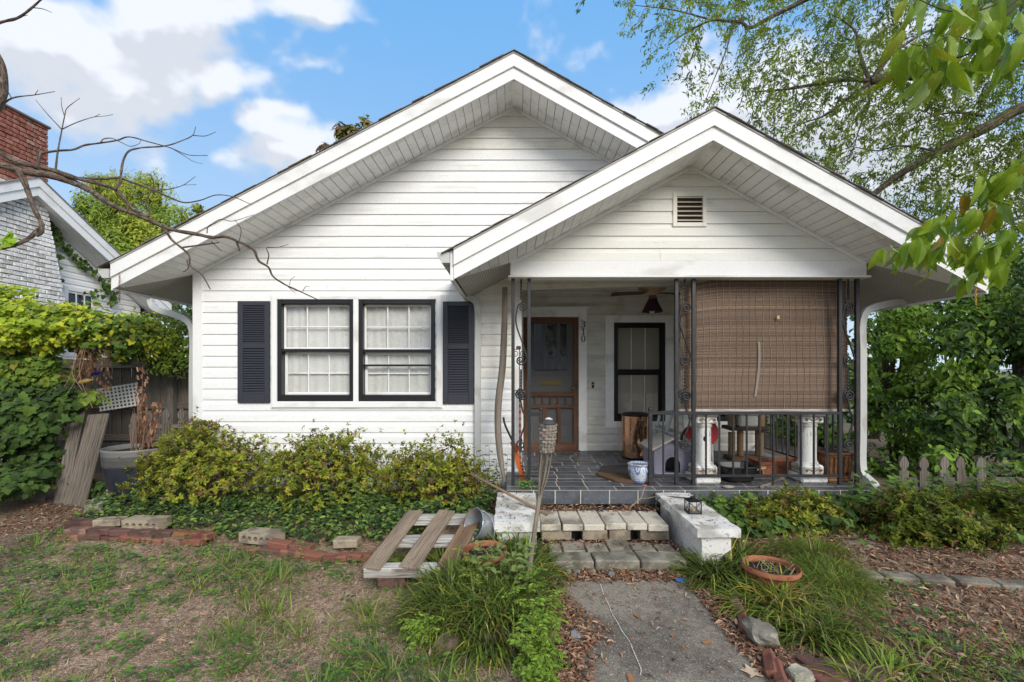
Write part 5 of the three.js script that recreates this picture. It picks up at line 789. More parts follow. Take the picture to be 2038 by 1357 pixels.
{ // big glazed pot
  seed(85); const D = 5.15, b = thing('glazed_pot', 'large pot glazed grey over dark blue, planted with a dead shrub', 'plant pot'), x = PX(277, D), y0 = 0.15, H = PY(890, D) - y0;
  const prof = [[0, 0], [0.215, 0], [0.24, 0.05], [0.285, H * 0.35], [0.315, H * 0.65], [0.325, H * 0.9], [0.328, H * 0.97], [0.335, H], [0.325, H + 0.012], [0.305, H + 0.008], [0.298, H * 0.93]];
  const t = tex(512, 512, (u, v) => { const e = 0.65 + 0.035 * fbm(u, v, 30, 2, 4, 15) + 0.03 * fbm(u, v, 5, 3, 2, 18), w = fbm(u, v, 8, 24, 4, 20); const g = mulc(mixc([0.055, 0.055, 0.055], [0.125, 0.122, 0.117], w), 0.8 + 0.3 * fbm(u, v, 60, 60, 2, 24)), d = mulc([0.014, 0.018, 0.030], 0.7 + 0.7 * fbm(u, v, 40, 8, 3, 30)); return v > 0.88 ? mixc(g, [0.25, 0.245, 0.23], 0.5) : mixc(d, g, ss(e - 0.012, e + 0.03, v)); });
  const G = lathe(prof, 56), pp = G.attributes.position, uv = G.attributes.uv; for (let i = 0; i < pp.count; i++) uv.setY(i, clamp(pp.getY(i) / (H + 0.012))); G.translate(x, y0, -D);
  part('pot_body', G, new THREE.MeshPhysicalMaterial({ map: t, roughness: 0.45, clearcoat: 0.15, clearcoatRoughness: 0.3 }), b); part('soil', rough(lathe([[0, H * 0.94], [0.15, H * 0.95], [0.30, H * 0.93]], 30), 0.02, 14).translate(x, y0, -D), M.soil, b); rebase(b, V(x, y0, -D));
  const dp = thing('dead_shrub', 'dead brown shrub with withered leaves standing in the glazed pot', 'dead plant'), l = []; const st = [];
  for (let i = 0; i < 9; i++) { const a = V(x + rr(-0.14, 0.16), y0 + H * 0.93, -D + rr(-0.12, 0.12)), e = a.clone().add(V(rr(-0.1, 0.12), rr(0.35, 0.6), rr(-0.1, 0.1))), m = a.clone().lerp(e, 0.5).add(V(rr(-0.05, 0.05), 0, 0)); if (i === 0) e.y = PY(728, D), e.x = PX(285, D); if (i === 1) e.y = PY(770, D), e.x = PX(275, D); if (i === 2) { e.y = PY(800, D); e.x = PX(302, D); } st.push([a, m, e]); part('stem', tube([a, m, e], (t) => 0.009 * (1 - 0.75 * t), 5, 10), mat([0.17, 0.10, 0.065], 0.9), dp); }
  const lg = (() => { const o = []; for (let i = 0; i < 300; i++) { const s = st[i < 300 ? i % 3 : i % 9], t = rr(0.12, 1), c = new THREE.QuadraticBezierCurve3(...s).getPoint(t), q = cbox(rr(0.01, 0.022), 0.001, rr(0.03, 0.06), 0.0003); q.rotateX(rr(0.8, 2.3)).rotateY(rr(0, 6.3)).translate(c.x + rr(-0.04, 0.04), c.y - 0.02, c.z + rr(-0.04, 0.04)); o.push(tint(q, mulc(pick([[0.27, 0.13, 0.07], [0.33, 0.19, 0.11], [0.20, 0.09, 0.055]]), rr(0.6, 1.2)))); } return merge(o); })();
  stuffPart('withered_leaf', lg, mat(0xffffff, 0.9, { vertexColors: true }), dp); rebase(dp, V(x, y0 + H * 0.93, -D));
}
// ---- edging bricks of the bed
{
  seed(87);
  const e = thing('brick_edging', 'low uneven row of old red bricks edging the planting bed', 'brick edging'), bm = [M.brickA, M.brickB, M.brickC, M.brickA, M.brickD, M.brickE], shared = [0, 1, 2, 3].map((i) => rough(cbox(0.2, 0.06, 0.095, 0.008), 0.007, 16, i * 7));
  const path = [[112, 1070], [160, 1068], [215, 1068], [270, 1071], [330, 1072], [395, 1077], [445, 1083], [500, 1090], [550, 1094], [600, 1098], [655, 1105], [705, 1105], [740, 1107]].map(([a, b]) => { const d = F * 1.565 / (b - CY); return V(PX(a, d), 0, -d); });
  const c = new THREE.CatmullRomCurve3(path), L = c.getLength(), n = Math.round(L / 0.205);
  for (let i = 0; i < n; i++) { const p = c.getPointAt((i + 0.5) / n), t = c.getTangentAt((i + 0.5) / n); if (i === 7 || i === 8) continue; at(part('brick', pick(shared), pick(bm), e), p.x, gy(p.x, p.z) + 0.018 + rr(-0.01, 0.012), p.z, rr(-0.15, 0.15), Math.atan2(-t.z, t.x) + rr(-0.2, 0.2), rr(-0.08, 0.08)); if (i < 5 || (i > 2 && R() < 0.3)) at(part('brick', pick(shared), i < 4 ? pick([M.brickD, M.brickE]) : pick(bm), e), p.x + 0.06, gy(p.x, p.z) + 0.062 + rr(0, 0.01), p.z - 0.03, 0, Math.atan2(-t.z, t.x) + rr(-0.2, 0.2), rr(-0.06, 0.06)); }
  rebase(e, V(-2.8, 0, -4.3));
  // rotten log end and broken brick between
  at(solo('rotten_wood', rough(cbox(0.42, 0.09, 0.12, 0.03), 0.03, 12, 4), woodMat([0.38, 0.16, 0.07], 0.5, 0.1), 'crumbling orange rotten wood lying among the edging bricks', 'rotten wood'), PX(385, 4.28), 0.045, -4.25, 0.1, -0.15, -0.05);
  const cored = (label, px, py, d, ry, n, len, hh, dd) => { const b = thing('cored_brick', label, 'brick', undefined); const holes = []; for (let i = 0; i < n; i++) { const cx = -len / 2 + len * (i + 0.5) / n + (i - (n - 1) / 2) * -0.008, p = []; for (let k = 0; k < 14; k++) { const a = -k / 14 * 2 * Math.PI; p.push([cx + 0.021 * Math.cos(a), 0.02 * Math.sin(a)]); } holes.push(p); } const g = prism([[-len / 2, -hh / 2], [len / 2, -hh / 2], [len / 2, hh / 2], [-len / 2, hh / 2]], dd, holes).translate(0, 0, -dd / 2); part('clay_body', boxUV(g), M.beige, b); const p = P(px, py, d); b.position.set(p.x, p.y + hh / 2, p.z - dd / 2); b.rotation.set(0, ry, 0); return b; };
  cored('beige cored brick with five holes at the start of the edging', 280, 1056, 4.30, -0.05, 5, 0.37, 0.098, 0.15);
  cored('beige cored brick set alone on red bricks midway along the bed', 512, 1083, 4.06, -0.22, 5, 0.35, 0.09, 0.16);
  const blk = (name, label, px, py, d, w, h, dd, ry, m) => { const p = P(px, py, d); return at(solo(name, rough(cbox(w, h, dd, 0.008), 0.005, 14, px), m, label, name.includes('brick') ? 'brick' : 'block'), p.x, p.y + h / 2, p.z - dd / 2, 0, ry, 0.01); };
  blk('loose_brick', 'plum-brown brick topping the corner of the edging', 156, 1051, 4.4, 0.27, 0.062, 0.12, 0.12, M.brickD);
  blk('loose_brick', 'smooth beige brick between the plum brick and the cored brick', 209, 1049, 4.42, 0.25, 0.07, 0.12, 0.1, M.beige);
  blk('loose_brick', 'beige brick near the pallet at the end of the edging', 686, 1092, 3.98, 0.215, 0.075, 0.12, 0, M.beige);
  const blk2 = (...a) => blk(...a);
  blk2('edging_block', 'pale concrete edging block running back towards the glazed pot', 203, 994, 5.0, 0.14, 0.11, 0.42, 0.55, M.paver);
  blk2('edging_block', 'mossy concrete edging block nearest the lawn corner of the bed', 168, 1027, 4.7, 0.15, 0.12, 0.3, 0.5, M.paver);
  const crag = (s, sd) => { const g = flat(new THREE.IcosahedronGeometry(0.5, 2)), p = g.attributes.position; for (let i = 0; i < p.count; i++) { const x = p.getX(i), y = p.getY(i), z = p.getZ(i), k = 1 + 0.42 * n3(x * 2.2 + sd, y * 2.2, z * 2.2) + 0.16 * n3(x * 6, y * 6 + sd, z * 6); p.setXYZ(i, Math.sign(x) * Math.min(Math.abs(x * k), 0.42) * s[0], clamp(y * k, -0.4, 0.36) * s[1], Math.sign(z) * Math.min(Math.abs(z * k), 0.43) * s[2]); } g.computeVertexNormals(); return boxUV(g); };
  // stones and bricks at the front of the grass bed
  const stone = (label, px, py, d, s, m, sd) => { const p = P(px, py, d); return at(solo('stone', crag(s, sd), m, label, 'stone'), p.x, p.y + s[1] * 0.3, p.z); };
  stone('rounded brown stone at the foot of the grass bed', 888, 1296, 2.58, [0.16, 0.12, 0.14], mat([0.19, 0.13, 0.085], 0.95, { map: rep(T.clay, 0.3), bumpMap: rep(T.concB, 0.2), bumpScale: 0.008 }), 2);
  at(solo('brick', rough(cbox(0.2, 0.09, 0.1, 0.014), 0.008, 14, 3), M.brickD, 'worn brown brick lying along the foot of the grass bed', 'brick'), PX(988, 2.62), 0.035, -2.66, 0, 0.1, 0);
  at(solo('brick', rough(cbox(0.18, 0.09, 0.1, 0.014), 0.008, 14, 9), M.brickB, 'red brick at the path end of the grass bed', 'brick'), PX(1050, 2.64), 0.035, -2.68, 0, -0.15, 0);
  solo('irrigation_pipe', tube([P(1012, 1316, 2.5), P(1035, 1314, 2.49), P(1072, 1312, 2.49)], 0.014, 8, 6), M.plasticBlack, 'short black irrigation pipe by the red brick', 'pipe');
  solo('twig', tube([P(668, 1312, 2.5), P(690, 1308, 2.5), P(720, 1309, 2.5), P(738, 1313, 2.5)], 0.006, 6, 14), M.twig, 'dark curved twig lying on the bare lawn', 'twig');
  // path border: bricks on edge, rocks, pavers
  const eb = thing('path_edging', 'tilted red bricks on edge lining the path', 'brick edging'); for (const [px, py, d, ry, rz, m] of [[1466, 1185, 3.15, 1.5, 0.1, M.brickD], [1474, 1208, 2.98, 1.45, 0.05, M.brickE], [1484, 1240, 2.82, 1.4, 0.2, M.brickB], [1537, 1330, 2.42, 1.25, 0.1, M.brickA], [1556, 1352, 2.34, 1.2, 0.0, M.brickA]]) { const p = P(px, py, d); at(part('brick', shared[Math.floor(R() * 4)], m, eb), p.x, 0.012, p.z, rr(-0.1, 0.1) + 1.1, ry, rz).rotation.order = 'YXZ'; } rebase(eb, V(1.45, 0, -2.8));
  stone('grey broken concrete lump beside the path', 1512, 1272, 2.66, [0.17, 0.13, 0.26], M.paver, 5);
  stone('pale chipped rock by the red border bricks', 1590, 1352, 2.33, [0.13, 0.08, 0.12], M.paverPale, 8);
  for (const [l, px, py, d, s] of [['small grey stone chip before the bottom step', 1216, 1146, 3.5, [0.055, 0.05, 0.05]], ['pointed pale stone chip near the torch', 1131, 1141, 3.52, [0.05, 0.05, 0.04]], ['flat grey stone chip beside the pointed one', 1148, 1139, 3.54, [0.06, 0.03, 0.04]], ['smooth oval grey stone in the leaf litter along the path', 1145, 1268, 2.7, [0.07, 0.03, 0.11]], ['rusty sheet-like flake of bark in the litter', 1190, 1246, 2.85, [0.06, 0.03, 0.05]]]) stone(l, px, py, d, s, l.includes('rusty') ? M.brickE : mat([0.30, 0.305, 0.30], 0.85, { map: rep(T.clay, 0.3) }), px);
  solo('plastic_scrap', rough(flat(new THREE.PlaneGeometry(0.12, 0.045, 10, 5).rotateX(-Math.PI / 2)), 0.018, 18).translate(PX(1362, 3.4), 0.022, -3.42), mat([0.06, 0.19, 0.55], 0.5, { side: THREE.DoubleSide }), 'crumpled blue plastic scrap at the top of the path', 'litter');
  for (const [l, px, py, s, c, ry] of [['large tan star-shaped fallen leaf at the path edge', 1496, 1334, 0.085, [0.62, 0.47, 0.33], 0.4], ['curled yellow fallen leaf before the bottom step', 1240, 1139, 0.075, [0.55, 0.37, 0.17], 1.2], ['orange fallen leaf on the concrete path', 1408, 1276, 0.05, [0.42, 0.16, 0.06], 0.3], ['brown fallen leaf near the middle of the path', 1268, 1224, 0.045, [0.34, 0.15, 0.08], 2], ['tawny fallen leaf in the litter beside the path', 1137, 1237, 0.06, [0.48, 0.25, 0.10], 0.8], ['long rust fallen leaf at the near end of the path', 1255, 1347, 0.06, [0.40, 0.16, 0.07], 1.5], ['small yellow fallen leaf below the steps', 1255, 1160, 0.045, [0.6, 0.42, 0.2], 0.1]]) {
    const d = F * 1.58 / (py - CY), sh = new THREE.Shape(); const star = l.includes('star'); for (let i = 0; i <= 20; i++) { const a = i / 20 * 2 * Math.PI, r = star ? 1 - 0.5 * Math.abs(Math.sin(a * 2.5)) : 0.55 + 0.45 * Math.abs(Math.cos(a)) - 0.1; i ? sh.lineTo(r * Math.cos(a), (star ? 1 : 0.6) * r * Math.sin(a)) : sh.moveTo(r, 0); }
    const g = flat(new THREE.ExtrudeGeometry(sh, { depth: 0.02, bevelEnabled: false, curveSegments: 4 }).scale(s * 0.7, s * 0.7, s * 0.7).rotateX(-Math.PI / 2)); const gp = g.attributes.position; for (let i = 0; i < gp.count; i++) { const x = gp.getX(i), z = gp.getZ(i); gp.setY(i, gp.getY(i) + 0.011 + 9 * s * (x * x * 0.6 + z * z)); } g.computeVertexNormals(); at(solo('fallen_leaf', boxUV(g), mat(c, 0.8, { map: rep(T.fabric, 0.1) }), l, 'leaf'), PX(px, d), 0.004, -d, 0, ry, 0);
  }
  // block edging across the far bed and a flat paver
  const be = thing('block_edging', 'row of tan concrete blocks edging the shady bed', 'edging'); for (const [a, ya, b, yb] of [[1703, 1146, 1751, 1149], [1752, 1149, 1822, 1154], [1823, 1154, 1890, 1159], [1897, 1158, 1980, 1166], [1981, 1166, 2075, 1172]]) { const d0 = F * 1.55 / (ya - CY + 14), d1 = F * 1.55 / (yb - CY + 14); const A = V(PX(a, d0), 0.085, -d0), B = V(PX(b, d1), 0.085, -d1); part('edging_block', rough(beam(A, B, 0.12, 0.095, 0.01), 0.005, 12, a), M.beige2 ??= mat([0.27, 0.235, 0.18], 0.9, { map: rep(T.clay, 0.5), bumpMap: rep(T.concB, 0.3), bumpScale: 0.004 }), be); } rebase(be, V(3.2, 0, -3.45));
  at(solo('flat_paver', rough(cbox(0.26, 0.05, 0.2, 0.01), 0.005, 12), M.paver, 'flat grey paver half buried in leaf litter of the shady bed', 'paver'), PX(1722, 3.75), 0.125, -3.78, 0, 0.1, 0);
  const pv = thing('brick_paving', 'patch of sunken purple-red bricks beside the path border', 'brick paving'); for (const [px, py, ry] of [[1630, 1330, 0.2], [1690, 1322, 0.3], [1655, 1345, 0.25], [1665, 1312, 0.25], [1715, 1343, 0.3], [1745, 1330, 0.3], [1625, 1318, 1.8]]) { const d = F * 1.56 / (py - CY); at(part('brick', pick(shared), pick([M.brickD, M.brickB, M.brickD]), pv), PX(px, d), gy(PX(px, d), -d) + 0.0, -d, rr(-0.06, 0.06), ry, rr(-0.06, 0.06)); } rebase(pv, V(1.75, 0, -2.4));
  stone('white lumpy rock among the ivy at the porch corner', 1708, 1027, 4.5, [0.24, 0.16, 0.2], mat([0.62, 0.62, 0.60], 0.9, { map: rep(T.clay, 0.4) }), 11);
  stone('small white rock next to the lumpy one', 1739, 1028, 4.5, [0.12, 0.13, 0.12], mat([0.6, 0.6, 0.58], 0.9, { map: rep(T.clay, 0.4) }), 13);
}

// ---------------------------------------------------------------- the neighbouring house, seen along its side
{
  seed(101);
  const nb = thing('neighbour_house', 'white painted brick and clapboard house next door with a red brick chimney', 'house');
  const XF = -8.05, XW = -8.5, XC = -8.2, zr = -7.718, yr = 4.863, k = 0.578, und = (z) => yr - 0.315 - k * Math.abs(z - zr);
  const zA = -5.2, zB = -10.7;
  const wall = part('side_wall', boxUV(prism([[-zA + 0.4 - 0.4, 0], [-zB - 0.35, 0], [-zB - 0.35, und(zB + 0.35)], [-zr, und(zr)], [-zA, und(zA)]].map(([u, y]) => [u, y]), 0.15).rotateY(Math.PI / 2).translate(XW - 0.152, 0, 0), 2), mat([0.5, 0.5, 0.48], 0.9), nb);
  const win = [8.66, 9.17, 1.9, 3.08];
  siding(wall, 1.4, yr - 0.34, 1.4, 0, (y) => { const r = (yr - 0.315 - y) / k; return [Math.max(5.3, -zr - r), Math.min(-zB - 0.36, -zr + r)]; }, [win], mat(0xffffff, 0.6, { map: rep(T.vinyl, 1.6) }), 0.115);
  for (const c of wall.children) c.geometry.rotateY(Math.PI / 2).translate(XW, 0, 0);
  const w = part('window', merge([frame4(win[0], win[1], win[2], win[3], -0.02, 0.012, 0.02), frame4(win[0] - 0.09, win[1] + 0.09, win[2] - 0.06, win[3] + 0.11, -0.01, 0.03, 0.085)]).rotateY(Math.PI / 2).translate(XW, 0, 0), M.casing, nb);
  for (let i = 0; i < 3; i++) for (let j = 0; j < 4; j++) part('pane', bxx(lerp(win[0], win[1], i / 3) + 0.012, lerp(win[0], win[1], (i + 1) / 3) - 0.012, lerp(win[2], win[3], j / 4) + 0.012, lerp(win[2], win[3], (j + 1) / 4) - 0.012, 0.003, 0.006, 0.0003).rotateY(Math.PI / 2).translate(XW, 0, 0), mat([0.015, 0.017, 0.02], 0.08), w);
  for (let i = 1; i < 3; i++) part('muntin', bxx(lerp(win[0], win[1], i / 3) - 0.012, lerp(win[0], win[1], i / 3) + 0.012, win[2], win[3], 0.001, 0.016, 0.002, 1).rotateY(Math.PI / 2).translate(XW, 0, 0), M.casing, w);
  for (let j = 1; j < 4; j++) part('muntin', bxx(win[0], win[1], lerp(win[2], win[3], j / 4) - 0.012, lerp(win[2], win[3], j / 4) + 0.012, 0.001, 0.0145, 0.002).rotateY(Math.PI / 2).translate(XW, 0, 0), M.casing, w);
  // roof: two slopes, fascia boards, soffit planks
  const slope = (z1, y0, y1, x0, x1) => prism([[-zr, yr + y0], [-z1, yr + y0 - k * Math.abs(z1 - zr)], [-z1, yr + y1 - k * Math.abs(z1 - zr)], [-zr, yr + y1]].sort(() => 0), x1 - x0);
  const mk = (z1, y0, y1, x0, x1) => { const g = slope(z1, y0, y1, x0, x1); g.rotateY(Math.PI / 2).translate(x0, 0, 0); return boxUV(g, 2); };
  const roof = part('roof', mk(zB - 0.05, -0.06, 0.0, -15, XF - 0.03), M.shingle, nb); part('roof_slope', mk(zA, -0.06, 0.0, -15, XF - 0.03), M.shingle, roof);
  for (const [z1, n] of [[zB, 1], [zA, 0]]) { const f = part('fascia', mk(z1, -0.315, -0.15, XF - 0.04, XF - 0.015), M.trim, nb); part('upper_fascia', mk(z1, -0.16, -0.012, XF - 0.04, XF + 0.005), M.trim, f); part('drip_edge', mk(z1, -0.012, 0.012, XF - 0.04, XF + 0.02), M.shingle, f);
    for (let i = 0; i < 5; i++) part('soffit_board', mk(z1, -0.300, -0.285, lerp(XW, XF - 0.04, i / 5) + 0.002, lerp(XW, XF - 0.04, (i + 1) / 5) - 0.004), M.soffit, f); }
  part('eave_board', bxx(-15, XF - 0.02, yr - k * Math.abs(zB - zr) - 0.3, yr - k * Math.abs(zB - zr) - 0.06, zB, zB - 0.03), M.trim, nb);
  part('rear_wall', bxx(-14.8, XW - 0.16, 0, und(zB + 0.35), zB + 0.4, zB + 0.36), M.vinyl, nb); part('front_wall', bxx(-14.8, XW - 0.16, 0, und(zA), zA - 0.1, zA - 0.14), M.vinyl, nb);
  // chimney: red above the roof, white painted below, widening towards the foot
  const ch = part('chimney', merge([bxx(XC - 0.45, XC - 0.045, 2.0, 5.83, -6.95, -7.985, 0.004, 1)]), mat([0.24, 0.21, 0.20], 0.95), nb);
  const whites = [0, 1, 2].map((i) => mat(mulc([1.12, 1.12, 1.14], 0.94 + 0.06 * i), 0.8, { map: rep(T.masonry, 0.8 + 0.3 * i), bumpMap: rep(T.concB, 0.3), bumpScale: 0.004 })), reds = [[0.42, 0.15, 0.10], [0.36, 0.12, 0.085], [0.47, 0.20, 0.14], [0.40, 0.17, 0.12], [0.52, 0.28, 0.21]].map(brickMat);
  const gl = [0, 1, 2].map((i) => rough(cbox(0.10, 0.0625, 0.194, 0.006, 2), 0.004, 18, i * 5)); let r = 0;
  for (let y = 2.02; y < 5.83; y += 0.0755, r++) {
    const red = y > 4.62, zEnd = red ? -8.02 : -8.02 - 0.30 * clamp((4.35 - y) / 1.5), z0 = -6.95; let z = z0 - (r % 2 ? 0.1 : 0);
    while (z > zEnd + 0.03) { const len = Math.min(0.205, z - zEnd); const m = part(red ? 'red_brick' : 'painted_brick', pick(gl), red ? pick(reds) : pick(whites), ch); at(m, XC - 0.05 + rr(-0.006, 0.004), y + 0.034, z - len / 2, rr(-0.02, 0.02), rr(-0.02, 0.02), 0); m.scale.z = (len - 0.009) / 0.196; z -= len; }
    for (let i = 0, x = XC - (r % 2 ? 0.05 : 0.15); x > XC - 0.45 && i < 3; i++, x -= 0.203) at(part(red ? 'red_brick' : 'painted_brick', pick(gl), red ? pick(reds) : pick(whites), ch), x - 0.06, y + 0.034, -6.985 + rr(-0.004, 0.004), 0, Math.PI / 2, 0);
  }
  part('shoulder', prism([[7.98, 2.0], [8.30, 2.0], [8.30, 2.85], [7.98, 4.3]], 0.36).rotateY(Math.PI / 2).translate(XC - 0.42, 0, 0), mat([0.5, 0.5, 0.5], 0.9), ch);
  part('chimney_cap', bxx(XC - 0.47, XC + 0.03, 5.835, 5.88, -6.93, -8.05, 0.012), mat([0.16, 0.13, 0.12], 0.95), ch);
  rebase(nb, V(-8.5, 0, -7.7));
}
// ---------------------------------------------------------------- fences and boards
const picket = (h, w = 0.088, t = 0.02) => { const s = [[-w / 2, 0], [w / 2, 0], [w / 2, h - 0.17], [w * 0.30, h - 0.155], [w * 0.30, h - 0.135], [w * 0.5, h - 0.11], [w * 0.5, h - 0.075], [w * 0.3, h - 0.03], [0, h], [-w * 0.3, h - 0.03], [-w * 0.5, h - 0.075], [-w * 0.5, h - 0.11], [-w * 0.3, h - 0.135], [-w * 0.30, h - 0.155], [-w / 2, h - 0.17]]; return boxUV(prism(s, t).translate(0, 0, -t / 2), 1); };
{
  seed(103);
  const f = thing('board_fence', 'tall dark weathered board fence under the vines', 'fence'), D = 6.75; const g = [0, 1, 2].map(() => rough(cbox(0.138, 1.8, 0.02, 0.003, 1), 0.003, 5));
  for (let x = -7.2, i = 0; x < -4.55; x += 0.146, i++) at(part('board', pick(g), pick([M.fence, M.greyWoodB, M.fence]), f), x, 0.86 + rr(-0.02, 0.02), -D, 0, 0, rr(-0.006, 0.006));
  for (const y of [0.55, 1.02, 1.62]) part('rail', bxx(-7.2, -4.55, y, y + 0.09, -D + 0.012, -D + 0.05), M.greyWoodB, f); part('post', bxx(PX(346, D), PX(358, D), 0, 1.85, -D + 0.05, -D + 0.14, 0.006, 1), M.fence, f);
  rebase(f, V(-5.9, 0, -D));
  const pf = thing('picket_fence', 'short weathered picket fence with pointed tops behind the glazed pot', 'fence'), DP = 5.75; for (const [px, top] of [[266, 822], [297, 818], [331, 812], [363, 812]]) at(part('picket', picket(0.95), pick([M.greyWood, M.greyWoodB]), pf), PX(px, DP), PY(top, DP) - 0.95, -DP, 0, 0, rr(-0.03, 0.03)); part('rail', bxx(PX(255, DP), PX(385, DP), PY(852, DP), PY(845, DP), -DP - 0.06, -DP - 0.012), M.greyWood, pf); part('rail', bxx(PX(255, DP), PX(385, DP), 0.35, 0.42, -DP - 0.06, -DP - 0.012), M.greyWood, pf); rebase(pf, V(PX(320, DP), 0, -DP));
  const rf = thing('picket_fence', 'low grey picket fence with spade-shaped tops before the green thicket', 'fence'), DR = 4.95; for (const [px, top, rz] of [[1793, 905, 0.0], [1835, 906, 0.02], [1872, 905, -0.01], [1909, 906, 0.03], [1948, 907, 0.02], [2020, 907, -0.22], [2062, 908, 0.02], [2100, 908, 0]]) at(part('picket', picket(0.78, 0.1, 0.022), pick([M.greyWood, M.greyWoodB, M.greyWood]), rf), PX(px, DR), PY(top, DR) - 0.78 + (rz < -0.1 ? -0.02 : 0), -DR + 0.03, 0, 0, rz);
  part('rail', beam(P(1786, 958, DR), P(2120, 958, DR - 0.02), 0.04, 0.09, 0.004), M.greyWood, rf); part('post', bxx(PX(1862, DR), PX(1880, DR), -0.1, 0.42, -DR - 0.02, -DR - 0.11, 0.005, 1), M.fence, rf); part('rail', beam(P(1786, 1010, DR), P(2120, 1010, DR - 0.02), 0.04, 0.08, 0.004), M.fence, rf); rebase(rf, V(5, 0, -DR));
  const plank = (label, a, b, w, m) => { const p = thing('fence_plank', label, 'plank'); a.add(a.clone().sub(b).multiplyScalar((a.y - 0.03) / (b.y - a.y))); part('board', rough(beam(a, b, w, 0.024, 0.004, V(0, 0, 1)), 0.006, 6), m, p); return rebase(p, a); };
  plank('wide weathered plank leaning with its split top against the ivy', P(158, 972, 5.25), P(197, 824, 5.55), 0.25, M.greyWoodB); plank('narrow grey plank leaning beside the wide one', P(128, 962, 5.3), P(158, 812, 5.6), 0.15, M.greyWood); plank('dark short plank sunk in ivy by the leaning boards', P(83, 965, 5.35), P(100, 838, 5.6), 0.14, M.fence); plank('dark plank almost swallowed by ivy', P(40, 960, 5.4), P(52, 842, 5.65), 0.14, M.fence);
  const la = thing('lattice_panel', 'small white garden lattice panel tilted against the board fence', 'lattice'), DL = 6.5, c = P(236, 790, DL); const G = new THREE.Group(); for (let i = -5; i <= 5; i++) { const m = part('lath', cbox(0.022, 0.33, 0.006, 0.001, 1), M.casing, la); m.position.set(i * 0.055, 0, 0.004); } for (let j = -3; j <= 3; j++) { const m = part('lath', cbox(0.6, 0.022, 0.006, 0.001, 0), M.casing, la); m.position.set(0, j * 0.05, -0.003); } la.position.copy(c); la.rotation.z = 0.16;
  for (const [label, px, py, d, col, rz] of [['cobalt glass bottle poking up out of the vines', 191, 652, 5.55, [0.012, 0.016, 0.16], -1.0], ['cobalt glass bottle in the hollow of the vines', 181, 745, 5.6, [0.01, 0.012, 0.10], -1.3], ['dark blue bottle under the withered vine tendrils', 182, 698, 5.65, [0.015, 0.02, 0.22], -1.4], ['amber glass jar on its side below the blue bottles', 160, 761, 5.5, [0.30, 0.20, 0.06], -1.35]]) { const o = solo('glass_bottle', lathe([[0, 0], [0.036, 0], [0.038, 0.01], [0.038, 0.16], [0.034, 0.19], [0.015, 0.22], [0.014, 0.28], [0.017, 0.285], [0.013, 0.29]], 20).scale(0.72, 0.6, 0.72), mat(col, 0.12), label, 'bottle'); o.position.copy(P(px, py, d)); o.rotation.set(0.3, 0, rz); }
  // hanging chains
  const chain = (label, px, py0, py1, d, r, col) => { const a = P(px, py0, d), n = Math.round((a.y - PY(py1, d)) / (r * 2.6)), l = thing('hanging_chain', label, 'chain'), g = new THREE.TorusGeometry(r, r * 0.28, 5, 14).scale(0.62, 1.25, 1), gg = flat(g), m = mat(col, 0.6, { metalness: 0.4 }); for (let i = 0; i < n; i++) at(part('link', gg, m, l), a.x + 0.002 * Math.sin(i), a.y - i * r * 2.1 - r, a.z, 0, i % 2 ? Math.PI / 2 : 0.2); return rebase(l, a); };
  chain('rusty chain hanging from the eave over the vines', 238, 546, 616, 4.9, 0.011, [0.16, 0.06, 0.035]); chain('yellow chain hanging from the porch eave tip before the thicket', 1942, 560, 620, 4.28, 0.0115, [0.62, 0.36, 0.07]);
}

// ---------------------------------------------------------------- foliage
const leafMats = {};
const leafMat = (tr = 0.42, rough_ = 0.75) => leafMats[tr + '_' + rough_] ??= new THREE.MeshPhysicalMaterial({ color: 0xffffff, roughness: rough_, transmission: tr, thickness: 0, specularIntensity: 0.4, side: THREE.DoubleSide });
function leafGeo(w, fold = 0.25, curl = 0.2, shape = 0.45, n = 3) { // unit-long leaf along +y, facing +z, folded on its midrib
  const o = [], row = (t) => { const k = t <= shape ? Math.sin(t / shape * Math.PI / 2) : Math.cos((t - shape) / (1 - shape) * Math.PI / 2); const W = w * 0.5 * (t === 0 ? 0.08 : t === 1 ? 0.02 : Math.max(k, 0.05)), z = -curl * t * t; return [[-W, t, z + fold * W], [0, t, z], [W, t, z + fold * W]]; };
  for (let i = 0; i < n; i++) { const a = row(i / n), b = row((i + 1) / n); quad(o, a[0], a[1], b[1], b[0]); quad(o, a[1], a[2], b[2], b[1]); }
  return tris(o);
}
function lobedGeo() { // a broad lobed vine leaf, folded
  const R0 = [[0, 0], [0.30, -0.08], [0.52, 0.12], [0.42, 0.30], [0.62, 0.52], [0.34, 0.60], [0.22, 0.80], [0, 1]], o = [], c = [0, 0.32, 0];
  for (const s of [-1, 1]) for (let i = 0; i < R0.length - 1; i++) { const f = (p) => [s * p[0], p[1], 0.22 * Math.abs(p[0]) - 0.25 * p[1] * p[1]]; const a = f(R0[i]), b = f(R0[i + 1]); s > 0 ? o.push(...c, ...a, ...b) : o.push(...c, ...b, ...a); }
  return tris(o);
}
const LEAF = { small: leafGeo(0.46, 0.3, 0.15, 0.5, 2), oval: leafGeo(0.5, 0.3, 0.25, 0.45, 3), narrow: leafGeo(0.25, 0.3, 0.3, 0.35, 2), lobed: lobedGeo(), bit: leafGeo(0.32, 0.5, 0.3, 0.5, 2), straw: leafGeo(0.05, 0.3, 0.12, 0.5, 2) };
const bladeGeo = (w, bend) => { const o = [], row = (t) => { const a = bend * t * t, W = w * (1 - t * t) / 2 + 0.001; return [[-W, t * Math.cos(a * 0.6), bend * 0.42 * t * t], [W, t * Math.cos(a * 0.6), bend * 0.42 * t * t]]; }; for (let i = 0; i < 4; i++) { const a = row(i / 4), b = row((i + 1) / 4); quad(o, a[0], a[1], b[1], b[0]); } return tris(o); };
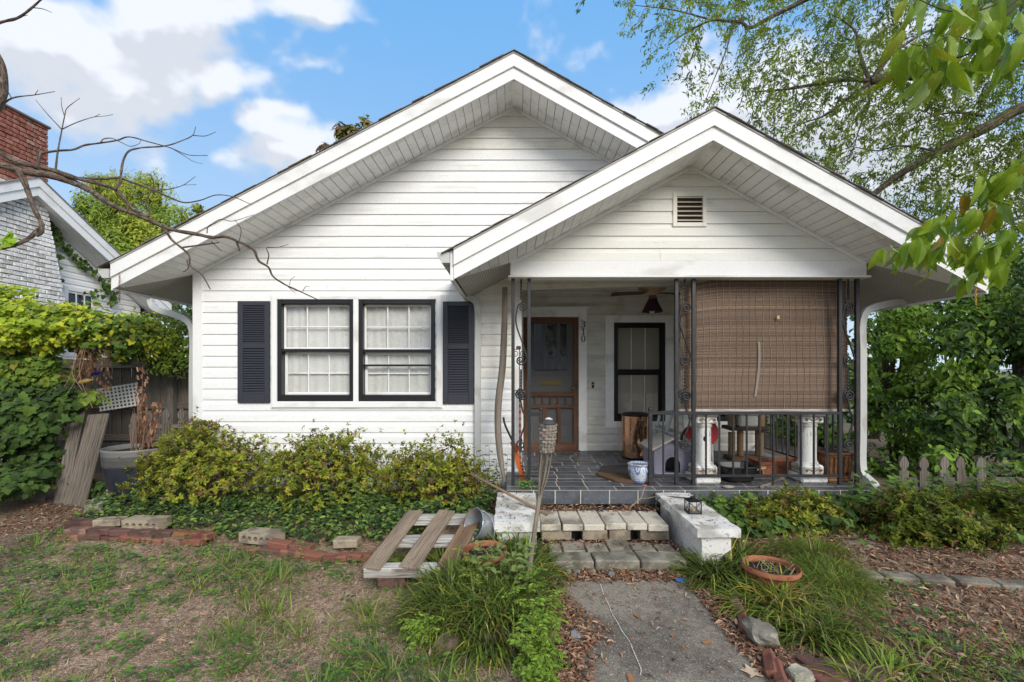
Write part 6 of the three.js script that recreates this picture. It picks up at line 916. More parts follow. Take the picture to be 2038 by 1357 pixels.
const BLADE = [bladeGeo(0.030, 0.6), bladeGeo(0.026, 1.2), bladeGeo(0.026, 1.9)];
const _m = new THREE.Matrix4(), _x = V(), _y = V(), _z = V(), _c = new THREE.Color();
function leaves(name, parent, geo, material, items) { // items: [point, direction, normal, size, colour]
  if (!items.length) return;
  const im = new THREE.InstancedMesh(geo, material, items.length); im.name = parent === scene ? numbered(name) : name; im.userData.kind = 'stuff'; im.castShadow = im.receiveShadow = true;
  items.forEach(([p, d, n, s, c, sw], i) => { _y.copy(d).normalize(); _x.copy(_y).cross(n); if (_x.lengthSq() < 1e-6) _x.set(1, 0, 0.01).cross(_y); _x.normalize(); _z.copy(_x).cross(_y); _m.makeBasis(_x.multiplyScalar(s * (sw ?? 1)), _y.multiplyScalar(s), _z.multiplyScalar(s)).setPosition(p); im.setMatrixAt(i, _m); im.setColorAt(i, c[1] > c[0] * 0.85 ? _c.setRGB(c[0] * 1.75, c[1] * 1.55, c[2] * 0.85) : _c.setRGB(...c)); });
  parent.add(im); return im;
}
const dirRand = () => { const u = rr(-1, 1), a = rr(0, 2 * Math.PI), r = Math.sqrt(1 - u * u); return V(r * Math.cos(a), u, r * Math.sin(a)); };
const jit = (c, k) => mulc(c, rr(1 - k, 1 + k));

// a shrub: rosettes of leaves at the tips of stems, in a lumpy crown
function shrub(o) {
  const g = thing(o.name, o.label, o.category ?? 'shrub', o.group), items = [], stems = [], c = V(o.x, o.y, o.z), s0 = o.seed * 3.3;
  for (let i = 0; i < o.tips; i++) {
    const d = dirRand(); if (d.y < -0.35) d.y *= -0.6; d.normalize();
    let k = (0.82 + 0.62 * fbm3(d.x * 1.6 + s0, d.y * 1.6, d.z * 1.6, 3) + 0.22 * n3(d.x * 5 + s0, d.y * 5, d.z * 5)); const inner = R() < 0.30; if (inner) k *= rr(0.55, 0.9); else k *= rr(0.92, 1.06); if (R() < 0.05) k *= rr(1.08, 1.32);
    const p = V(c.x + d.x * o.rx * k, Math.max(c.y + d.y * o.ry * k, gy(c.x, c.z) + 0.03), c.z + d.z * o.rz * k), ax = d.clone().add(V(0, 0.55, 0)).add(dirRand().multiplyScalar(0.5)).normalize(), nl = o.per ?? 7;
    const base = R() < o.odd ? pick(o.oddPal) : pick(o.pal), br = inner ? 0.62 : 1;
    if (stems.length < 46 && !inner && R() < 0.5) { const b = V(c.x + d.x * o.rx * 0.12, gy(c.x, c.z), c.z + d.z * o.rz * 0.12); stems.push(tube([b, b.clone().lerp(p, 0.5).add(V(0, 0.03, 0)), p], (t) => 0.006 * (1 - 0.7 * t), 4, 5)); }
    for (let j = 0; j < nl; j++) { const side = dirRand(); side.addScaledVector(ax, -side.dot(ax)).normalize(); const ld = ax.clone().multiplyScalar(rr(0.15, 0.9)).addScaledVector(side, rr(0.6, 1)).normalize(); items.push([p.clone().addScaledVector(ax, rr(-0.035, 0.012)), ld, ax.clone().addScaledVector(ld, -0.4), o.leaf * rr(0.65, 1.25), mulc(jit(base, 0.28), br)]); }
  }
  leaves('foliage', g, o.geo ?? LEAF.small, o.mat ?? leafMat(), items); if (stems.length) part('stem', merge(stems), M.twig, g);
  return rebase(g, V(o.x, gy(o.x, o.z), o.z));
}
const AZ = [[0.165, 0.215, 0.032], [0.12, 0.17, 0.028], [0.22, 0.265, 0.042], [0.075, 0.105, 0.024], [0.215, 0.215, 0.05]], AZR = [[0.20, 0.085, 0.04], [0.24, 0.13, 0.06], [0.26, 0.22, 0.07]];
seed(111);
{ const sh = (label, px, py, d, rx, ry, rz, tips, pal = AZ, odd = 0.09) => shrub({ name: 'azalea_shrub', label, x: PX(px, d), y: PY(py, d), z: -d, rx: rx * 1.06, ry: ry * 1.06, rz: rz * 1.1, tips: Math.round(tips * 1.45), leaf: 0.040, pal, odd, oddPal: AZR, seed: px, per: 8 });
  sh('broad olive azalea bush spilling over the glazed pot', 405, 945, 4.85, 0.70, 0.50, 0.45, 1250); sh('loose bronze-tipped sprigs of azalea against the house corner', 395, 870, 5.15, 0.20, 0.25, 0.2, 130, AZ, 0.5);
  sh('tall olive azalea bush under the middle of the double window', 650, 955, 4.85, 0.70, 0.53, 0.45, 1250); sh('low azalea bush by the downspout and cheek wall', 868, 960, 4.85, 0.60, 0.44, 0.42, 950);
  sh('small yellowish azalea growing against the slate porch edge', 1580, 1035, 4.22, 0.46, 0.27, 0.26, 560);
  const AD = AZ.map((c) => [c[0] * 0.58, c[1] * 0.66, c[2] * 0.6]); sh('dark rounded azalea bush before the low picket fence', 1850, 1062, 3.98, 0.56, 0.37, 0.40, 1250, AD, 0.06); sh('shaded azalea bush at the far end of the low picket fence', 2040, 1052, 4.1, 0.42, 0.45, 0.4, 800, AD, 0.06); }

// leafy masses made of several lobes
function mass(o) {
  const g = thing(o.name, o.label, o.category, o.group), items = [], br = [];
  for (const [px, py, d, rx, ry, rz, n, pal, size] of o.lobes) {
    const c = P(px, py, d), s0 = px * 0.37; let stemN = 0;
    for (let i = 0; i < n; i++) {
      const dd = dirRand(); if (dd.z < -0.5) dd.z *= -1; const k = Math.pow(R(), 0.22) * (0.82 + 0.62 * fbm3(dd.x * 1.8 + s0, dd.y * 1.8, dd.z * 1.8, 3) + 0.28 * n3(dd.x * 6 + s0, dd.y * 6, dd.z * 6)), p = V(c.x + dd.x * rx * k, c.y + dd.y * ry * k, c.z + dd.z * rz * k); const gh = gy(p.x, p.z); if (p.y < gh + 0.02) p.y = gh + rr(0.02, 0.15);
      const cl = n3(p.x * 2.3 + 11, p.y * 2.3, p.z * 2.3) + 0.5 * n3(p.x * 5 + 3, p.y * 5, p.z * 5), hue = clamp(0.5 + 0.9 * n3(p.x * 1.5, p.y * 1.5 + 7, p.z * 1.5) + rr(-0.35, 0.35), 0, 0.999);
      if (o.gap && cl < -o.gap + rr(-0.12, 0.12)) continue;
      if (o.keep && !o.keep(p)) continue;
      const n0 = dd.clone().add(V(0, 0.9, 0.25)).add(dirRand().multiplyScalar(0.65)).normalize(), ld = dirRand().add(V(0, o.droop ?? -0.7, 0.2)); ld.addScaledVector(n0, -ld.dot(n0) * 0.8).normalize();
      items.push([p, ld, n0, (size ?? o.leaf) * rr(0.5, 1.3) * (1 + 0.35 * cl), jit(R() < (o.odd ?? 0) * (0.4 + 1.2 * hue) ? pick(o.oddPal) : pal[Math.floor(hue * pal.length)], 0.3)]);
      if (stemN < (o.stems ?? 8) && R() < 0.02) { stemN++; const b = V(c.x + dd.x * rx * 0.2, Math.max(gh, c.y - ry), c.z - 0.1); br.push(tube([b, V(lerp(b.x, p.x, 0.3), lerp(b.y, p.y, 0.6), lerp(b.z, p.z, 0.3)), p], (t) => (o.thick ?? 0.012) * (1 - 0.75 * t), 5, 8)); }
    }
  }
  leaves('foliage', g, o.geo, o.mat ?? leafMat(), items); if (br.length) part('branch', merge(br), o.bark ?? M.twig, g); const f = o.lobes[0], b = P(f[0], f[1], f[2]); return rebase(g, V(b.x, 0, b.z));
}
seed(121);
const VY = [[0.21, 0.30, 0.035], [0.16, 0.26, 0.035], [0.26, 0.33, 0.04], [0.11, 0.19, 0.04], [0.32, 0.37, 0.05], [0.06, 0.12, 0.03]], VD = [[0.032, 0.072, 0.024], [0.045, 0.095, 0.028], [0.022, 0.05, 0.02], [0.07, 0.13, 0.035]], VM = [[0.10, 0.17, 0.035], [0.13, 0.20, 0.04], [0.075, 0.14, 0.035]];
mass({ name: 'grape_vine', label: 'sprawling yellow-green vine heaped over the side fence', category: 'vine', geo: LEAF.lobed, leaf: 0.058, odd: 0.04, oddPal: [[0.34, 0.28, 0.04], [0.22, 0.10, 0.04]], lobes: [[-60, 650, 5.5, 0.75, 0.42, 0.6, 1500, VY], [50, 655, 5.55, 0.62, 0.42, 0.6, 1900, VY], [150, 655, 5.7, 0.5, 0.36, 0.55, 1500, VY], [40, 740, 5.6, 0.75, 0.42, 0.45, 1800, VM], [-40, 800, 5.5, 0.6, 0.5, 0.45, 1000, VM], [235, 670, 5.9, 0.45, 0.36, 0.55, 1400, VY], [20, 585, 5.7, 0.35, 0.14, 0.3, 220, VY], [105, 745, 5.65, 0.32, 0.25, 0.3, 260, VM]], keep: (p) => { const px = CX + F * p.x / -p.z, py = CY - F * (p.y - EYE) / -p.z; return !(px > 120 && px < 215 && py > 690 && py < 790 && R() < 0.86); } });
mass({ name: 'small_leaf_vine', label: 'small-leaved green climber over the fence beside the house corner', category: 'vine', geo: LEAF.oval, leaf: 0.062, lobes: [[300, 672, 6.25, 0.55, 0.42, 0.4, 1500, VY.map((c) => mulc(c, 0.9))], [355, 690, 6.4, 0.42, 0.36, 0.3, 1000, VM], [260, 650, 6.3, 0.45, 0.25, 0.3, 600, VY], [345, 725, 6.35, 0.40, 0.2, 0.22, 320, VM]] });
mass({ name: 'ivy', label: 'dark green ivy hanging over the leaning planks', category: 'ivy', geo: LEAF.lobed, leaf: 0.075, lobes: [[30, 830, 5.35, 0.75, 0.5, 0.35, 1150, VD], [-60, 900, 5.2, 0.7, 0.5, 0.4, 700, VD], [70, 900, 5.45, 0.5, 0.3, 0.2, 260, VD], [20, 955, 5.05, 0.5, 0.18, 0.5, 600, VD], [85, 940, 5.25, 0.22, 0.16, 0.2, 160, VD], [130, 795, 5.5, 0.26, 0.22, 0.2, 220, VD], [185, 790, 5.6, 0.18, 0.1, 0.15, 80, VM], [215, 965, 5.45, 0.3, 0.09, 0.2, 90, VD]] });
{ // withered tendrils in the hollow
  const g = thing('withered_vine', 'clump of brown withered leaves and tendrils drooping in the vine hollow', 'dead vine'), it = []; for (let i = 0; i < 420; i++) { const p = P(rr(148, 222), rr(675, 780), rr(5.5, 5.62)); if (R() < 0.5) { p.x = PX(rr(152, 185), 5.55); p.y = PY(rr(690, 745), 5.55); } it.push([p, V(rr(-0.4, 0.4), -1, rr(-0.3, 0.3)), V(rr(-1, 1), 0.2, 1), rr(0.035, 0.075), jit(pick([[0.20, 0.10, 0.055], [0.26, 0.15, 0.08], [0.13, 0.07, 0.04]]), 0.3)]); } leaves('withered_leaf', g, LEAF.bit, leafMat(0.2, 0.9), it); for (let i = 0; i < 4; i++) { const a = P(rr(150, 215), 690, 5.52); part('tendril', tube([a, a.clone().add(V(rr(-0.1, 0.15), -0.3, 0.05)), a.clone().add(V(rr(-0.15, 0.25), rr(-0.5, -0.75), 0.1))], 0.004, 4, 10), mat([0.25, 0.17, 0.11], 0.9), g); } rebase(g, P(180, 690, 5.5)); }
{ // climber on the neighbour's gable
  const g = thing('wall_creeper', 'thin creeper with scattered green leaves on the gable next door', 'creeper'), it = [], Q = (px, py) => { const d = 8.42 * F / (CX - px); return V(-8.42, PY(py, d), -d); };
  const strands = [[[88, 410], [100, 440], [112, 470], [140, 505], [170, 530], [200, 555], [215, 575]], [[105, 445], [110, 480], [116, 510], [120, 560]], [[165, 585], [195, 580], [230, 575]], [[215, 575], [222, 590], [218, 605]]];
  strands.forEach((s, k) => { const c = new THREE.CatmullRomCurve3(s.map((q) => Q(...q))); part('stem', tube(s.map((q) => Q(...q)), 0.006, 4, 20), M.twig, g); for (let i = 0; i < [120, 14, 20, 24][k]; i++) { const p = c.getPoint(R()); it.push([V(p.x + rr(0.01, 0.07), p.y + rr(-0.08, 0.08), p.z + rr(-0.07, 0.07)), V(rr(-0.2, 0.2), -1, rr(-0.6, 0.6)), V(1, 0.5, 0.2), rr(0.05, 0.10), jit(pick(VD), 0.4)]); } }); leaves('foliage', g, LEAF.lobed, leafMat(), it); rebase(g, Q(120, 480)); }

// the thicket beyond the porch
seed(131);
const HD = [[0.020, 0.048, 0.017], [0.028, 0.07, 0.022], [0.045, 0.105, 0.028], [0.07, 0.14, 0.032], [0.095, 0.18, 0.038], [0.13, 0.22, 0.045]], HL = [[0.15, 0.27, 0.045], [0.11, 0.21, 0.04]];
{ const bush = (label, lobes, leaf, geo, name = 'thicket_shrub', cat = 'shrub', odd = 0.14) => mass({ name, label, category: cat, geo, leaf, odd, oddPal: HL, lobes: lobes.map((l) => [...l, HD]), stems: 14, thick: 0.026, bark: M.barkDark, gap: 0.16 });
  bush('tall broadleaf shrub filling the gap beside the porch downspout', [[1790, 670, 6.9, 0.66, 0.95, 0.5, 2500], [1800, 830, 6.8, 0.62, 0.75, 0.5, 1900], [1770, 940, 6.4, 0.5, 0.45, 0.4, 900]], 0.085, LEAF.oval, 'thicket_shrub', 'shrub', 0.42);
  bush('great dark leafy shrub rising to the porch eave tip', [[1915, 690, 6.3, 0.72, 0.9, 0.6, 2400], [1900, 830, 6.1, 0.75, 0.72, 0.5, 1900], [1960, 570, 6.6, 0.65, 0.65, 0.5, 1500], [1880, 930, 5.8, 0.7, 0.4, 0.35, 900]], 0.10, LEAF.oval, 'thicket_shrub', 'shrub', 0.2);
  bush('dense leafy shrub at the edge of the thicket', [[2060, 640, 5.9, 0.7, 0.85, 0.6, 1900], [2050, 800, 5.8, 0.75, 0.75, 0.5, 1800], [2040, 930, 5.6, 0.6, 0.42, 0.4, 900], [2180, 720, 6.0, 0.8, 1.4, 0.6, 1000]], 0.10, LEAF.oval);
  bush('pale green sapling seen past the open side of the porch', [[1745, 650, 9.0, 0.8, 1.0, 0.7, 900], [1600, 880, 9.0, 1.2, 0.55, 0.6, 1100], [1740, 780, 8.6, 0.9, 0.9, 0.6, 1000], [1560, 830, 10.0, 1.0, 0.7, 0.5, 700]], 0.11, LEAF.lobed, 'sapling', 'sapling', 0.3);
  mass({ name: 'boundary_tree', label: 'bushy tree crowning the thicket against the sky', category: 'tree', geo: LEAF.oval, leaf: 0.13, odd: 0.3, oddPal: HL, stems: 8, thick: 0.07, bark: M.barkDark, lobes: [[1990, 560, 10.5, 1.3, 1.3, 1.0, 2100, HD], [1900, 610, 10.5, 1.1, 1.1, 0.9, 1400, HD], [2110, 520, 10.2, 1.4, 1.8, 1.0, 1500, HD], [1830, 640, 11, 1.0, 1.2, 0.9, 1000, HD]] });
}
// trees beyond the roofs
seed(141);
{ const TG = [[0.14, 0.22, 0.04], [0.18, 0.26, 0.05], [0.10, 0.18, 0.035]], TD = [[0.04, 0.085, 0.03], [0.055, 0.11, 0.035]], TB = [[0.19, 0.25, 0.05], [0.23, 0.29, 0.06]];
  const tr = (label, lobes, geo, leaf, trunk, odd = 0, oddPal = TG) => { const g = mass({ name: 'background_tree', label, category: 'tree', geo, leaf, odd, oddPal, lobes, stems: 6, thick: 0.09, bark: M.barkDark, droop: -0.5 }); const p = g.position; part('trunk', tube([V(0, 0, 0), V(0.1, trunk * 0.5, 0), V(0, trunk, 0)], (t) => 0.2 * (1 - 0.6 * t), 8, 8), M.barkDark, g); return g; };
  tr('feathery light green tree rising between the two roofs', [[265, 400, 16, 0.85, 1.15, 1.0, 4200, TB], [225, 440, 16, 1.1, 1.0, 1.0, 3200, TG], [215, 372, 16.2, 0.7, 0.5, 0.8, 1500, TB], [310, 385, 16, 0.6, 0.8, 0.8, 1900, TB], [185, 410, 15.8, 0.6, 0.6, 0.7, 1300, TG], [330, 445, 15.5, 1.0, 0.7, 0.8, 2600, TG], [365, 425, 16, 0.4, 0.35, 0.5, 320, TB], [395, 415, 16, 0.3, 0.2, 0.3, 150, TB]], LEAF.narrow, 0.15, 6);
  tr('rounded bright green tree in front of the feathery one', [[275, 470, 14, 0.85, 0.75, 0.7, 1900, TB], [230, 500, 13.5, 0.8, 0.7, 0.6, 1200, TG], [340, 480, 14, 0.6, 0.5, 0.6, 900, TB]], LEAF.oval, 0.14, 4.5);
  tr('dark tree core behind the feathery crown', [[235, 460, 17.5, 1.2, 0.9, 0.8, 1200, TD], [280, 520, 17.5, 2.2, 0.9, 0.8, 1100, TD]], LEAF.oval, 0.2, 5);
  tr('bronze-leaved magnolia top peeping over the long roof', [[705, 275, 17, 0.55, 0.62, 0.5, 420, [[0.10, 0.12, 0.04], [0.15, 0.15, 0.05]]], [680, 265, 17, 0.25, 0.5, 0.3, 120, [[0.12, 0.12, 0.05]]], [730, 245, 17, 0.2, 0.25, 0.3, 60, [[0.14, 0.14, 0.06]]], [645, 292, 17, 0.2, 0.12, 0.2, 36, [[0.15, 0.11, 0.05]]], [695, 335, 17.1, 0.75, 0.9, 0.6, 420, TD], [690, 440, 17.2, 1.8, 2.0, 1.0, 700, TD]], LEAF.oval, 0.24, 9, 0.3, [[0.22, 0.12, 0.06]]);
  tr('grey-green shrubby tree in the gap behind the vine', [[320, 640, 11, 1.1, 0.7, 0.6, 900, [[0.05, 0.085, 0.05]]], [250, 610, 11, 0.6, 0.5, 0.5, 500, [[0.05, 0.09, 0.04]]], [300, 560, 11.5, 0.8, 0.7, 0.5, 700, [[0.06, 0.10, 0.04]]], [380, 620, 12, 0.9, 0.6, 0.5, 500, [[0.05, 0.09, 0.04]]]], LEAF.oval, 0.12, 1.5);
  // street trees behind the viewer, mirrored in the window panes
  for (const [x, z, label] of [[-7.5, 15, 'leafy street tree across the road facing the double window'], [4.5, 18, 'leafy street tree across the road facing the porch']]) { const g = thing('street_tree', label, 'tree'), it = []; for (let i = 0; i < 1500; i++) { const d = dirRand(), k = Math.pow(R(), 0.3) * (0.8 + 0.5 * n3(d.x * 2, d.y * 2, d.z * 2)); it.push([V(x + d.x * 3 * k, 4.6 + d.y * 2.4 * k, z + d.z * 2.6 * k), dirRand().add(V(0, -0.6, 0)), dirRand().add(V(0, 1, 0)), rr(0.2, 0.4), jit(pick(TD), 0.3)]); } leaves('crown', g, LEAF.oval, leafMat(), it); part('trunk', tube([V(x, 0, z), V(x + 0.2, 2, z), V(x, 4.5, z)], (t) => 0.22 * (1 - 0.5 * t), 8, 8), M.barkDark, g); rebase(g, V(x, 0, z)); }
}

// ---- grassy clumps
function clump(o) {
  const g = thing(o.name ?? 'lily_turf', o.label, o.category ?? 'grass clump', o.group), it = [[], [], []];
  for (const [x, z, r, n, len, y0] of o.tufts) for (let i = 0; i < n; i++) { const a = rr(0, 6.283), q = Math.sqrt(R()) * r, X = x + q * Math.cos(a), Z = z + q * Math.sin(a); const out = V(Math.cos(a), 0, Math.sin(a)).multiplyScalar(0.2 + 0.9 * q / Math.max(r, 0.01)).add(V(rr(-0.5, 0.5), 0, rr(-0.5, 0.5))), d = V(out.x * 1.15, 1, out.z * 1.15).normalize(); it[R() < 0.15 ? 0 : R() < 0.5 ? 1 : 2].push([V(X, Math.max(gy(X, Z), 0) - 0.01 + (y0 ?? 0), Z), d, out.clone().multiplyScalar(-1).add(V(0, 0.2, 0)).negate(), len * rr(0.6, 1.2), jit(R() < (o.odd ?? 0.06) ? pick([[0.28, 0.24, 0.09], [0.30, 0.22, 0.12]]) : pick(o.pal), 0.45), o.wide ?? 1.7]); }
  it.forEach((l, i) => leaves('blade', g, BLADE[i], leafMat(0.3, 0.5), l)); const t = o.tufts[0]; return rebase(g, V(t[0], 0, t[1]));
}
seed(151);
const GL = [[0.05, 0.088, 0.026], [0.075, 0.122, 0.032], [0.038, 0.068, 0.022], [0.12, 0.165, 0.04]], GF = [[0.10, 0.165, 0.04], [0.13, 0.20, 0.05], [0.08, 0.13, 0.035]];
const pxz = (px, py) => { const d = F * 1.56 / (py - CY); return [PX(px, d), -d]; };
clump({ label: 'long arching dark lily turf spilling from the grass bed below the pallet', pal: GL, tufts: [[...pxz(885, 1225), 0.20, 520, 0.24], [...pxz(960, 1245), 0.20, 540, 0.25], [...pxz(905, 1190), 0.18, 420, 0.24], [...pxz(1010, 1220), 0.18, 400, 0.26], [...pxz(960, 1190), 0.2, 380, 0.24], [...pxz(1000, 1275), 0.12, 160, 0.20], [...pxz(925, 1285), 0.12, 140, 0.18], [...pxz(1035, 1170), 0.12, 160, 0.28]] });
clump({ label: 'lily turf crowding the cheek wall with the wooden pole', pal: GL, tufts: [[PX(1050, 3.55), -3.55, 0.14, 260, 0.26], [PX(1010, 3.6), -3.62, 0.14, 240, 0.26], [PX(1075, 3.5), -3.48, 0.1, 150, 0.26], [PX(950, 3.75), -3.75, 0.12, 140, 0.24], [PX(985, 3.7), -3.72, 0.12, 140, 0.24]] });
clump({ label: 'tufts of grass growing up between the pallet boards', pal: GF, tufts: [[-0.82, -3.62, 0.08, 110, 0.24], [-0.62, -3.7, 0.06, 90, 0.22], [-0.55, -3.55, 0.06, 60, 0.22], [-0.86, -3.85, 0.06, 50, 0.2]] });
clump({ label: 'tall lily turf clump at the foot of the lantern wall', pal: GL, tufts: [[PX(1425, 3.5), -3.5, 0.15, 330, 0.32], [PX(1450, 3.42), -3.42, 0.12, 180, 0.28], [PX(1475, 3.6), -3.6, 0.12, 140, 0.28]] });
clump({ name: 'mondo_grass', label: 'fine pale mound of mondo grass beyond the terracotta bowl', pal: GF.map((c) => mulc(c, 0.85)), wide: 0.8, tufts: [[PX(1650, 3.35), -3.35, 0.20, 900, 0.155, 0.03], [PX(1672, 3.12), -3.12, 0.18, 800, 0.15, 0.03], [PX(1625, 3.6), -3.6, 0.19, 700, 0.16, 0.03], [PX(1580, 3.68), -3.7, 0.16, 380, 0.16], [PX(1682, 2.92), -2.92, 0.13, 420, 0.14, 0.02], [PX(1610, 3.4), -3.4, 0.12, 300, 0.15, 0.02]] });
clump({ label: 'broad-bladed lily turf clump behind the broken concrete lump', pal: GL, tufts: [[PX(1612, 2.72), -2.72, 0.10, 260, 0.27], [PX(1655, 2.66), -2.66, 0.09, 170, 0.23]] });
clump({ label: 'long loose grass growing by the sunken brick paving', name: 'grass_clump', pal: GF, tufts: [[PX(1760, 2.35), -2.35, 0.14, 120, 0.22], [PX(1840, 2.4), -2.42, 0.12, 80, 0.2], [PX(1700, 2.3), -2.28, 0.08, 60, 0.2], [PX(1930, 2.45), -2.5, 0.12, 60, 0.18]] });
clump({ label: 'yellowing loose lily turf in front of the dry terracotta bowl', pal: GF, odd: 0.3, tufts: [[PX(1530, 2.98), -2.98, 0.16, 190, 0.26], [PX(1490, 3.12), -3.12, 0.1, 90, 0.22], [PX(1570, 2.9), -2.9, 0.12, 140, 0.24], [PX(1465, 3.3), -3.3, 0.08, 60, 0.2], [PX(1515, 3.02), -3.04, 0.12, 120, 0.3], [PX(1560, 3.0), -3.02, 0.1, 90, 0.28], [PX(1590, 3.1), -3.12, 0.07, 60, 0.26]] });

// leafy stems: upright sprigs with paired leaves
function sprigs(o) { const g = thing(o.name, o.label, o.category, o.group), it = []; const st = []; for (const [x, z, h] of o.at) { const y = Math.max(gy(x, z), 0), a = V(x, y, z), e = V(x + rr(-0.3, 0.3) * h, y + h, z + rr(-0.25, 0.35) * h), m = a.clone().lerp(e, 0.5).add(V(rr(-0.04, 0.04), 0.02, 0)); const c = new THREE.QuadraticBezierCurve3(a, m, e); st.push(tube([a, m, e], (t) => 0.0035 * (1 - 0.6 * t), 4, 6)); const n = o.n ?? 12; for (let i = 0; i < n; i++) { const t = lerp(o.from ?? 0.2, 1, i / (n - 1)), p = c.getPoint(t), an = i * (o.turn ?? 2.4) + rr(-0.3, 0.3), ld = V(Math.cos(an), rr(-0.1, 0.4), Math.sin(an)); if (o.pinnate) { const L = o.leaf * 2.6, ax = ld.clone().setY(0.35).normalize(), nl = 6; for (let j = 0; j < nl; j++) { const q = p.clone().addScaledVector(ax, L * (j + 1) / nl); for (const s of [-1, 1]) { const sd = ax.clone().cross(V(0, 1, 0)).multiplyScalar(s).addScaledVector(ax, 0.7).normalize(); it.push([q.clone().add(V(0, rr(-0.008, 0.008) - 0.012 * j * j / 12, 0)), sd.add(V(0, rr(-0.35, 0.2), 0)), V(rr(-0.5, 0.5), 1, rr(-0.2, 0.6)), o.leaf * rr(0.6, 1.25), jit(pick(o.pal), 0.4)]); } } } else it.push([p, ld, V(rr(-0.3, 0.3), 1, 0.35), o.leaf * rr(0.6, 1.15) * (1 - 0.25 * t), jit(pick(o.pal), 0.25)]); } } leaves('foliage', g, o.geo ?? LEAF.oval, leafMat(), it); part('stem', merge(st), mat([0.09, 0.11, 0.04], 0.8), g); const t = o.at[0]; return rebase(g, V(t[0], 0, t[1])); }
seed(161);
const scat = (n, px0, px1, py0, py1, h0, h1) => Array.from({ length: n }, () => [...pxz(rr(px0, px1), rr(py0, py1)), rr(h0, h1)]);
sprigs({ name: 'nandina', label: 'bright green feathery seedling shrub at the path edge beside the torch', category: 'plant', at: [...scat(14, 1040, 1095, 1235, 1330, 0.14, 0.26), ...scat(8, 1050, 1105, 1310, 1380, 0.08, 0.16), ...scat(4, 1065, 1100, 1195, 1240, 0.15, 0.25)], pal: [[0.11, 0.20, 0.04], [0.085, 0.165, 0.035], [0.15, 0.235, 0.045]], leaf: 0.027, n: 7, pinnate: true, geo: LEAF.oval });
sprigs({ name: 'nandina', label: 'small bright green seedling alone near the rounded brown stone', category: 'plant', at: scat(6, 825, 860, 1255, 1285, 0.08, 0.16), pal: [[0.15, 0.25, 0.05], [0.12, 0.21, 0.05]], leaf: 0.03, n: 6, pinnate: true });
sprigs({ name: 'broadleaf_plant', label: 'grey-green broad-leaved stems standing in the grass bed by the torch', category: 'plant', at: [...scat(7, 1000, 1050, 1170, 1225, 0.22, 0.4), ...scat(3, 960, 990, 1180, 1210, 0.25, 0.38)], pal: [[0.11, 0.18, 0.09], [0.14, 0.21, 0.11]], leaf: 0.085, n: 9 });
sprigs({ name: 'fern_frond', label: 'yellow-green fern-like fronds over the grass by the left bowl'.replace('left ', ''), category: 'plant', at: scat(7, 880, 960, 1165, 1215, 0.12, 0.25), pal: [[0.17, 0.21, 0.05], [0.14, 0.19, 0.05]], leaf: 0.028, n: 5, pinnate: true });
sprigs({ name: 'leafy_weed', label: 'large-leaved weed standing up between the azaleas and the pallet', category: 'weed', at: scat(9, 660, 735, 1035, 1065, 0.25, 0.5).concat(scat(6, 880, 960, 1000, 1030, 0.3, 0.5)), pal: [[0.08, 0.16, 0.05], [0.11, 0.20, 0.06]], leaf: 0.085, n: 10 });
sprigs({ name: 'ivy_sprig', label: 'young ivy creeping along the slate edge behind the lantern', category: 'ivy', at: Array.from({ length: 22 }, () => { const d = rr(4.2, 4.55); return [PX(rr(1425, 1500), d), -d, rr(0.1, 0.3)]; }), pal: [[0.12, 0.22, 0.05], [0.08, 0.16, 0.045]], leaf: 0.075, n: 8, geo: LEAF.lobed });
sprigs({ name: 'ivy_sprig', label: 'ivy and weeds growing at the foot of the porch downspout', category: 'ivy', at: Array.from({ length: 40 }, () => { const d = rr(4.25, 4.7); return [PX(rr(1690, 1830), d), -d, rr(0.1, 0.42)]; }), pal: [[0.08, 0.16, 0.045], [0.06, 0.12, 0.04]], leaf: 0.075, n: 9, geo: LEAF.lobed });
sprigs({ name: 'ivy_sprig', label: 'leafy growth climbing over the far end of the low picket fence', category: 'ivy', at: Array.from({ length: 24 }, () => { const d = rr(4.5, 4.85); return [PX(rr(1940, 2080), d), -d, rr(0.2, 0.55)]; }).concat(Array.from({ length: 14 }, () => { const d = rr(4.7, 4.88); return [PX(rr(1770, 1930), d), -d, rr(0.15, 0.5)]; })), pal: [[0.08, 0.16, 0.045], [0.05, 0.11, 0.035], [0.12, 0.21, 0.05]], leaf: 0.08, n: 10, geo: LEAF.lobed });
sprigs({ name: 'porch_weed', label: 'little green weed growing around the foot of the door post', category: 'weed', at: Array.from({ length: 9 }, () => [PX(rr(1025, 1062), 4.75), -rr(4.66, 4.78), rr(0.05, 0.1)]).map(([x, z, h]) => [x, z, h]), pal: [[0.07, 0.22, 0.05], [0.10, 0.26, 0.06]], leaf: 0.05, n: 6 }).position.y += 0.37;
sprigs({ name: 'climbing_weed', label: 'grey-green climbing weed at the wall corner beside the driftwood pole', category: 'weed', at: Array.from({ length: 16 }, () => [PX(rr(968, 1003), 5.2), -rr(5.05, 5.35), rr(0.3, 0.75)]), pal: [[0.08, 0.13, 0.06], [0.06, 0.11, 0.05]], leaf: 0.07, n: 10 });

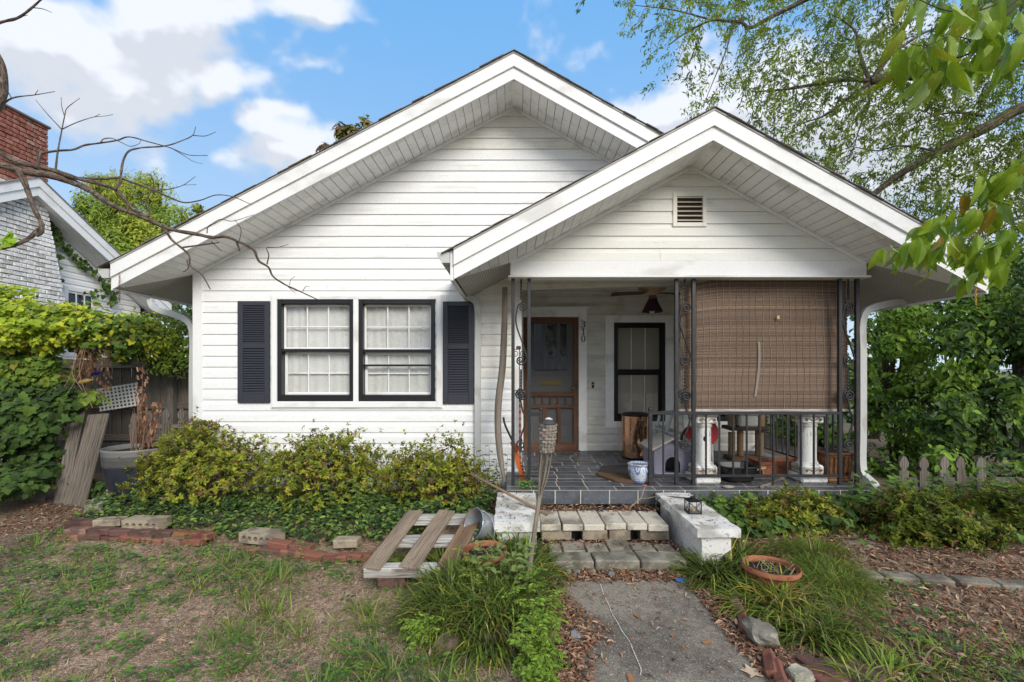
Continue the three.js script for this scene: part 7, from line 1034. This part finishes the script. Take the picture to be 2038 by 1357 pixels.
// ---- ground cover, lawn weeds, litter
seed(171);
{
  const it = []; for (let i = 0; i < 15000; i++) { const x = rr(-4.5, -0.25), d = rr(4.1, 5.2), edge = 4.46 - 0.17 * (x + 4.4) + 0.08; if (d < edge + rr(-0.05, 0.14)) continue; if (x > -0.75 && d < 4.4) continue; const h = 0.02 + 0.36 * Math.abs(fbm3(x * 1.9, 3, d * 1.9, 3)) + rr(0, 0.12); it.push([V(x, gy(x, -d) + h * R() ** 0.4, -d), dirRand().setY(rr(-0.3, 0.3)), V(rr(-0.6, 0.6), 1, rr(-0.1, 0.9)), rr(0.03, 0.07), jit(pick([[0.04, 0.09, 0.042], [0.07, 0.14, 0.055], [0.018, 0.042, 0.022], [0.13, 0.215, 0.07]]), 0.35)]); }
  tag(leaves('ground_cover', scene, LEAF.oval, leafMat(), it), 'dark green trailing ground cover under the azalea bushes', 'ground cover', null, 'stuff');
  const iv = []; for (let i = 0; i < 3600; i++) { const d = rr(3.75, 4.65), x = rr(1.85, 5.6); if (x < 2.7 && d < 3.95) continue; const n = fbm3(x * 1.6, 7, d * 1.6, 3); if (n < 0.06 - 0.4 * ss(4.15, 4.5, d)) continue; if (d < 4.0 && R() < 0.8) continue; iv.push([V(x, gy(x, -d) + rr(0.02, 0.16) + 0.1 * ss(4.2, 4.6, d) * R(), -d), V(rr(-1, 1), -0.3, rr(0, 1)), V(rr(-0.5, 0.5), 1, rr(0, 0.8)), rr(0.035, 0.08), jit(pick([[0.055, 0.115, 0.04], [0.08, 0.15, 0.045], [0.04, 0.085, 0.035]]), 0.3)]); }
  tag(leaves('ivy_cover', scene, LEAF.lobed, leafMat(), iv), 'ivy carpeting the shady bed below the slate porch', 'ivy', null, 'stuff');
  // lawn: grass blades in tufts, broad-leaved weeds
  const gr = [[], [], []], wd = []; let k = 0;
  const open = (x, d) => !(x > 0.2 && x < 1.55) && !(x > -0.75 && x < 0.3 && d > 2.55) && d < 4.4 - 0.17 * (x + 4.4) && !(x > 1.5 && (d < 2.2 || d > 3.4) && d > 2.6);
  for (let i = 0; i < 2300; i++) { const d = 2.05 + 2.5 * R() ** 1.3, x = rr(-4.4, 3.4); if (!open(x, d)) continue; const pn = fbm3(x * 1.1 + 3, 1, d * 1.1, 3) + 0.10 * ss(-2.8, -0.8, x) * ss(0.2, -0.5, x) + 0.12 * ss(2.9, 2.2, d); if (x < 1 ? pn < rr(-0.12, 0.20) : pn < rr(0.05, 0.35)) continue; const nb = Math.floor(rr(5, 20)), len = rr(0.05, 0.15) * (0.7 + 0.8 * ss(-0.1, 0.4, pn)), base = pick([[0.08, 0.145, 0.04], [0.10, 0.17, 0.045], [0.14, 0.19, 0.06], [0.06, 0.11, 0.04]]); for (let j = 0; j < nb; j++) { const a = rr(0, 6.28), q = rr(0, 0.05), X = x + q * Math.cos(a), Z = -d + q * Math.sin(a), o = V(Math.cos(a), 0, Math.sin(a)); gr[j % 3].push([V(X, gy(X, Z) - 0.004, Z), V(o.x * rr(0.3, 1.1), 1, o.z * rr(0.3, 1.1)), o, len * rr(0.5, 1.25), jit(R() < 0.12 ? [0.34, 0.27, 0.14] : base, 0.25), 1.6]); } }
  gr.forEach((l, i) => { const m = leaves('grass', scene, BLADE[i], leafMat(0.3, 0.55), l); tag(m, ['short upright grass tufts on the bare lawn', 'arching grass tufts on the bare lawn', 'drooping grass blades on the bare lawn'][i], 'grass', null, 'stuff'); });
  for (let i = 0; i < 5200; i++) { const d = 2.05 + 2.5 * R() ** 1.2, x = rr(-4.6, 3.5); if (!open(x, d)) continue; const pn = fbm3(x * 0.9 + 30, 5, d * 0.9, 3) + 0.22 * ss(-1.2, -3.2, x); if (x < 1 ? pn < rr(-0.16, 0.22) : pn < rr(-0.05, 0.32)) continue; const n = Math.floor(rr(4, 11)), s = rr(0.018, 0.042), h = rr(0.01, 0.07) * (R() < 0.15 ? 2 : 1), base = pick([[0.055, 0.125, 0.045], [0.08, 0.165, 0.05], [0.12, 0.21, 0.055], [0.035, 0.08, 0.04]]); for (let j = 0; j < n; j++) { const a = j * 2.4 + rr(-0.3, 0.3), q = rr(0.005, 0.035), X = x + q * Math.cos(a), Z = -d + q * Math.sin(a); wd.push([V(X, gy(X, Z) + h * R(), Z), V(Math.cos(a), rr(0, 0.5), Math.sin(a)), V(0.2 * Math.cos(a), 1, 0.3), s * rr(0.7, 1.3), jit(base, 0.25)]); } }
  tag(leaves('weeds', scene, LEAF.oval, leafMat(), wd), 'low broad-leaved weeds scattered over the bare lawn', 'weeds', null, 'stuff');
  { const g = flat(new THREE.IcosahedronGeometry(0.5, 0)), n = 9000, im = new THREE.InstancedMesh(g, mat(0xffffff, 0.95, { map: rep(T.ground, 0.3) }), n), q = new THREE.Quaternion(), e = new THREE.Euler(); for (let i = 0; i < n; i++) { const d = 2.0 + 2.7 * R() ** 1.2, x = rr(-5, 3.8), on = x > 0.3 && x < 1.42 && d < 4.1, s = on ? 0 : 0.004 + 0.022 * R() ** 3; q.setFromEuler(e.set(rr(0, 6), rr(0, 6), rr(0, 6))); im.setMatrixAt(i, _m.compose(V(x, gy(x, -d) + s * 0.15, -d), q, V(s * rr(0.7, 1.5), s * rr(0.5, 1), s))); const k = rr(0.5, 1.5); im.setColorAt(i, _c.setRGB(0.95 * k, 0.85 * k, 0.75 * k)); } im.name = 'soil_crumbs'; im.castShadow = im.receiveShadow = true; scene.add(im); tag(im, 'crumbs of dry brown soil lying over the bare lawn', 'soil', null, 'stuff'); }
  // litter: needles and dead leaf bits
  const ls = [], lb = []; for (let i = 0; i < 52000; i++) { const d = 2.0 + 2.8 * R() ** 1.2, x = rr(-4.8, 3.6); if (x > 0.30 && x < 1.40 && d < 3.9) continue; if (x < -0.2 && d > 4.5 - 0.17 * (x + 4.4)) continue; ls.push([V(x, gy(x, -d) + rr(0.001, 0.012), -d), dirRand().setY(rr(-0.15, 0.15)), V(rr(-0.3, 0.3), 1, rr(-0.3, 0.3)), rr(0.03, 0.10), jit(pick([[0.34, 0.24, 0.16], [0.45, 0.34, 0.24], [0.22, 0.14, 0.095], [0.56, 0.45, 0.34], [0.12, 0.075, 0.055]]), 0.3)]); }
  tag(leaves('straw_litter', scene, LEAF.straw, leafMat(0.05, 0.9), ls), 'dry straw and needles strewn over the bare lawn', 'litter', null, 'stuff');
  const bits = (n, f, s0, s1) => { for (let i = 0; i < n; i++) { const q = f(); if (!q) continue; const [x, z, y] = q; lb.push([V(x, (y ?? Math.max(gy(x, z), -0.004)) + rr(0.004, 0.022), z), dirRand().setY(rr(-0.25, 0.25)), V(rr(-0.5, 0.5), 1, rr(-0.4, 0.5)), rr(s0, s1), jit(pick([[0.17, 0.088, 0.056], [0.25, 0.145, 0.09], [0.33, 0.21, 0.135], [0.10, 0.053, 0.038], [0.40, 0.28, 0.19], [0.27, 0.12, 0.065]]), 0.3)]); } };
  bits(2600, () => { const d = rr(3.42, 3.72), x = rr(0.18, 1.55); return Math.abs(d - 3.52) < 0.05 + 0.12 * R() ? [x, -d, 0.004] : null; }, 0.025, 0.06);
  bits(1500, () => [rr(0.24, 1.42), -rr(3.86, 4.08), rr(0.0, 0.05) + 0.02], 0.03, 0.06);
  bits(420, () => [rr(0.24, 1.42), -rr(4.42, 4.62), 0.215], 0.03, 0.06);
  bits(3600, () => { const d = rr(2.1, 3.6), x = 0.22 + 0.30 * R() * R() * (1 + 0.8 * n3(d * 2, 0, 0)); return [x, -d, 0.008]; }, 0.025, 0.055);
  bits(2800, () => { const d = rr(2.1, 3.5), x = 1.50 - 0.22 * R() ** 1.6; return [x, -d, 0.008]; }, 0.025, 0.06);
  bits(9500, () => { const x = rr(1.55, 5), d = rr(2.2, 4.1); return [x, -d]; }, 0.03, 0.07);
  bits(2600, () => { const x = rr(-4.4, 0.25), d = rr(2.1, 4.6); return fbm3(x * 1.3, 9, d * 1.3, 3) > rr(-0.15, 0.25) ? [x, -d] : null; }, 0.025, 0.055);
  bits(1400, () => { const x = rr(-5.4, -3.9), d = rr(4.4, 5.2); return [x, -d]; }, 0.03, 0.065);
  bits(260, () => [rr(0.30, 1.4), -rr(2.1, 3.4), 0.008], 0.02, 0.05);
  bits(160, () => { const x = rr(0.1, 2.6), d = 6.85 - R() ** 2 * 0.7; return [x, -d, FLOOR + 0.002]; }, 0.02, 0.05);
  bits(50, () => [rr(-0.14, 0.2), -rr(3.75, 4.6), 0.352], 0.02, 0.05); bits(60, () => [rr(1.44, 1.76), -rr(3.6, 4.6), 0.352], 0.02, 0.045); bits(70, () => [rr(2.2, 3.6), -rr(4.66, 5.3), FLOOR + 0.002], 0.02, 0.05);
  tag(leaves('leaf_litter', scene, LEAF.bit, leafMat(0.08, 0.85), lb), 'rust-brown leaf litter along the path, steps and beds', 'litter', null, 'stuff');
}

// ---------------------------------------------------------------- the bare branch across the corner of the view
{
  seed(201);
  const g = thing('bare_tree', 'dead tree reaching bare forked branches across the gable', 'tree'), Z = (x, y) => [x * 0.3463, 150 + y * 0.3463];
  const line = (name, raw, r0, r1, d0 = 3, d1 = 3, z5 = true) => { const pts = raw.map((q, i) => { const [a, b] = z5 ? Z(...q) : q; return P(a, b, lerp(d0, d1, i / (raw.length - 1)) + 0.03 * n3(i * 0.9, r0 * 999, 2)); }).map((p, i, l) => (i && i < l.length - 1 ? p.add(V(rr(-1, 1), rr(-1, 1), 0).multiplyScalar(Math.min(0.008, r0))) : p)); part(name, tube(pts, (t) => 1.3 * Math.max(0.0012, lerp(r0, r1, t ** 0.8)) * (1 + 0.24 * n3(t * pts.length * 2.2, r0 * 500, 5)), r0 > 0.008 ? 9 : 6, pts.length * 6), M.branch ??= mat([0.62, 0.56, 0.54], 0.9, { map: rep(T.bark, 0.22, 0.2), bumpMap: rep(T.barkB, 0.2), bumpScale: 0.005 }), g); };
  line('limb', [[-320, 470], [-150, 490], [0, 515], [130, 545], [300, 575], [420, 620], [520, 670], [640, 740], [740, 780], [830, 815], [900, 850], [1000, 885], [1120, 905], [1220, 930], [1300, 930], [1380, 965], [1460, 1000], [1490, 1060], [1540, 1100], [1570, 1150], [1640, 1200], [1740, 1240], [1830, 1290]], 0.023, 0.003, 2.9, 3.3);
  line('limb', [[-320, 330], [-60, 420], [0, 450], [80, 490], [200, 520], [330, 555], [450, 595], [560, 620], [660, 655], [700, 690], [760, 760], [800, 790], [850, 815]], 0.015, 0.008, 2.9, 3.07);
  line('limb', [[110, 555], [140, 590], [165, 680], [190, 760], [235, 830], [240, 870], [215, 900], [170, 930], [100, 975], [0, 995], [-80, 1000]], 0.013, 0.008, 2.95, 2.8);
  line('broken_stub', [[238, 860], [236, 895], [212, 922]], 0.010, 0.008, 2.84, 2.84);
  line('twig', [[450, 590], [600, 592], [690, 590], [760, 610], [870, 660], [960, 700], [1060, 730], [1150, 715], [1240, 690], [1330, 695], [1440, 740]], 0.0075, 0.0018, 3.0, 3.2);
  line('twig', [[660, 655], [690, 620], [700, 560], [715, 480], [740, 430], [800, 412], [960, 410], [1040, 380], [1110, 345], [1125, 295]], 0.007, 0.0018, 3.0, 3.2); line('twig', [[1110, 345], [1180, 350], [1240, 325]], 0.003, 0.0013, 3.18, 3.2);
  line('twig', [[220, 450], [330, 435], [420, 425], [480, 400], [580, 385], [680, 370], [740, 352], [850, 380], [980, 415], [1080, 455], [1195, 460]], 0.006, 0.0015, 3, 3.3); line('twig', [[580, 385], [592, 365], [640, 362], [700, 385], [750, 410], [800, 395], [812, 370]], 0.003, 0.001, 3.1, 3.2); line('twig', [[980, 415], [1060, 460], [1110, 495], [1165, 508]], 0.003, 0.001, 3.2, 3.3);
  line('twig', [[215, 530], [220, 470], [235, 440]], 0.010, 0.006, 2.97, 3); line('twig', [[320, 545], [330, 440], [355, 310], [370, 230], [390, 190], [460, 130]], 0.005, 0.0012, 3, 3.1); line('twig', [[355, 310], [270, 220], [205, 140]], 0.003, 0.001, 3.05, 3.1); line('twig', [[355, 310], [450, 270], [540, 240], [600, 232], [650, 225]], 0.003, 0.001, 3.05, 3.2); line('twig', [[370, 230], [355, 180], [352, 125]], 0.002, 0.001, 3.08, 3.1); line('twig', [[540, 240], [575, 222]], 0.0016, 0.001, 3.1, 3.1);
  line('twig', [[870, 830], [940, 880], [990, 950], [1040, 990], [1080, 1030], [1100, 1100], [1160, 1150], [1210, 1230]], 0.008, 0.003, 3.07, 3.2); line('twig', [[1040, 990], [1130, 980], [1260, 960]], 0.005, 0.003, 3.12, 3.2); line('twig', [[1215, 955], [1275, 1010]], 0.003, 0.002, 3.2, 3.2); line('twig', [[1075, 1060], [1080, 1110], [1052, 1130]], 0.004, 0.0025, 3.14, 3.15);
  line('twig', [[850, 818], [865, 790], [835, 730], [880, 650], [882, 600], [865, 565]], 0.0065, 0.0022, 3.07, 3.1); line('twig', [[880, 660], [960, 655], [1050, 630], [1125, 580]], 0.0035, 0.0012, 3.1, 3.2); line('twig', [[1050, 630], [1130, 628]], 0.0015, 0.001, 3.17, 3.2);
  line('twig', [[1190, 905], [1195, 870], [1230, 850], [1270, 825], [1330, 835], [1460, 800]], 0.0035, 0.0012, 3.2, 3.25); line('twig', [[1375, 955], [1385, 880], [1350, 830]], 0.0035, 0.0015, 3.2, 3.2); line('twig', [[1360, 955], [1372, 985], [1378, 1010]], 0.006, 0.004, 3.2, 3.2);
  line('twig', [[1535, 1085], [1545, 1030], [1535, 990], [1600, 985], [1660, 970]], 0.004, 0.0012, 3.24, 3.25); line('twig', [[1665, 1205], [1670, 1175], [1695, 1155]], 0.002, 0.001, 3.28, 3.28); line('twig', [[1740, 1240], [1760, 1210], [1780, 1215]], 0.002, 0.001, 3.28, 3.28); line('twig', [[1640, 1200], [1690, 1245], [1705, 1262]], 0.0025, 0.001, 3.26, 3.28);
  line('twig', [[-60, 72], [0, 46], [37, 33], [63, 15], [85, -4]], 0.009, 0.004, 2.9, 2.9, false); line('twig', [[63, 15], [85, 18], [104, 25]], 0.003, 0.0012, 2.9, 2.95, false); line('twig', [[33, 36], [55, 30]], 0.0025, 0.001, 2.9, 2.9, false);
  line('limb', [[-120, 40], [-12, 105], [2, 170], [-3, 205], [-60, 300]], 0.020, 0.022, 2.85, 2.85, false); line('twig', [[-2, 215], [24, 196], [70, 188], [110, 182]], 0.005, 0.0013, 2.86, 3, false); line('twig', [[24, 196], [14, 180], [5, 170]], 0.0025, 0.001, 2.88, 2.86, false); line('twig', [[70, 188], [76, 179]], 0.0018, 0.001, 2.95, 2.95, false);
  line('twig', [[78, 345], [72, 300], [68, 265], [58, 238]], 0.0028, 0.001, 2.96, 3, false);
  part('trunk', tube([V(-3.75, -0.05, -2.8), V(-3.8, 1.5, -2.85), V(-3.72, 3.3, -2.85), V(-3.9, 5.2, -2.8)], (t) => 0.075 * (1 - 0.55 * t), 10, 20), M.bark, g);
  const it = []; for (let i = 0; i < 9; i++) it.push([P(rr(2, 52), rr(462, 492), 2.8), V(rr(-0.6, 0.6), rr(-0.5, 0.6), 0.3), V(rr(-0.4, 0.4), 0.6, 1), rr(0.04, 0.06), jit([0.17, 0.30, 0.03], 0.2)]); leaves('leaf_spray', g, LEAF.lobed, leafMat(0.5, 0.6), it);
  rebase(g, V(-3.75, 0, -2.8));
}

// ---------------------------------------------------------------- the large shade tree with fine drooping leaves
{
  seed(211);
  const g = thing('shade_tree', 'large spreading shade tree of fine narrow leaves arching over the porch roof', 'tree');
  const T0 = V(12.2, 0, -8.2), fork = V(11.6, 5.2, -8.4);
  part('trunk', tube([T0, V(12.0, 2.6, -8.3), fork, V(11.3, 8, -8.8)], (t) => 0.42 * (1 - 0.45 * t), 12, 16), M.barkDark, g);
  const limbs = []; const limb = (pts, r0, r1) => { const q = pts.map((p) => p.isVector3 ? p : P(...p)); limbs.push(new THREE.CatmullRomCurve3(q, false, 'centripetal')); part('limb', tube(q, (t) => lerp(r0, r1, t) * (1 + 0.1 * n3(t * 14, r0 * 90, 1)), 8, q.length * 6), M.barkDark, g); };
  limb([fork, [2240, 150, 8.4], [2120, 195, 8.5], [2038, 212, 8.6], [1960, 255, 8.7], [1900, 285, 8.8], [1850, 312, 8.8], [1800, 340, 8.9], [1740, 385, 9.0], [1690, 425, 9.1]], 0.17, 0.045);
  limb([fork, [2260, 40, 8.0], [2130, 95, 8.2], [2022, 113, 8.4], [1950, 132, 8.6], [1860, 150, 8.8], [1790, 150, 8.9], [1731, 162, 9.0]], 0.16, 0.085);
  limb([[1731, 162, 9], [1690, 158, 9.1], [1620, 168, 9.3], [1560, 178, 9.5], [1495, 183, 9.6]], 0.05, 0.012); limb([[1731, 165, 9], [1690, 195, 9], [1640, 230, 9.1], [1580, 250, 9.3]], 0.04, 0.01); limb([[1735, 160, 9], [1765, 115, 8.9], [1795, 60, 8.7], [1830, -10, 8.5], [1850, -80, 8.4]], 0.055, 0.04); limb([[1731, 162, 9], [1712, 110, 9.2], [1700, 60, 9.3], [1660, 30, 9.4]], 0.045, 0.01); limb([[1730, 170, 9], [1728, 210, 8.9], [1712, 250, 8.8], [1700, 290, 8.8]], 0.03, 0.008); limb([[1770, 110, 8.9], [1830, 70, 9], [1890, 40, 9.1], [1950, -30, 9]], 0.03, 0.012);
  limb([V(10.5, 9.5, -8.5), [1900, -260, 8.6], [1700, -70, 8.8], [1640, -22, 8.9], [1597, 2, 9.0], [1545, 28, 9.1], [1505, 50, 9.15], [1491, 57, 9.2], [1476, 44, 9.3], [1450, 42, 9.4], [1418, 40, 9.5], [1370, 62, 9.7], [1330, 90, 9.8]], 0.13, 0.012); limb([[1460, 42, 9.3], [1445, 100, 9.3], [1420, 160, 9.4], [1400, 210, 9.4]], 0.018, 0.006); limb([[1418, 40, 9.5], [1340, 20, 9.9], [1260, 10, 10.2]], 0.02, 0.006);
  limb([[1860, 300, 8.8], [1790, 290, 9], [1745, 300, 9.1], [1690, 290, 9.2]], 0.025, 0.008); limb([[1960, 230, 8.8], [1900, 224, 8.9], [1850, 232, 9], [1790, 260, 9.2]], 0.03, 0.007); limb([V(11.3, 7.6, -8.8), [2200, -100, 9.5], [2050, -140, 10], [1850, -180, 10.5], [1600, -150, 11]], 0.14, 0.04); limb([V(11.3, 6.8, -8.8), [2250, 260, 9.5], [2120, 330, 10], [2020, 380, 10.4]], 0.11, 0.02); limb([fork, V(11, 7, -5.5), V(9.4, 8.2, -3.4), V(7.6, 8.8, -2.2)], 0.15, 0.03);
  // leaf sprays: drooping twigs set along the limbs' reach
  const it = [], tw = []; let twig = 0;
  const inside = (px, py) => { // share of sprays kept by where they hang
    if (px < 1175) return 0; const left = 1190 + Math.max(0, py) * 0.75; let k = ss(left - 20, left + 130, px); k *= 0.55 + 0.45 * ss(1350, 1700, px); k *= py > 300 && px < 1500 ? 0.4 : 1; return k; };
  const sprayAt = (p, full) => { const n = Math.floor(rr(16, 36)), dir = V(rr(-1, 0.5), rr(-0.7, 0.3), rr(-0.7, 0.7)).normalize(), L = rr(0.28, 0.6), a = p, m = a.clone().addScaledVector(dir, L * 0.5), e = m.clone().addScaledVector(dir, L * 0.45).add(V(0, -rr(0.1, 0.3), 0)); const c = new THREE.QuadraticBezierCurve3(a, m, e); if (full) tw.push(tube([a, m, e], (t) => 0.006 * (1 - 0.6 * t), 4, 4)); const col = pick([[0.10, 0.16, 0.03], [0.13, 0.20, 0.035], [0.065, 0.11, 0.028], [0.16, 0.23, 0.04]]); for (let i = 0; i < n; i++) { const q = c.getPoint(rr(0.05, 1)); q.add(V(rr(-0.06, 0.06), rr(-0.06, 0.04), rr(-0.06, 0.06))); const ld = dir.clone().multiplyScalar(0.6).add(dirRand()).add(V(0, -0.45, 0)); it.push([q, ld, dirRand().add(V(0, 0.8, 0)), rr(0.07, 0.12), jit(col, 0.3)]); } };
  for (let i = 0; i < 6800; i++) { const px = rr(1170, 2120), py = rr(-60, 470), d = rr(8, 12.5); if (R() > inside(px, py) * 0.86) continue; const q = P(px, py, d); const cl = fbm3(q.x * 0.75, q.y * 0.75, q.z * 0.75, 2); if (cl < rr(-0.16, 0.10)) continue; const roofY = px < 1422 ? 240 + (1422 - px) * 0.53 : 215 + (px - 1422) * 0.56; if (py > roofY + 30) continue; sprayAt(q, R() < 0.5); }
  for (let i = 0; i < 1500; i++) { const q = V(rr(4.5, 13), rr(5.5, 11), rr(-9, 5)); const py = CY - F * (q.y - EYE) / -q.z, px = CX + F * q.x / -q.z; if (q.z < -0.2 && py > -80 && px < 2120) continue; sprayAt(q, false); }   // the part of the crown outside the view
  leaves('foliage', g, leafGeo(0.33, 0.3, 0.3, 0.4, 2), leafMat(0.5, 0.95), it); part('twig', merge(tw), M.twig, g);
  rebase(g, T0);
}

// ---------------------------------------------------------------- the dogwood branches close to the viewer
{
  seed(221);
  const g = thing('dogwood', 'near dogwood dangling broad pointed green leaves from thin twigs', 'tree');
  const vein = tex(256, 256, (u, v) => { const x = Math.abs(u - 0.5) * 2, q = v * 7 - x * 2.2 - 0.6 * x * x; const r = Math.abs((q % 1 + 1) % 1 - 0.5) * 2; const rib = ss(0.86, 1, r) + ss(0.07, 0.0, x), b = fbm(u, v, 5, 5, 4, 40); return mulc(mixc(mixc([0.86, 0.95, 0.55], [1.05, 0.95, 0.35], ss(0.55, 0.75, b)), [1.5, 1.5, 1.0], rib * 0.75), 0.7 + 0.4 * fbm(u, v, 40, 40, 2, 44)); });
  const G = [0, 1, 2, 3].map((k) => { const o = [], uv = [], nu = 6, nv = 9, curl = [0.25, 0.45, 0.1, 0.6][k], fold = [0.5, 0.25, 0.75, 0.35][k], pt = (i, j) => { const t = j / nv, s = i / nu * 2 - 1, w = 0.225 * Math.pow(Math.sin(Math.PI * Math.pow(t, 0.82)), 0.85) * (1 - 0.25 * t) + 0.004, x = s * w; return [x, t, -curl * t * t + fold * Math.abs(x) * 0.8 + 0.012 * Math.sin(t * 22) * Math.abs(s)]; }; for (let j = 0; j < nv; j++) for (let i = 0; i < nu; i++) { const a = pt(i, j), b = pt(i + 1, j), c = pt(i + 1, j + 1), d = pt(i, j + 1); quad(o, a, b, c, d); const U = (i) => i / nu, W = (j) => j / nv; uv.push(U(i), W(j), U(i + 1), W(j), U(i + 1), W(j + 1), U(i), W(j), U(i + 1), W(j + 1), U(i), W(j + 1)); } const q = tris(o, uv); q.deleteAttribute('normal'); const w = mergeVertices(q, 1e-5); w.computeVertexNormals(); return flat(w); });
  const lm = [[0.29, 0.42, 0.035], [0.37, 0.49, 0.04], [0.22, 0.35, 0.05], [0.43, 0.46, 0.05], [0.46, 0.27, 0.03], [0.30, 0.40, 0.18]].map((c) => new THREE.MeshPhysicalMaterial({ color: new THREE.Color().setRGB(...c), map: vein, roughness: 0.62, specularIntensity: 0.5, transmission: 0.55, thickness: 0, side: THREE.DoubleSide }));
  const leaf = (p, len, spread = 1) => { const m = part('leaf', pick(G), pick([lm[0], lm[1], lm[0], lm[1], lm[2], lm[3], lm[5], R() < 0.15 ? lm[4] : lm[1]]), g); m.position.copy(p); const d = V(rr(-0.75, 0.45) * spread, -1, rr(-0.5, 0.5)).normalize(), n = dirRand().add(V(0, 0.25, 0.5)); const x = d.clone().cross(n).normalize(), z = x.clone().cross(d); m.quaternion.setFromRotationMatrix(new THREE.Matrix4().makeBasis(x, d, z)); m.scale.setScalar(len); };
  const bark = mat([0.035, 0.026, 0.02], 0.8), Q = (a) => P(...a), br = (pts, r) => { const q = pts.map(Q); part('twig', tube(q, (t) => r * (1 - 0.6 * t), 6, q.length * 5), bark, g); return new THREE.CatmullRomCurve3(q); };
  const up = [br([[2110, -60, 1.45], [2030, -5, 1.42], [1996, 22, 1.4], [1985, 42, 1.4], [1950, 88, 1.4], [1917, 135, 1.42]], 0.0045), br([[2025, 12, 1.42], [1965, 62, 1.38], [1935, 78, 1.36], [1890, 72, 1.35], [1843, 91, 1.36], [1813, 88, 1.37]], 0.003), br([[1952, 90, 1.4], [1921, 110, 1.42], [1890, 119, 1.43], [1868, 141, 1.44], [1826, 152, 1.45]], 0.003), br([[1845, 92, 1.36], [1820, 112, 1.36], [1795, 122, 1.36]], 0.0018), br([[2060, 40, 1.5], [2030, 95, 1.5], [2010, 110, 1.5]], 0.0025), br([[2040, -30, 1.35], [1950, 20, 1.3], [1880, 20, 1.3], [1820, -5, 1.32]], 0.003)];
  const seedsUp = [[1800, 0], [1835, -10], [1845, 10], [1868, 0], [1885, 12], [1895, 20], [1905, 18], [1922, 5], [1800, 62], [1790, 92], [1778, 112], [1810, 92], [1818, 95], [1832, 85], [1845, 92], [1858, 75], [1870, 68], [1888, 72], [1897, 70], [1908, 75], [1926, 40], [1945, 30], [1960, 20], [1822, 152], [1830, 155], [1836, 150], [1846, 160], [1856, 150], [1870, 140], [1882, 125], [1890, 120], [1897, 122], [1912, 132], [1917, 138], [1925, 130], [1932, 110], [1950, 92], [1962, 60], [1975, 50], [1985, 40], [1995, 50], [2005, 30], [2015, 10], [2030, 20], [2020, 80], [2030, 95], [2012, 108], [2038, 110], [1950, 55], [1970, 8], [1990, 0], [2010, -10], [1935, -12], [1910, -18], [2040, 60], [2052, 90], [2045, 10], [1985, 75], [2000, 85]];
  for (const [x, y] of seedsUp) leaf(P(x + rr(-4, 4), y + rr(-4, 4), rr(1.3, 1.5)), rr(0.072, 0.108)); for (let i = 0; i < 44; i++) { const c = pick(up), p = c.getPoint(rr(0.2, 1)); leaf(p.add(V(0, 0, rr(-0.06, 0.06))), rr(0.06, 0.11)); }
  const lo = [br([[2120, 280, 1.7], [2038, 330, 1.66], [1995, 352, 1.64], [1955, 372, 1.62], [1925, 360, 1.62]], 0.003), br([[2120, 350, 1.7], [2038, 396, 1.66], [1990, 412, 1.64], [1930, 428, 1.62], [1870, 438, 1.6], [1850, 450, 1.6]], 0.003), br([[2100, 400, 1.7], [2030, 432, 1.66], [1960, 470, 1.62], [1895, 478, 1.6], [1840, 492, 1.58], [1800, 492, 1.58], [1778, 492, 1.58]], 0.0028), br([[1960, 470, 1.62], [1930, 500, 1.6], [1905, 520, 1.6]], 0.0018), br([[2100, 420, 1.6], [2005, 440, 1.58], [1980, 500, 1.56], [1955, 545, 1.56], [1930, 542, 1.56]], 0.002), br([[2120, 240, 1.75], [2060, 300, 1.72], [2010, 340, 1.7]], 0.003)];
  lo.forEach((c, k) => { const n = [34, 40, 48, 16, 22, 14][k]; for (let i = 0; i < n; i++) { const t = rr(k === 0 || k === 5 ? 0.2 : 0.3, 1), p = c.getPoint(t); leaf(p.add(V(rr(-0.02, 0.02), rr(-0.015, 0.02), rr(-0.09, 0.09))), rr(0.06, 0.10), 1.15); } });
  part('trunk', tube([V(3.1, -0.05, -1.0), V(3.0, 1.2, -1.1), V(2.9, 2.4, -1.2), V(2.7, 3.6, -1.25)], (t) => 0.06 * (1 - 0.5 * t), 10, 14), M.barkDark, g);
  for (const e of [[2110, -60, 1.45], [2040, -30, 1.35], [2120, 280, 1.7], [2120, 350, 1.7], [2100, 400, 1.7], [2120, 240, 1.75], [2060, 40, 1.5], [2100, 420, 1.6]]) { const p = Q(e), b = V(2.88, Math.min(3.3, p.y - 0.12), -1.2); part('branch', tube([b, b.clone().lerp(p, 0.5).add(V(0, 0.05, 0)), p], (t) => 0.011 * (1 - 0.6 * t), 6, 8), bark, g); }
  rebase(g, V(3.1, 0, -1));
}

renderer.render(scene, camera);
